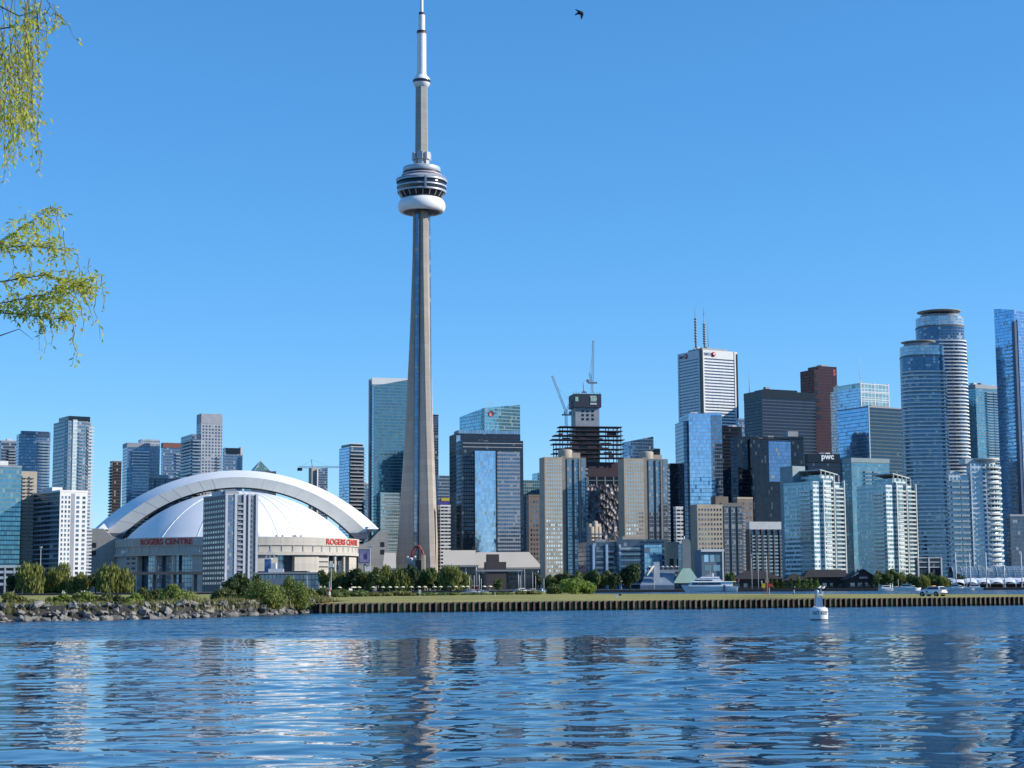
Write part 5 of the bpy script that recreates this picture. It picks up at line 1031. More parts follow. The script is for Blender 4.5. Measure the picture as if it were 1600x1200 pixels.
# ferry terminal: concrete shaft over a green copper pyramid, blue sloped wing
p = at(1070, 890, 1030); r = thing('ferry_terminal', 'waterfront terminal with a pale concrete tower on a green pyramid roof', 'terminal', (p.x, 1030, GZ)); s = 1030/F; z = lambda y: Zat(1070, y, 1030) - GZ; X = lambda px: (px - 1070)*s
mb = MB(); mb.box(X(1066), X(1079), -3, 3, 0, z(848)); mb.tube([(X(1072.5), -2.97, z(848)), (X(1072.5), 2.97, z(848))], 6.4*s, 20, sm=False); mb.build('concrete_tower', M_conc2, r); mb = MB(); mb.box(X(1061), X(1065.9), -1, 3, 0, z(850)); mb.build('glass_shaft', facade('shaft glass', 2.4, 1.2, .1, .1, (.2, .32, .42), (.2, .25, .3), .7, .1, .02), r); mb = MB(); mb.tube([(X(1070), 0, z(846)), (X(1070), 0, z(838))], .35, 6); mb.build('finial', M_offw, r)
mb = MB(); q = [(X(1050), -10), (X(1091), -10), (X(1091), 8), (X(1050), 8)]; t = [(X(1066), -3.2), (X(1078), -3.2), (X(1078), 3.2), (X(1066), 3.2)]; 
for i in range(4): a, c, d_, e = q[i], q[(i+1) % 4], t[(i+1) % 4], t[i]; mb.face([(*a, z(911)), (*c, z(911)), (*d_, z(888)), (*e, z(888))])
mb.build('pyramid_roof', plain('verdigris roof', (.30, .42, .34), .6, stretch=(1, 1, .3)), r); mb = MB(); mb.box(X(1052), X(1089), -8, 7, 0, z(911)); mb.build('hall', g_dark, r)
mb = MB(); mb.face([(X(998), -12, z(914)), (X(1050), -12, z(914)), (X(1056), 6, z(893)), (X(1012), 6, z(893))]); mb.face([(X(998), -12, 0), (X(1050), -12, 0), (X(1050), -12, z(914)), (X(998), -12, z(914))]); mb.face([(X(1050), -12, 0), (X(1056), 6, 0), (X(1056), 6, z(893)), (X(1050), -12, z(914))]); mb.build('sloped_wing', plain('blue grey roof', (.17, .22, .28), .5), r); mb = MB(); mb.box(X(1014), X(1064), 6.2, 16, 0, z(886)); mb.build('terrace_block', facade('terrace wall', 2.6, 3, .45, .1, (.04, .05, .07), (.45, .46, .48), .5, .1, .02), r)
for k in range(7): mb = MB(); x = X(1016 + 7*k); mb.lathe([(.1, z(883.5)), (1.3, z(885.6)), (.1, z(885.7))], 8, x, 8); mb.build('terrace_parasol', M_offw, r)
mb = MB(); mb.face([(X(1008), -14, z(899)), (X(1017), -14, z(884)), (X(1024), -6, z(884)), (X(1012), -6, z(899))]); mb.box(X(1020), X(1029), -9, -4, 0, z(878)); mb.build('white_canopy', M_offw, r)
b = Bld('office_block', 'boxy blue grey block with a white frame and square windows behind the yacht', 1093, 1096, 1130, 859, 1060, 8, cat='building', d=18); b.body(plain('blue grey block wall', (.15, .19, .24), .5)); b.box('white_frame', -.4, b.w+.4, -1, .5, b.h - 1.2, b.h+.3, M_offw); b.piers('F', [b.w-.5], 0, b.h-1.2, .9, .9, M_offw); b.windows('F', 1, b.w-1.5, 3, b.z(879), b.z(866), 1, .7, .85, glassmat('blue window', (.30, .45, .6))); b.windows('F', 1, b.w-1.5, 2, b.z(893), b.z(882), 1, .75, .85, _M['blue window'])
b = Bld('stone_block', 'beige stone building with tall dark openings behind the terminal tower', 1036, 1041, 1103, 853, 1260, 10, cat='building', d=20); b.body(M_beige); b.windows('F', 1, b.w-1, 5, 3, b.h*.75, 1, .55, .85, M_black); b.box('attic', b.w*.05, b.w*.35, 2, 14, b.h, b.h+3, M_conc2); parapet(b, mat=M_beige)
# dark roofed restaurants
def hip(label, x0, x1, ye, yr, Y, dep, ridge=.3, gable=False, name='restaurant'):
    X0, X1 = K(x0, ye)*Y, K(x1, ye)*Y; W = X1-X0; r = thing(name, label, 'restaurant', (X0, Y, GZ)); ze, zr = Zat(x0, ye, Y) - GZ, Zat(x0, yr, Y+dep/2) - GZ; o = 1.2; rf = plain('brown shingle roof', (.032, .027, .027), .85)
    mb = MB(); a = [(-o, -o), (W+o, -o), (W+o, dep+o), (-o, dep+o)]; A = [(*q, ze) for q in a]
    if gable: P, Q = (W/2, -o, zr), (W/2, dep+o, zr); mb.face([A[1], A[2], Q, P]); mb.face([A[3], A[0], P, Q])
    else:
        P, Q = (W*ridge, dep/2, zr), (W*(1-ridge), dep/2, zr); mb.face([A[0], A[1], Q, P]); mb.face([A[1], A[2], Q]); mb.face([A[2], A[3], P, Q]); mb.face([A[3], A[0], P])
    mb.build('roof', rf, r); mb = MB(); mb.box(0, W, 0, dep, 0, ze + .1)
    if gable: mb.face([(0, -.05, ze), (W, -.05, ze), (W/2, -.05, zr - .4)])
    mb.build('wall', plain('brown plank wall', (.05, .036, .034), .8), r); n = max(2, int(W/4)); mb = MB(); mb.box(-1.2, 1.2, -.3, .1, .8, 3); me = tmp_mesh(mb, 'window', [M_win])
    for k in range(n): obj('window', me, r, (W*(k+.5)/n, 0, 0))
    mb = MB(); mb.box(-1, W+1, -5, -4.7, 1.0, 1.15); 
    for k in range(int(W/3)): mb.box(k*3, k*3+.15, -5, -4.8, 0, 1)
    mb.build('deck_railing', M_brown, r); return r, W, ze, zr
hip('dark brown hip roofed restaurant right behind the yacht stern', 1146, 1222, 905, 892, 985, 22); hip('small dark hip roofed pavilion left of the gabled boathouse restaurant', 1226, 1263, 907, 896, 978, 14, .45); hip('long dark roofed hall with pale skylight strips left of the gabled boathouse', 1258, 1330, 902, 890, 1000, 20, .15)
r, W, ze, zr = hip('dark gabled boathouse restaurant with a pinkish sign in its gable', 1326, 1372, 906, 889.5, 975, 20, gable=True)
mb = MB(); mb.box(W*.36, W*.64, -.5, -.1, ze+.6, ze+1.7); mb.build('sign', plain('pink sign', (.55, .35, .33), .6), r)
for q in (.3, .42): mb = MB(); mb.box(W*q, W*q + .9, 6, 7, zr - 2, zr + 2.2); mb.build('chimney', M_offw, r)
# glass arcade and white scalloped tent
p = at(1490, 905, 1040); r = thing('glass_arcade', 'long pale barrel vaulted glass arcade at the right edge of the harbour', 'arcade', (p.x, 1040, GZ)); s = 1040/F; W = 150*s; zb = Zat(1490, 902, 1040) - GZ; zt = Zat(1490, 885, 1040) - GZ; mb = MB(); n = 14; rr = zt - zb
for i in range(n):
    a, c = pi*i/n, pi*(i+1)/n; mb.face([(0, rr - rr*cos(a), zb + rr*sin(a)), (0, rr - rr*cos(c), zb + rr*sin(c)), (W, rr - rr*cos(c), zb + rr*sin(c)), (W, rr - rr*cos(a), zb + rr*sin(a))][::-1], 0, [(0, a*rr), (0, c*rr), (W, c*rr), (W, a*rr)][::-1])
mb.build('vault', facade('vault glass', 1.6, 2.4, .12, .1, (.22, .32, .38), (.30, .38, .42), .5, .2, .03, blind=.1), r); mb = MB(); mb.box(0, W, 0, rr*2, 0, zb); mb.build('base_wall', M_gclad, r)
for k in range(12): mb = MB(); x = W*k/11; mb.tube([(x, rr - (rr+.15)*cos(pi*i/10), zb + (rr+.15)*sin(pi*i/10)) for i in range(11)], .18, 6); mb.build('vault_rib', M_slab, r)
p = at(1487, 915, 962); r = thing('tent_canopy', 'white scalloped tent canopy over a dark terrace on the right quay', 'canopy', (p.x, 962, GZ)); s = 962/F; W = 140*s; z1, z0 = Zat(1500, 903, 970) - GZ, Zat(1500, 909.5, 962) - GZ; mb = MB(); n = 56; P = []
for i in range(n+1): x = W*i/n; sc = abs(sin(pi*i/8)); P.append((x, z0 - 1.3 + 1.3*sc**.6, z1 - .35 + .35*abs(cos(pi*i/8))))
for (x, a, t_), (x2, a2, t2) in zip(P, P[1:]): mb.face([(x, 0, a), (x2, 0, a2), (x2, 1.5, (a2+t2)/2 + .3), (x, 1.5, (a+t_)/2 + .3)], sm=True); mb.face([(x, 1.5, (a+t_)/2+.3), (x2, 1.5, (a2+t2)/2+.3), (x2, 9, t2), (x, 9, t_)], sm=True); mb.face([(x, 9, t_), (x2, 9, t2), (x2, 16, a2), (x, 16, a)], sm=True)
mb.build('canvas', plain('white canvas', (.66, .70, .76), .7, var=.05), r); mb = MB(); mb.box(0, W, 8, 15, 0, z0 - 1.2); mb.build('terrace_wall', plain('dark red terrace', (.05, .03, .03), .8), r)
for k in range(8): mb = MB(); x = W*k/7; mb.tube([(x, .3, 0), (x, .3, z0)], .14, 6); mb.build('tent_pole', M_offw, r)
# ---- lamps, masts, parasols, boats ---------------------------------------------------------------
def lamp(px, yt, Y, label, heads=1, base=GZ, rad=.16, group='lamp posts on the waterfront'):
    X = K(px, yt)*Y; h = Zat(px, yt, Y) - base; r = thing('lamp_post', label, 'lamp post', (X, Y, base), 0, group); mb = MB(); mb.tube([(0, 0, 0), (0, 0, h*.5), (0, 0, h)], [rad*1.3, rad, rad*.8], 8); mb.build('post', M_slab, r)
    mb = MB()
    for k in range(heads): x = (k - (heads-1)/2)*1.5; mb.box(x-.6, x+.6, -.5, .5, h, h+.7)
    if heads > 1: mb.box(-1.6, 1.6, -.15, .15, h-.3, h-.02)
    mb.build('lamp_head', M_offw, r)
lamp(64, 856, 985, 'pale lamp post in front of the shaded flank of the white slab block'); lamp(578.5, 854, 990, 'tall floodlight post with a pair of heads beside the advertising screen', 3, rad=.22); lamp(517.5, 886, 400, 'thin grey pole near the end of the sheet pile wall', 1, AZ, .07); lamp(955.7, 901, 960, 'short lamp post in front of the dark tree right of the beige twins', 2); lamp(1022, 907, 955, 'white post in front of the blue sloped terminal wing'); lamp(1174, 868, 975, 'lamp post in front of the dark mid rise, left one of three', 1); lamp(1184, 866, 975, 'lamp post in front of the dark mid rise, middle one of three', 1); lamp(971, 909, 958, 'short white post under the dark rounded tree', 1)
for k, (px, yt, lb) in enumerate(((1492.7, 864, 'tall white flagpole at the left end of the white tent'), (1514.7, 865, 'tall white flagpole second from the left end of the white tent'), (1540, 864, 'tall white flagpole in the middle of the white tent'), (1569, 884, 'shorter white flagpole right of the middle of the white tent'), (1595, 863, 'tall white flagpole nearest the right edge of the view'))):
    Y = 955; X = K(px, yt)*Y; h = Zat(px, yt, Y) - GZ; r = thing('flagpole', lb, 'flagpole', (X, Y, GZ), 0, 'white poles by the tent'); mb = MB(); mb.tube([(0, 0, 0), (0, 0, h)], [.34, .24], 8); mb.build('pole', M_offw, r); mb = MB(); mb.box(-.6, .6, -.6, .6, 0, .4); mb.build('foot', M_slab, r); mb = MB(); mb.lathe([(.05, h + .5), (.4, h + .2), (.05, h)], 8); mb.build('finial', M_offw, r)
def parasol_proto():
    r = thing('beach_parasol', 'pale yellow beach parasol on the sand in front of the willows', 'parasol', (0, 0, GZ), 0, 'yellow parasols along the beach'); mb = MB(); mb.lathe([(.05, 2.75), (.6, 2.6), (1.25, 2.2), (1.38, 2.0), (1.2, 2.1), (.05, 2.5)], 12); mb.build('canopy', plain('pale yellow canopy', (.72, .66, .42), .7, var=.05), r); mb = MB(); mb.tube([(0, 0, 0), (0, 0, 2.6)], .06, 6); mb.build('pole', M_offw, r); return r
pr = parasol_proto(); first = True
for q in (180, 300, 322, 360, 490, 580, 645, 705, 765, 845, 915, 970, 1060, 1115, 1195, 1255, 1320, 1365, 1520, 1575):
    px = 500 + q/5.926; Y = 946 + random.uniform(-2, 5); L = (K(px, 920)*Y, Y, GZ)
    if first: pr.location = L; first = False
    else: dup(pr, L, random.uniform(0, 3))
px = 760; dup(pr, (K(765, 920)*950, 950, GZ), .3, 'white parasol standing alone at the right end of the beach')
b = Bld('kiosk', 'small red kiosk among the parasols at the end of the beach', 724, 725, 748, 916, 962, 4, cat='kiosk', d=5); b.body(plain('kiosk red', (.35, .03, .035), .6)); b.box('flat_roof', -.4, b.w+.4, -.6, 5, b.h, b.h+.3, M_offw); b.windows('F', .5, b.w-.5, 4, .8, b.h-.3, 1, .7, .6, M_black)
def sailboat(px, yt, Y, label, hl=8, sz=1.0):
    X = K(px, 925)*Y; h = Zat(px, yt, Y); r = thing('sailboat', label, 'sailboat', (X, Y, 0), random.uniform(-.3, .3), 'moored sailboats without sails'); mb = MB(); S = [(-.5, .30), (-.3, .42), (0, .5), (.25, .38), (.42, .16), (.5, .02)]; V = []
    for x, w_ in S: V += [(x*hl, -w_*2.4, 1.0), (x*hl*.94, -w_*1.6, -.2), (x*hl*.94, w_*1.6, -.2), (x*hl, w_*2.4, 1.0)]
    fs = []
    for i in range(len(S)-1):
        for k in range(4): k2 = (k+1) % 4; fs.append((i*4+k, i*4+k2, i*4+4+k2, i*4+4+k))
    fs += [(3, 2, 1, 0), (20, 21, 22, 23)]; mb.mesh(V, fs); mb.build('hull', M_offw, r); mb = MB(); mb.box(-hl*.22, hl*.15, -.8, .8, .98, 1.55); mb.build('cabin', M_slab, r); mb = MB(); mb.tube([(0, 0, 1), (0, 0, h)], [.14, .10], 6); mb.build('mast', M_offw, r); mb = MB(); mb.tube([(0, 0, 2.2), (-hl*.4, 0, 2.1)], .11, 6); mb.build('boom', M_slab, r)
for px, yt, lb in ((733.7, 901, 'behind the red kiosk'), (741, 899, 'right of the red kiosk'), (752, 904, 'between the red kiosk and the white parasol'), (813, 899, 'left of the tall masted pair below the tan roofs'), (820, 888, 'with the tallest mast below the tan roofs'), (832.5, 894, 'with a white hull at the foot of the first beige twin'), (837, 900, 'with a thin mast at the foot of the first beige twin'), (850, 904, 'left of the bright green bushes'), (1404, 905, 'moored among the marina boats left of the car'), (1511, 873, 'with a tall mast moored before the white tent')):
    sailboat(px, yt, 925 + random.uniform(-5, 8), 'sailboat with bare mast ' + lb)
def motorboat(px, L, Y, label, rz=0.0, hgt=1.0):
    X = K(px, 923)*Y; r = thing('motorboat', label, 'motorboat', (X, Y, 0), rz, 'moored motorboats'); mb = MB(); S = [(-.5, .44, .0), (-.2, .5, 0), (.2, .42, .1), (.4, .2, .25), (.5, .02, .4)]; V = []; W = L*.32
    for x, w_, u in S: V += [(x*L, -w_*W, (1.0+u)*hgt), (x*L*.92, -w_*W*.7, -.2), (x*L*.92, w_*W*.7, -.2), (x*L, w_*W, (1.0+u)*hgt)]
    fs = []
    for i in range(len(S)-1):
        for k in range(4): k2 = (k+1) % 4; fs.append((i*4+k, i*4+k2, i*4+4+k2, i*4+4+k))
    fs += [(3, 2, 1, 0), (16, 17, 18, 19)]; mb.mesh(V, fs); mb.build('hull', M_white, r); mb = MB(); z = 1.02*hgt; mb.mesh([(-.35*L, -W*.36, z), (.18*L, -W*.3, z), (.18*L, W*.3, z), (-.35*L, W*.36, z), (-.30*L, -W*.3, z+1.2*hgt), (.06*L, -W*.26, z+1.2*hgt), (.06*L, W*.26, z+1.2*hgt), (-.3*L, W*.3, z+1.2*hgt)], [(0,1,5,4), (1,2,6,5), (2,3,7,6), (3,0,4,7), (4,5,6,7)]); mb.build('cabin', M_offw, r); mb = MB(); mb.box(-.28*L, .10*L, -W*.345, W*.345, z + .5*hgt, z + .95*hgt); mb.build('cabin_window', M_black, r)
for px, L, rz, lb, hh in ((818, 9, .4, 'white motorboat below the tan roofs', 1.2), (842, 6, 2.9, 'small white motorboat between the masts', 1), (1387, 10, .1, 'white motorboat under the green topped dock at the marina', 1.3), (1413, 12, 3.0, 'white cruiser with a raised cabin left of the car', 1.6), (1427, 9, .2, 'white motorboat just left of the parked car', 1.2), (1490, 9, 2.9, 'white motorboat at the left end of the tent quay', 1.5), (1500, 10, .15, 'low white motorboat right of the car', 1.2), (1520, 11, 3.1, 'white motorboat with a domed cover before the tent', 1.5)): motorboat(px, L, 922 + random.uniform(-6, 8), lb, rz, hh)
# the white yacht
def yacht():
    Y = 905; X0, X1 = K(1064, 922)*Y, K(1153, 922)*Y; L = X1 - X0; r = thing('motor_yacht', 'large white motor yacht with dark window bands moored along the quay', 'yacht', ((X0+X1)/2, Y, 0), R_(2)); z = lambda y: Zat(1108, y, Y)
    S = [(-.5, .02, z(914)), (-.44, .22, z(914.3)), (-.3, .55, z(915)), (-.05, .9, z(916)), (.3, 1, z(916.3)), (.47, .95, z(916)), (.5, .9, z(917))]; V = []; mb = MB(); hw = 3.4
    for i, (x, w_, zt) in enumerate(S): xb = x*L + (2.6 if i == 0 else 1.6 if i == 1 else .5 if i == 2 else 0) - (.5 if i == 6 else 0); V += [(x*L, -w_*hw, zt), (xb, -w_*hw*.82, .9), (xb, -w_*hw*.6, -.3), (xb, w_*hw*.6, -.3), (xb, w_*hw*.82, .9), (x*L, w_*hw, zt)]
    fs = []
    for i in range(len(S)-1):
        for k in range(6): k2 = (k+1) % 6; fs.append((i*6+k, i*6+k2, i*6+6+k2, i*6+6+k))
    fs += [tuple(range(5, -1, -1)), tuple(range(36, 42))]; mb.mesh(V, fs); mb.build('hull', M_white, r)
    def deck(name, x0, x1, xt0, xt1, hw_, za, zb, mat):
        m2 = MB(); v = [(x0*L, -hw_, za), (x1*L, -hw_, za), (x1*L, hw_, za), (x0*L, hw_, za), (xt0*L, -hw_*.88, zb), (xt1*L, -hw_*.88, zb), (xt1*L, hw_*.88, zb), (xt0*L, hw_*.88, zb)]; m2.mesh(v, [(0,1,5,4), (1,2,6,5), (2,3,7,6), (3,0,4,7), (4,5,6,7)]); return m2.build(name, mat, r)
    deck('main_deckhouse', -.38, .40, -.30, .40, 2.9, z(916), z(909), M_white); deck('deck_window', -.335, -.20, -.30, -.215, 2.98, z(913.4), z(910.6), M_black); deck('deck_window', -.19, .20, -.205, .18, 2.98, z(913.4), z(910.8), M_black)
    deck('upper_deckhouse', -.30, .24, -.20, .16, 2.3, z(909), z(903.2), M_white); deck('upper_window', -.27, .05, -.235, .03, 2.36, z(907.4), z(905.2), M_black); deck('deck_overhang', -.34, .46, -.34, .46, 3.1, z(909.3), z(908.6), M_white); deck('flybridge', -.18, .17, -.14, .17, 2.2, z(903.2), z(901.2), M_white)
    m2 = MB(); m2.obox((.0, 0, z(902)), (.03*L, 0, z(893)), .3, .3); m2.obox((-1.2, 0, z(899)), (1.5, 0, z(899)), .2, .2); m2.tube([(.06*L, 0, z(901)), (.06*L, 0, z(896))], .5, 8); m2.build('radar_mast', M_offw, r)
    m2 = MB(); m2.box(.23*L, .23*L + 1.0, -3.7, -3.3, .2, z(914)); m2.build('fender', plain('dark fender', (.05, .08, .13)), r); m2 = MB(); m2.obox((-.49*L, -.2, z(914)+.9), (-.3*L, -1.8, z(915)+.9), .07, .07)
    for k in range(6): q = k/5; m2.obox(((-.49+.19*q)*L, -.2-1.6*q, z(914)), ((-.49+.19*q)*L, -.2-1.6*q, z(914)+.9), .06, .06)
    m2.build('bow_railing', M_slab, r); m2 = MB(); m2.tube([(.49*L, 0, z(909)), (.53*L, 0, z(905))], .06, 5); m2.face([(.525*L, 0, z(906)), (.50*L, 0.3, z(910.5)), (.515*L, .2, z(910.7)), (.535*L, 0, z(906.2))]); m2.build('stern_flag', plain('flag', (.6, .2, .18)), r)
yacht()
def tug():
    Y = 640; X = K(350, 922)*Y; r = thing('tugboat', 'small white workboat with a tall wheelhouse behind the shore bushes', 'workboat', (X, Y, 0)); z = lambda y: Zat(350, y, Y); s = Y/F
    motor = [(-14, .5), (-8, 1), (6, 1), (13, .15)]; mb = MB(); V = []
    for x, w_ in motor: V += [(x*s, -w_*2.2, z(922)), (x*s*.9, -w_*1.6, -.3), (x*s*.9, w_*1.6, -.3), (x*s, w_*2.2, z(922))]
    fs = []
    for i in range(3):
        for k in range(4): k2 = (k+1) % 4; fs.append((i*4+k, i*4+k2, i*4+4+k2, i*4+4+k))
    fs += [(3,2,1,0), (12,13,14,15)]; mb.mesh(V, fs); mb.build('hull', plain('blue hull', (.12, .16, .34), .5), r)
    for nm, x0, x1, y0, y1, m_ in (('deckhouse', -5, 9, 922, 915, M_offw), ('wheelhouse', -1.5, 6, 915, 908.5, M_offw), ('wheelhouse_window', -1.8, 6.3, 911.5, 909.3, M_black), ('wheelhouse_roof', -3, 7.5, 908.5, 907.6, M_offw), ('funnel', 7, 9, 915, 911, M_offw)): mb = MB(); k = .35 if 'window' in nm else .3; mb.box(x0*s, x1*s, -1.4 - (.05 if 'window' in nm else 0), 1.4 + (.05 if 'window' in nm else 0), z(y0), z(y1)); mb.build(nm, m_, r)
    mb = MB(); mb.tube([(1*s, 0, z(907.6)), (1*s, 0, z(895))], .12, 6); mb.obox((-3*s, 0, z(904)), (5*s, 0, z(904)), .12, .12); mb.build('signal_mast', M_offw, r)
tug()
# ---------------------------------------------------------------- trees and bushes
def crown_mesh(name, w, h, n, leaf, seed, mat, lobes=11, kind='round', zb=0.0):
    """A crown of leaf-clump faces scattered over uneven lobes, with gaps between them."""
    rnd = random.Random(seed); vs, fs = [], []; L = []
    for i in range(lobes):
        if kind == 'poplar': t = (i + .5) / lobes; L.append((Vector((rnd.uniform(-.12, .12)*w, rnd.uniform(-.12, .12)*w, zb + h*t)), w*.5*(1.15 - t)*rnd.uniform(.7, 1), h/lobes*1.1))
        else:
            a, q = rnd.uniform(0, 6.28), sqrt(rnd.random())*.36*w; t = rnd.random()
            zc = zb + h*(.30 + .52*t)*(1 - .35*(q/(.36*w))**2) if kind != 'bush' else zb + h*(.18 + .5*t)*(1 - .4*(q/(.36*w))**2)
            r = w*rnd.uniform(.15, .27)*(1.1 - .3*t); L.append((Vector((q*cos(a), q*sin(a), zc)), r, r*rnd.uniform(.65, .95)*min(1.5, h/w*1.15)))
    for i in range(n):
        c, r, rz = L[rnd.randrange(len(L))]; u = Vector((rnd.gauss(0, 1), rnd.gauss(0, 1), rnd.gauss(0, 1))).normalized(); k = rnd.uniform(.55, 1.08)
        p = c + Vector((u.x*r*k, u.y*r*k, u.z*rz*k))
        if kind == 'willow': p.z -= rnd.random()**2 * h*.45*(0.3 + hypot(p.x, p.y)/w*1.6)
        if p.z < zb + .02*h: p.z = zb + rnd.uniform(.02, .12)*h
        nrm = (u + Vector((rnd.gauss(0, .6), rnd.gauss(0, .6), rnd.gauss(0, .6)))).normalized(); a = nrm.cross(Vector((0, 0, 1)) if abs(nrm.z) < .9 else Vector((1, 0, 0))).normalized(); b2 = nrm.cross(a)
        th = rnd.uniform(0, 3.14); a, b2 = a*cos(th) + b2*sin(th), b2*cos(th) - a*sin(th); s1, s2 = leaf*rnd.uniform(.5, 1.1), leaf*rnd.uniform(.3, .7)
        if kind == 'willow': a, b2 = Vector((0, 0, -1)), Vector((cos(th), sin(th), 0)); s1, s2 = leaf*rnd.uniform(.7, 1.6), leaf*rnd.uniform(.25, .5)
        m = len(vs); vs += [p - a*s1, p - b2*s2 + a*s1*.15, p + a*s1, p + b2*s2 + a*s1*.15]; fs.append((m, m+1, m+2, m+3))
    zs = sorted(p.z for p in vs); top = zs[int(len(zs)*.992)]; lo = zb; k = h / max(.1, top - lo)
    for p in vs: p.z = lo + (p.z - lo)*k
    rs = sorted(hypot(p.x, p.y) for p in vs); k = (w*.5) / rs[int(len(rs)*.98)]
    for p in vs: p.x *= k; p.y *= k
    mb = MB(); mb.mesh(vs, fs); o = mb.build(name, mat); me = o.data; bpy.data.objects.remove(o); return me
def trunk_mesh(h, r, w, seed, mat, nl=6):
    rnd = random.Random(seed); mb = MB(); mb.tube([(0, 0, -.3), (rnd.uniform(-.02, .02)*h, 0, h*.3), (rnd.uniform(-.05, .05)*h, 0, h*.62)], [r, r*.75, r*.4], 8)
    for i in range(nl): a = 6.28*i/nl + rnd.uniform(-.4, .4); z0 = h*rnd.uniform(.25, .5); mb.tube([(0, 0, z0), (w*.18*cos(a), w*.18*sin(a), z0 + h*.16), (w*.33*cos(a), w*.33*sin(a), z0 + h*.30)], [r*.42, r*.28, r*.1], 6)
    o = mb.build('trunk', mat); me = o.data; bpy.data.objects.remove(o); return me
bark = plain('bark', (.10, .08, .06), .9, var=.3, scale=2)
L_mid = leafmat('mid green leaves', (.075, .115, .03), (.15, .185, .05)); L_dark = leafmat('dark green leaves', (.03, .055, .02), (.07, .105, .035)); L_will = leafmat('willow leaves', (.12, .15, .035), (.26, .27, .07)); L_brt = leafmat('bright spring leaves', (.12, .19, .03), (.22, .30, .05)); L_bush = leafmat('bush leaves', (.09, .13, .025), (.24, .28, .06), scale=1.2)
KINDS = {}
def tree_kind(k, w, h, n, leaf, mat, kind, var=3):
    KINDS[k] = [(crown_mesh('crown', w, h, n, leaf, 40*len(KINDS) + i, mat, 12, kind), trunk_mesh(h, h*.028, w, i + 7, bark), w, h) for i in range(var)]
tree_kind('willow', 10, 12, 2600, .62, L_will, 'willow'); tree_kind('round', 9, 10, 2600, .55, L_mid, 'round'); tree_kind('dark', 10, 11, 2600, .6, L_dark, 'round'); tree_kind('poplar', 3.6, 9, 900, .42, L_brt, 'poplar', 2); tree_kind('poplar_dark', 3.6, 9, 900, .42, L_mid, 'poplar', 2)
def tree(px, ytop, wpx, Y, k, label, group, base=GZ, name='tree'):
    cr, tr, w0, h0 = random.choice(KINDS[k]); z1 = Zat(px, ytop, Y); X = K(px, ytop)*Y; r = thing(name, label, 'tree', (X, Y, base), random.uniform(0, 6.28), group); sx = wpx/F*Y/w0; sz = (z1 - base)/h0/1.0
    a = obj('crown', cr, r); t = obj('trunk', tr, r); r.scale = (sx, sx, sz)
for px, yt, wp, k, lb in ((26, 899, 34, 'dark', 'dark low tree at the left end of the row before the garage'), (55, 882, 56, 'willow', 'tall willow in front of the shaded flank of the white slab block'), (93, 883, 42, 'willow', 'willow in front of the white slab block, second tall one of the row'), (124, 897, 40, 'willow', 'lower willow between two tall ones before the white slab block'), (150, 893, 36, 'dark', 'darker tree at the left side of the broad willow'), (178, 884, 62, 'willow', 'broad willow in front of the left stadium pier')): tree(px, yt, wp, 985 + random.uniform(-12, 10), k, lb, 'waterfront trees', name='willow_tree' if k == 'willow' else 'tree')
for px, yt, wp, k, lb in ((512, 892, 34, 'round', 'first tree right of the grey pavilion'), (533, 895, 30, 'willow', 'tree in front of the right stadium wall'), (552, 889, 30, 'dark', 'darker tree below the advertising screen'), (567, 893, 32, 'willow', 'willow just right of the advertising screen post'), (590, 888, 34, 'round', 'tree between advertising screen and concrete tower'), (608, 886, 36, 'willow', 'willow at the left foot of the concrete tower'), (628, 889, 34, 'willow', 'willow in front of the left leg of the concrete tower'), (643, 883, 32, 'dark', 'dark tree below the clock gateway'), (655, 896, 26, 'willow', 'low willow below the cream gateway pier'), (670, 888, 34, 'round', 'tree under the right legs of the concrete tower'), (686, 896, 22, 'round', 'small tree right of the concrete tower base'), (705, 885, 42, 'willow', 'broad willow below the first tan roof'), (726, 896, 26, 'willow', 'smaller willow right of the broad one below the tan roof')): tree(px, yt, wp, 962 + random.uniform(-8, 14), k, 'leafy ' + lb, 'waterfront trees')
for i, (px, yt, wp, k, lb) in enumerate(((778, 905, 16, 'round', 'small tree behind the sailboat masts'), (841, 896, 20, 'dark', 'tree at the left foot of the first beige twin'), (858, 899, 22, 'round', 'tree below the first beige twin, left one'), (872, 897, 22, 'dark', 'darker tree below the first beige twin'), (886, 894, 24, 'round', 'tree above the bright bushes'), (903, 893, 24, 'round', 'tree below the right half of the first beige twin'), (919, 894, 22, 'round', 'tree at the left end of the low dark condo'), (933, 891, 24, 'round', 'tree before the low dark condo'), (948, 892, 22, 'round', 'tree before the pale blue pier of the low condo'), (962, 896, 20, 'dark', 'dark purplish tree left of the big rounded one'), (984, 882, 38, 'dark', 'big dark rounded tree before the mirror bay of the low condo'))): tree(px, yt, wp, 955 + random.uniform(-6, 12), k, 'leafy ' + lb, 'waterfront trees')
for px, yt, k, lb in ((1141, 895, 'round', 'small tree between yacht and brown restaurant'), (1205, 903, 'poplar_dark', 'first dull sapling right of the windsock mast'), (1214, 905, 'poplar_dark', 'second dull sapling right of the windsock mast'), (1223, 904, 'poplar_dark', 'third dull sapling right of the windsock mast'), (1236, 903, 'poplar_dark', 'dull sapling left of the four bright ones'), (1247, 900, 'poplar', 'first of the four bright green saplings'), (1258, 902, 'poplar', 'second of the four bright green saplings'), (1267, 903, 'poplar', 'third of the four bright green saplings'), (1276, 904, 'poplar', 'last of the four bright green saplings')): tree(px, yt, 13 if k != 'round' else 18, 950, k, lb, 'saplings on the quay' if k != 'round' else 'waterfront trees', name='sapling' if k != 'round' else 'tree')
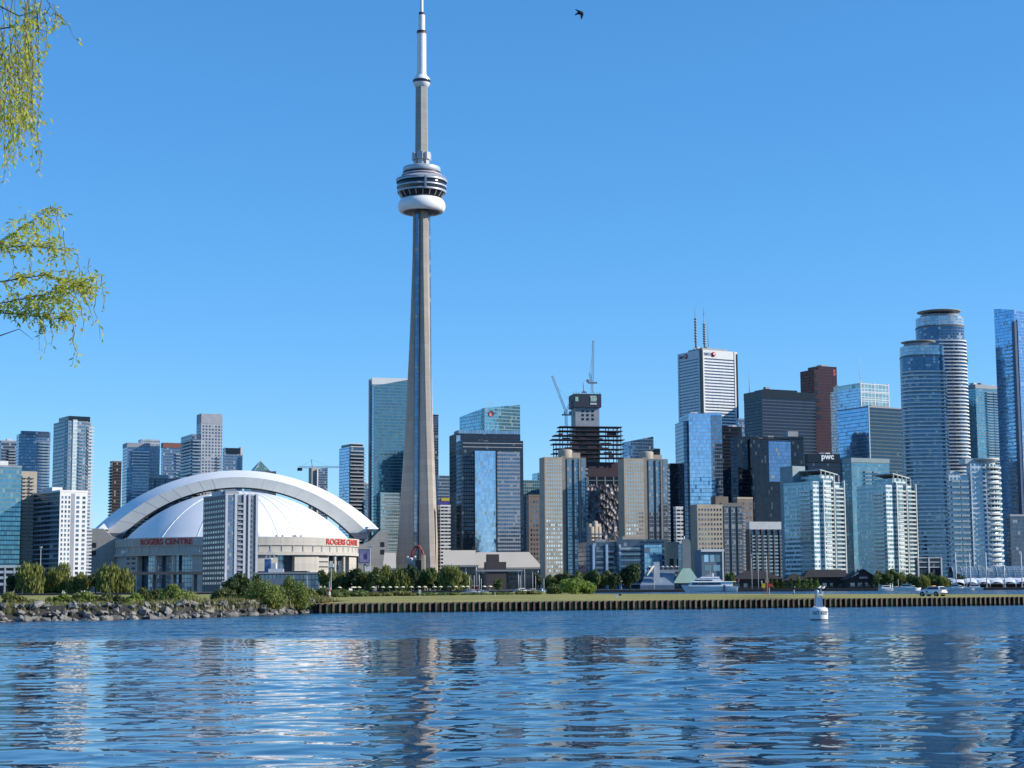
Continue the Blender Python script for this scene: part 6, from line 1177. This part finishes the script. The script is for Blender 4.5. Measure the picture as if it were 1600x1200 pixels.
for px, yt, wp, k, lb in ((1376, 893, 26, 'round', 'tree at the foot of the right teal and white condo'), (1392, 890, 28, 'round', 'pale tree below the white balconies'), (1408, 895, 24, 'willow', 'low tree left of the white grid frame'), (1424, 897, 26, 'round', 'low tree below the white grid frame'), (1442, 899, 24, 'willow', 'tree behind the parked car, left one'), (1457, 896, 26, 'round', 'tree behind the parked car'), (1472, 901, 22, 'willow', 'small tree behind the right end of the parked car'), (1482, 905, 18, 'round', 'small tree at the left end of the tent'), (1500, 897, 18, 'dark', 'tree against the glass arcade')): tree(px, yt, wp, 965 + random.uniform(-4, 8), k, 'leafy ' + lb, 'waterfront trees')
def bush(px, yb, yt, wpx, Y, label, mat=None, n=3800, leaf=.16, base=None, seed=0, name='bush'):
    p0 = at(px, yb, Y); zb = p0.z if base is None else base; h = Zat(px, yt, Y) - zb; w = wpx/F*Y
    r = thing(name, label, 'bush', (p0.x, Y, zb), 0, 'bushes on the shore and field'); obj('crown', crown_mesh('crown', w, h*1.08, n, leaf, 500 + seed, mat or L_bush, 14, 'bush'), r)
    mb = MB(); rnd = random.Random(seed)
    for i in range(7): a = 6.28*i/7; mb.tube([(0, 0, -.3), (w*.16*cos(a), w*.16*sin(a), h*.3), (w*.3*cos(a), w*.3*sin(a), h*.62)], [.07, .05, .02], 5)
    mb.build('stems', bark, r)
L_bd = leafmat('shaded bush leaves', (.045, .065, .02), (.13, .15, .045), scale=1.0); L_yel = leafmat('yellow green scrub', (.11, .13, .03), (.20, .20, .06), scale=1.5)
for i, (px, yb, yt, wp, Y, m_, lb) in enumerate(((18, 951, 929, 52, 178, L_yel, 'yellowish scrub bush at the left edge of the shore'), (52, 950, 938, 44, 186, L_yel, 'low yellowish scrub next to the left edge'), (92, 952, 931, 46, 186, L_bush, 'olive bush above the rocks, left one of the long row'), (128, 952, 928, 56, 190, L_bush, 'olive bush in the middle of the long row above the rocks'), (162, 951, 930, 44, 190, L_bd, 'darker bush at the right end of the long row'), (188, 954, 933, 34, 182, L_bd, 'dark hollow bush touching the rocks'), (206, 947, 929, 40, 200, L_brt, 'brighter green bush beside the dark hollow one'), (236, 942, 921, 50, 250, L_bd, 'dark bush behind the bright patch of grass'), (277, 950, 917, 66, 202, L_bush, 'rounded olive bush standing alone above the rocks'), (352, 948, 922, 52, 214, L_bd, 'dark bush at the left side of the largest one'), (372, 930, 901, 46, 300, L_dark, 'dark tall bush behind the largest one, below the apartment tower'), (398, 930, 904, 40, 310, L_dark, 'dark bush behind the largest one, right'), (411, 957, 912, 84, 206, L_bush, 'largest rounded olive bush leaning over the rocks'), (462, 953, 908, 60, 214, L_bush, 'tall olive bush left of the wall end'), (484, 940, 922, 26, 230, L_bush, 'small bush right of the tall olive one'), (893, 929, 906, 42, 470, L_brt, 'bright green bush on the far airfield edge, taller of two'), (914, 929, 908, 36, 475, L_brt, 'bright green bush on the far airfield edge, right of the taller'), (866, 930, 914, 34, 480, L_mid, 'duller bush on the far airfield edge'), (505, 937, 920, 30, 330, L_bd, 'dark hedge bush behind the red and white marker'), (530, 936, 922, 34, 380, L_mid, 'low hedge bush at the back of the field'), (560, 936, 923, 40, 400, L_mid, 'low hedge bush in front of the parasols, left'), (592, 935, 926, 40, 410, L_yel, 'pale scrubby mound in front of the parasols, left'), (626, 935, 924, 46, 420, L_yel, 'pale scrubby mound in front of the parasols, right'), (660, 934, 926, 44, 430, L_mid, 'low hedge bush behind the white field sign'), (700, 933, 926, 44, 440, L_mid, 'low hedge bush below the broad willow'), (740, 932, 926, 44, 450, L_mid, 'low hedge bush below the red kiosk'), (782, 931, 925, 44, 455, L_mid, 'low hedge bush below the sailboat masts'), (826, 930, 923, 40, 460, L_yel, 'low scrub at the right end of the hedge'))):
    near = Y < 260; base = None
    if not near: base = AZ - .1
    bush(px, yb, yt, wp, Y, lb, m_, 5200 if wp > 55 else 3200, .15 if near else .3, base, i)
def ground_cover():
    rnd = random.Random(3); mb = MB(); vs, fs = [], []
    for i in range(11000):
        p = shore_pt(rnd.uniform(.02, .985)); d = 2.6 + abs(rnd.gauss(0, 9)); q = rnd.random(); x, y = p.x + rnd.uniform(-1, 1), p.y + d
        z = 1.0 if d < 4 else 1.62 - .008*d
        cl = sin(x*.5 + 1)*sin(y*.6) + sin(x*.17)*.6
        if cl < -.25 and rnd.random() < .8: continue
        h = rnd.uniform(.15, .55)*(1.3 if cl > .4 else .8); a = rnd.uniform(0, 3.14); w = rnd.uniform(.05, .16); dx, dy = cos(a)*w, sin(a)*w; n = len(vs)
        vs += [(x-dx, y-dy, z-.2), (x+dx, y+dy, z-.2), (x + rnd.uniform(-.2, .2), y + rnd.uniform(-.2, .2), z + h)]; fs.append((n, n+1, n+2))
    mb.mesh(vs, fs); mb.build('grass', leafmat('shore grass blades', (.11, .12, .03), (.25, .22, .09), .2, .6), kind='stuff')
ground_cover()
# ---------------------------------------------------------------- the overhanging willow close by
def willow():
    rnd = random.Random(21); Y0 = 19.0; root = thing('weeping_willow', 'weeping willow with yellow green leaves hanging in from beyond the upper left corner', 'tree', (-10.4, 18.0, .7))
    o = Vector((-10.4, 18.0, .7)); wood = plain('willow bark', (.09, .075, .055), .9, scale=3); tw = plain('willow twig', (.16, .14, .07), .7, scale=3)
    mb = MB(); mb.tube([(0, 0, -.5), (.2, 0, 2.5), (.1, .2, 5.5), (.5, .4, 9.5)], [.42, .34, .28, .12], 10); mb.build('trunk', wood, root)
    tm, lv = MB(), [[], []]
    class BR:
        def tube(s, pts, rad, n): m = MB(); m.tube([Vector((.15, .2, 4.5 + random.random()*3)), *pts] , [rad[0], *[q*.6 for q in rad]], n); m.build('branch', wood, root)
    br = BR()
    def leaf(p, d, s):
        s *= rnd.uniform(.5, 1.05); side = Vector((rnd.gauss(0, 1), rnd.gauss(0, 1), rnd.gauss(0, .5))).normalized(); ax = (d*.6 + side*.75 + Vector((0, 0, -.25))).normalized(); wv = ax.cross(Vector((rnd.gauss(0, 1), rnd.gauss(0, 1), rnd.gauss(0, 1)))).normalized()*s*.16
        n = len(lv[0]); lv[0].extend([p, p + ax*s*.45 + wv, p + ax*s, p + ax*s*.45 - wv]); lv[1].append((n, n+1, n+2, n+3))
    def P(px, py, dy=0.0): return at(px, py, Y0 + dy) - o
    def strand(pts, dens, rad=.006, ls=.085, leafy=1.0, spread=.0):
        dens *= 1.55
        # smooth polyline with leaves along it
        q = []
        for a, b_ in zip(pts, pts[1:]):
            n = max(2, int((b_-a).length/.07))
            for i in range(n): q.append(a.lerp(b_, i/n) + Vector((rnd.gauss(0, .008), rnd.gauss(0, .008), rnd.gauss(0, .006))))
        q.append(pts[-1]); L = len(q); tm.tube(q, [max(.0022, rad*(1 - .75*i/L)) for i in range(L)], 4, cap=False)
        for i in range(1, L):
            d = (q[i] - q[i-1]).normalized()
            for _ in range(int(dens*leafy) + (rnd.random() < dens*leafy % 1)): leaf(q[i] + Vector((rnd.gauss(0, spread), rnd.gauss(0, spread), rnd.gauss(0, spread))), d, ls)
    def hang(px, py, length, dy, dens=1.6, drift=0, ls=.085):
        a = P(px, py, dy); n = 4; pts = [a]
        for i in range(1, n+1): t = i/n; b_ = P(px + drift*t + rnd.gauss(0, 2.0), py + length*t, dy + rnd.gauss(0, .05)); pts.append(b_)
        strand(pts, dens, .005, ls, 1, .012)
    # upper curtain: limbs enter along the top, strands fall to about y = 285
    for pts in (((-150, -60), (-40, -10), (30, 25), (70, 15)), ((-140, 40), (-30, 48), (40, 40), (82, 52)), ((-160, 120), (-60, 96), (8, 92), (40, 108)), ((-120, -120), (0, -60), (60, -20), (92, 30))):
        dy = rnd.uniform(-1.2, 1.2); br.tube([P(x, y, dy) for x, y in pts], [.04, .02, .010, .004], 6)
    for i in range(125):
        px = rnd.choice((rnd.uniform(-60, 62), rnd.uniform(-40, 50))); lim = (268 if px < 12 else 250 if px < 38 else 215 if px < 52 else 150 if px < 66 else 90); y0 = rnd.uniform(-60, 60); 
        if rnd.random() < .5: y0 = rnd.uniform(40, 150)
        y1 = min(lim, y0 + rnd.uniform(70, 170)); 
        if y1 - y0 > 25: hang(px, y0, y1 - y0, rnd.uniform(-1.4, 1.4), 1.35, rnd.uniform(-3, 6))
    for px, y0, y1 in ((64, 0, 95), (70, 10, 78), (78, 5, 52), (84, 8, 42), (60, 20, 262), (56, 60, 268), (48, 60, 252), (30, 120, 250), (18, 140, 256), (2, 150, 284), (90, 18, 40)): hang(px, y0, y1-y0, rnd.uniform(-.6, .6), 1.5, 4)
    strand([P(88, 22), P(104, 34), P(122, 64)], .25); 
    for _ in range(7): leaf(P(122 + rnd.gauss(0, 2), 61 + rnd.gauss(0, 2)), Vector((0, 0, -1)), .08)
    # lower spray: limbs rise to the right, twigs arch and droop
    limbs = (((-140, 470), (-30, 400), (30, 358), (90, 318)), ((-140, 430), (-20, 388), (50, 384), (105, 392)), ((-160, 500), (-20, 478), (60, 462), (138, 442)), ((-150, 510), (-10, 488), (40, 492), (112, 500)), ((-140, 560), (-10, 528), (30, 514), (52, 531)), ((-140, 470), (0, 440), (70, 430), (140, 450)))
    for j, pts in enumerate(limbs):
        dy = rnd.uniform(-.6, .6); V = [P(x, y, dy) for x, y in pts]; br.tube(V, [.03, .013, .007, .003], 6)
        if j == 4: continue
        for i in range(34):
            t = rnd.uniform(.30, 1); k = min(2, int(t*3)); f = t*3 - k; x = pts[k][0]*(1-f) + pts[k+1][0]*f; y = pts[k][1]*(1-f) + pts[k+1][1]*f
            lx, ly = rnd.uniform(5, 27), rnd.uniform(-16, 26); strand([P(x, y, dy), P(x + lx*.5, y + ly*.35 - 5, dy + rnd.gauss(0, .12)), P(x + lx, y + ly, dy + rnd.gauss(0, .2))], 1.5, .004, .08, 1, .012)
    for px, y0, y1 in ((60, 470, 548), (68, 490, 553), (76, 478, 540), (110, 478, 570), (114, 505, 566), (128, 470, 520), (138, 450, 505), (150, 440, 530), (158, 430, 485), (122, 398, 445), (140, 405, 470), (90, 330, 400), (98, 360, 430), (75, 350, 420), (45, 370, 440), (20, 400, 470)): hang(px, y0, y1-y0, rnd.uniform(-.5, .5), .95, 5, .075)
    for cx, cy, n in ((100, 455, 120), (125, 440, 80), (40, 365, 70), (85, 400, 60), (50, 485, 80), (140, 445, 40), (75, 345, 45), (20, 90, 90), (40, 40, 90), (15, 180, 80), (45, 190, 70), (30, 352, 60), (60, 340, 45), (75, 380, 80), (85, 470, 110), (60, 470, 90), (108, 480, 70), (20, 478, 70), (110, 430, 45), (30, 440, 50)):
        for _ in range(n): leaf(P(cx + rnd.gauss(0, 13), cy + rnd.gauss(0, 7), rnd.gauss(0, .3)), Vector((rnd.gauss(0, 1), 0, -.4)).normalized(), .085)
    tm.build('twigs', tw, root)
    lb = MB(); lb.mesh(lv[0], lv[1]); lb.build('foliage', leafmat('willow leaves near', (.42, .47, .05), (.70, .66, .10), .55, 2.0), root)
willow()
# ---------------------------------------------------------------- the parked car
def car():
    p = ground(1457.5, 931.6, AZ); r = thing('parked_car', 'white sport utility vehicle with an orange roof beacon parked on the airfield grass', 'car', (p.x, p.y, AZ), radians(127)); paint = plain('white car paint', (.74, .75, .77), .25, var=.03, spec=.6); blk = plain('black rubber', (.015, .015, .016), .8); tint = glassmat('tinted car glass', (.05, .07, .09), .6, .05)
    L, W = 4.7, .95
    sec = [(2.35, .35, .62, .70), (2.28, .30, .86, .84), (1.75, .26, 1.02, .93), (1.15, .25, 1.08, .95), (0, .25, 1.06, .95), (-1.3, .25, 1.07, .95), (-2.1, .28, 1.05, .93), (-2.33, .36, .98, .86), (-2.38, .42, .70, .84)]
    V = []; mb = MB()
    for x, z0, z1, w_ in sec: V += [(x, -w_*.92, z0), (x, -w_, (z0+z1)/2), (x, -w_*.93, z1), (x, 0, z1 + .03), (x, w_*.93, z1), (x, w_, (z0+z1)/2), (x, w_*.92, z0)]
    fs = []
    for i in range(len(sec)-1):
        for k in range(7): k2 = (k+1) % 7; fs.append((i*7+k2, i*7+k, i*7+7+k, i*7+7+k2))
    n = len(sec)*7; fs += [tuple(range(7)), tuple(reversed(range(n-7, n)))]; mb.mesh(V, fs, 0, True); mb.build('body', paint, r)
    def frus(x0, x1, t0, t1, w0, w1, za, zb): m = MB(); v = [(x0, -w0, za), (x1, -w0, za), (x1, w0, za), (x0, w0, za), (t0, -w1, zb), (t1, -w1, zb), (t1, w1, zb), (t0, w1, zb)]; m.mesh(v, [(0,1,5,4), (1,2,6,5), (2,3,7,6), (3,0,4,7), (4,5,6,7)]); return m
    frus(-2.2, .95, -1.75, .25, .86, .66, 1.04, 1.60).build('cabin', paint, r); frus(-1.95, .70, -1.62, .22, .875, .70, 1.12, 1.50).build('side_window', tint, r); frus(-2.26, -1.5, -1.86, -1.5, .72, .58, 1.10, 1.52).build('rear_window', tint, r); frus(.3, 1.0, .2, .31, .74, .6, 1.08, 1.55).build('windscreen', tint, r)
    for x in (1.45, -1.42):
        for sy in (-1, 1):
            m = MB(); m.tube([(x, sy*.72, .34), (x, sy*.965, .34)], .36, 20, sm=False); w_ = m.build('wheel', blk, r); m = MB(); m.tube([(x, sy*.96, .34), (x, sy*.985, .34)], .22, 14, sm=False); m.build('rim', M_gclad, w_); m = MB(); m.tube([(x, sy*.7, .36), (x, sy*.958, .36)], .44, 20, sm=False); m.build('wheel_arch', blk, r)
    for sy in (-1, 1): m = MB(); m.box(-2.40, -2.25, sy*.72 - .12, sy*.72 + .12, .82, 1.0); m.build('tail_light', plain('tail light red', (.3, .02, .02), .3), r); m = MB(); m.box(2.15, 2.34, sy*.66 - .14, sy*.66 + .14, .70, .84); m.build('headlight', M_offw, r); m = MB(); m.box(.72, .9, sy*1.0 - .1, sy*1.0 + .1, 1.05, 1.2); m.build('wing_mirror', paint, r)
    m = MB(); m.box(-2.43, -2.3, -.8, .8, .36, .56); m.build('rear_bumper', blk, r); m = MB(); m.box(-.35, .25, -.45, .45, 1.60, 1.74); m.build('beacon', plain('orange beacon', (.85, .38, .03), .3), r); m = MB(); m.box(.2, .62, .945, .96, .6, .86); m.build('door_emblem', plain('blue emblem', (.08, .14, .3)), r)
    m = MB(); 
    for sy in (-.7, .7): m.obox((-1.6, sy, 1.63), (.1, sy, 1.64), .05, .05)
    m.build('roof_rail', blk, r)
car()
# ---------------------------------------------------------------- the white buoy
def buoy():
    p = ground(1280, 968.5, 0); Y = p.y; s = Y/F; X = p.x; r = thing('buoy', 'white keep out marker buoy with a cage tower floating before the wall', 'buoy', (X, Y, 0)); z = lambda y: Zat(1280, y, Y); R = 13.6*s; wh = plain('buoy white', (.75, .76, .76), .45, var=.06, scale=2)
    mb = MB(); mb.lathe([(R*.9, -.4), (R*.98, 0), (R, .12), (R, z(954)), (R*.96, z(950.5)), (R*.72, z(949)), (.02, z(948.6))], 36); mb.build('hull', wh, r); mb = MB(); mb.lathe([(R*1.02, -.06), (R*1.02, .07)], 36); mb.build('waterline_stain', plain('waterline weed', (.06, .06, .05), .9), r)
    bl = plain('black stencil letters', (.02, .02, .025), .6)
    for th, tx in ((radians(-31), 'OUT'), (radians(31), 'KEEP'), (radians(150), 'OUT'), (radians(-150), 'KEEP')): text_on(tx, .5, bl, r, bend=R+.004, loc=((R+.004)*sin(th), -(R+.004)*cos(th), z(957.6)), rz=th, extrude=.004, bold=.014, height=.30, width=.62 if tx == 'OUT' else .78)
    gal = plain('galvanised frame', (.36, .42, .50), .4, .3)
    mb = MB(); q = [(R*.52, z(948.7)), (R*.42, z(930))]
    for k in range(4):
        a = pi/4 + k*pi/2; mb.obox((q[0][0]*cos(a), q[0][0]*sin(a), q[0][1]), (q[1][0]*cos(a), q[1][0]*sin(a), q[1][1]), .06, .06); a2 = a + pi/2
        for zz, rr in ((z(948), R*.52), (z(939), R*.46), (z(930), R*.42)): mb.obox((rr*cos(a), rr*sin(a), zz), (rr*cos(a2), rr*sin(a2), zz), .05, .05)
        mb.obox((q[0][0]*cos(a), q[0][0]*sin(a), q[0][1]), (R*.45*cos(a2), R*.45*sin(a2), z(939)), .04, .04)
    mb.build('cage_tower', gal, r); mb = MB(); mb.box(-R*.36, R*.36, -R*.36, R*.36, z(948.5), z(933)); mb.build('radar_reflector', plain('reflector plate', (.30, .40, .55), .35, .6), r); mb = MB(); mb.lathe([(.02, z(929)), (R*.5, z(929.6)), (R*.5, z(930.2)), (.02, z(930.4))], 20); mb.build('lantern_deck', wh, r)
    mb = MB(); mb.lathe([(.06, z(929)), (.13, z(925.5)), (.13, z(923)), (.03, z(921.6))], 14, -.12); mb.build('lantern', plain('lantern glass', (.5, .6, .65), .15), r); mb = MB(); mb.tube([(.16, 0, z(930)), (.22, 0, z(920))], .03, 6); mb.tube([(-.28, 0, z(930)), (-.33, 0, z(920.5))], .025, 6); mb.tube([(-.33, 0, z(922)), (-.05, 0, z(929))], .02, 5); mb.build('antenna', gal, r); mb = MB(); mb.box(.3, .48, -.1, .1, z(928.5), z(924)); mb.build('solar_panel', wh, r)
    for a in (.6, 2.2, 4.0): mb = MB(); mb.tube([(R*.8*cos(a), R*.8*sin(a), z(949.4)), (R*.8*cos(a), R*.8*sin(a), z(947.2))], .06, 8); mb.build('lifting_lug', gal, r)
buoy()
# gulls on the buoy top
for px, py, lb in ((1280.5, 919.5, 'white gull perched on top of the buoy lantern'), (1286.5, 920, 'white gull perched on the buoy antenna')):
    Y = ground(1280, 968.5, 0).y; p = at(px, py, Y); r = thing('gull', lb, 'bird', p, .4, 'gulls on the buoy'); mb = MB(); mb.tube([(-.22, 0, .02), (-.1, 0, .06), (.05, 0, .1), (.12, 0, .17), (.19, 0, .2)], [.015, .07, .075, .05, .012], 8); mb.build('body', M_white, r); mb = MB(); mb.tube([(.17, 0, .19), (.24, 0, .18)], [.014, .004], 6); mb.build('beak', plain('beak', (.5, .35, .05)), r)
# ---------------------------------------------------------------- a swallow in flight
def swallow():
    Y = 55.0; p = at(906, 20, Y); r = thing('swallow', 'dark swallow flying high above the harbour', 'bird', p); s = Y/F; D = plain('dark plumage', (.012, .013, .02), .6); q = lambda x, y, d=0.0: Vector(((x-906)*s, d, (20-y)*s))
    mb = MB(); mb.tube([q(898.5, 23, .05), q(902, 21.3), q(905, 20.2), q(908.5, 20), q(910.6, 19.2), q(912, 19.4)], [.012, .035, .06, .058, .04, .006], 8); mb.build('body', D, r)
    def blade(name, lead, trail):    # a thin tapering wing between its leading and trailing edge
        m = MB(); n = len(lead); t = Vector((0, .012, 0)); top = [v - t for v in lead] + [v - t for v in trail]; bot = [v + t for v in lead] + [v + t for v in trail]; fs = []
        for k in range(n - 1): fs += [(k, k+1, n+k+1, n+k), (3*n+k, 3*n+k+1, 2*n+k+1, 2*n+k), (2*n+k, 2*n+k+1, k+1, k), (n+k, n+k+1, 3*n+k+1, 3*n+k)]
        m.mesh(top + bot, fs); m.build(name, D, r)
    blade('wing', [q(911.3, 19.2), q(908, 17.4), q(904, 15.8), q(898.6, 13.8)], [q(906.5, 21), q(903.6, 19.6), q(901.6, 17.4), q(898.8, 14.6)])
    blade('wing', [q(911.6, 19.6), q(911.8, 23), q(910.6, 27), q(908.4, 31.2)], [q(905.6, 21), q(906.8, 24), q(907.2, 27.5), q(907.8, 31)])
    blade('tail', [q(905, 19.6), q(902, 20.6), q(898.4, 22)], [q(905.4, 22), q(902.6, 22.4), q(898.8, 23)])
swallow()
# ---------------------------------------------------------------- small things on the airfield
def marker():
    p = ground(514.5, 941.5, AZ); Y = p.y; r = thing('marker_post', 'red and white striped marker post at the near end of the sheet pile wall', 'marker post', (p.x, Y, AZ)); z = lambda y: Zat(514, y, Y) - AZ; rd = plain('faded red paint', (.45, .10, .08), .6)
    for nm, a, b_, w_, m_ in (('red_base', 941.5, 930, .17, rd), ('white_band', 930, 924.5, .15, M_offw), ('red_band', 924.5, 917, .14, rd), ('grey_top', 917, 908, .10, M_gclad)): mb = MB(); mb.tube([(0, 0, z(a)), (0, 0, z(b_))], [w_, w_*.93], 10, sm=False); mb.build(nm, m_, r)
    mb = MB(); mb.box(-.24, .24, -.1, .1, z(921.5), z(918)); mb.build('number_plate', M_offw, r)
marker()
def field_sign(px, yb, yt, label, w_, hh):
    p = ground(px, yb, AZ); r = thing('field_sign', label, 'sign', (p.x, p.y, AZ), 0); z = lambda y: Zat(px, y, p.y) - AZ; mb = MB(); mb.tube([(0, 0, 0), (0, 0, z(yt))], .05, 6); mb.build('post', M_offw, r); mb = MB(); mb.box(-w_/2, w_/2, -.12, -.04, z(yt) - hh, z(yt)); mb.build('board', M_offw, r)
field_sign(656, 933.5, 921.5, 'small white board on a post standing in the airfield grass', .5, .75); field_sign(773.5, 933, 925, 'narrow white post sign by the far grass edge', .2, .5)
p = ground(964, 934, AZ); r = thing('runway_light', 'small white runway light box in the grass near the wall', 'light', (p.x, p.y, AZ)); mb = MB(); mb.box(-.2, .2, -.2, .2, 0, .45); mb.build('box', M_offw, r); mb = MB(); mb.lathe([(.12, .45), (.12, .6), (.02, .68)], 10); mb.build('lens', M_gclad, r); mb = MB(); mb.box(.3, .75, -.1, .1, .35, .65); mb.build('dark_housing', M_black, r)
def windsock():
    p = ground(1197, 928.8, AZ); Y = p.y; r = thing('signal_mast', 'tall thin mast with yellow and red boards on the far airfield edge', 'mast', (p.x, Y, AZ)); z = lambda y: Zat(1197, y, Y) - AZ; s = Y/F; mb = MB(); mb.tube([(2*s, 0, 0), (2*s, 0, z(868))], [.09, .05], 6); mb.build('mast', M_slab, r)
    rd = plain('signal red', (.5, .06, .05), .5)
    for nm, x0, x1, y0, y1, m_ in (('yellow_board', -6.5, -1, 918.5, 911.5, plain('signal yellow', (.65, .42, .03), .5)), ('red_board', 4, 10.5, 917, 911.8, rd), ('brown_drum', -1, 5, 911, 904.5, plain('faded drum', (.35, .22, .2), .6)), ('small_light', -7, -5.5, 911.5, 907, M_offw)): mb = MB(); mb.box(x0*s, x1*s, -.06, .06, z(y0), z(y1)); mb.build(nm, m_, r)
    mb = MB()
    for a, b_ in (((-3, 928), (0, 912)), ((0, 928), (-4, 918)), ((5, 928), (3, 912)), ((2, 912), (7, 914))): mb.obox((a[0]*s, 0, z(a[1])), (b_[0]*s, 0, z(b_[1])), .1, .1)
    mb.build('red_frame', rd, r); mb = MB(); mb.box(4.6*s, 5.8*s, -.1, .1, 0, z(918)); mb.build('white_post', M_offw, r)
windsock()
p = ground(1240.5, 928.8, AZ); r = thing('beacon_post', 'short dark post with a round black head on the far airfield edge', 'beacon', (p.x, p.y, AZ)); z = lambda y: Zat(1240, y, p.y) - AZ; s = p.y/F; mb = MB(); mb.tube([(0, 0, 0), (0, 0, z(921.5))], [.22, .12], 8); mb.build('post', M_gclad, r); mb = MB(); mb.lathe([(.02, z(921.5)), (2.6*s, z(920)), (2.8*s, z(917.5)), (1.5*s, z(915.6)), (.02, z(915.3))], 14); mb.build('round_head', M_black, r)
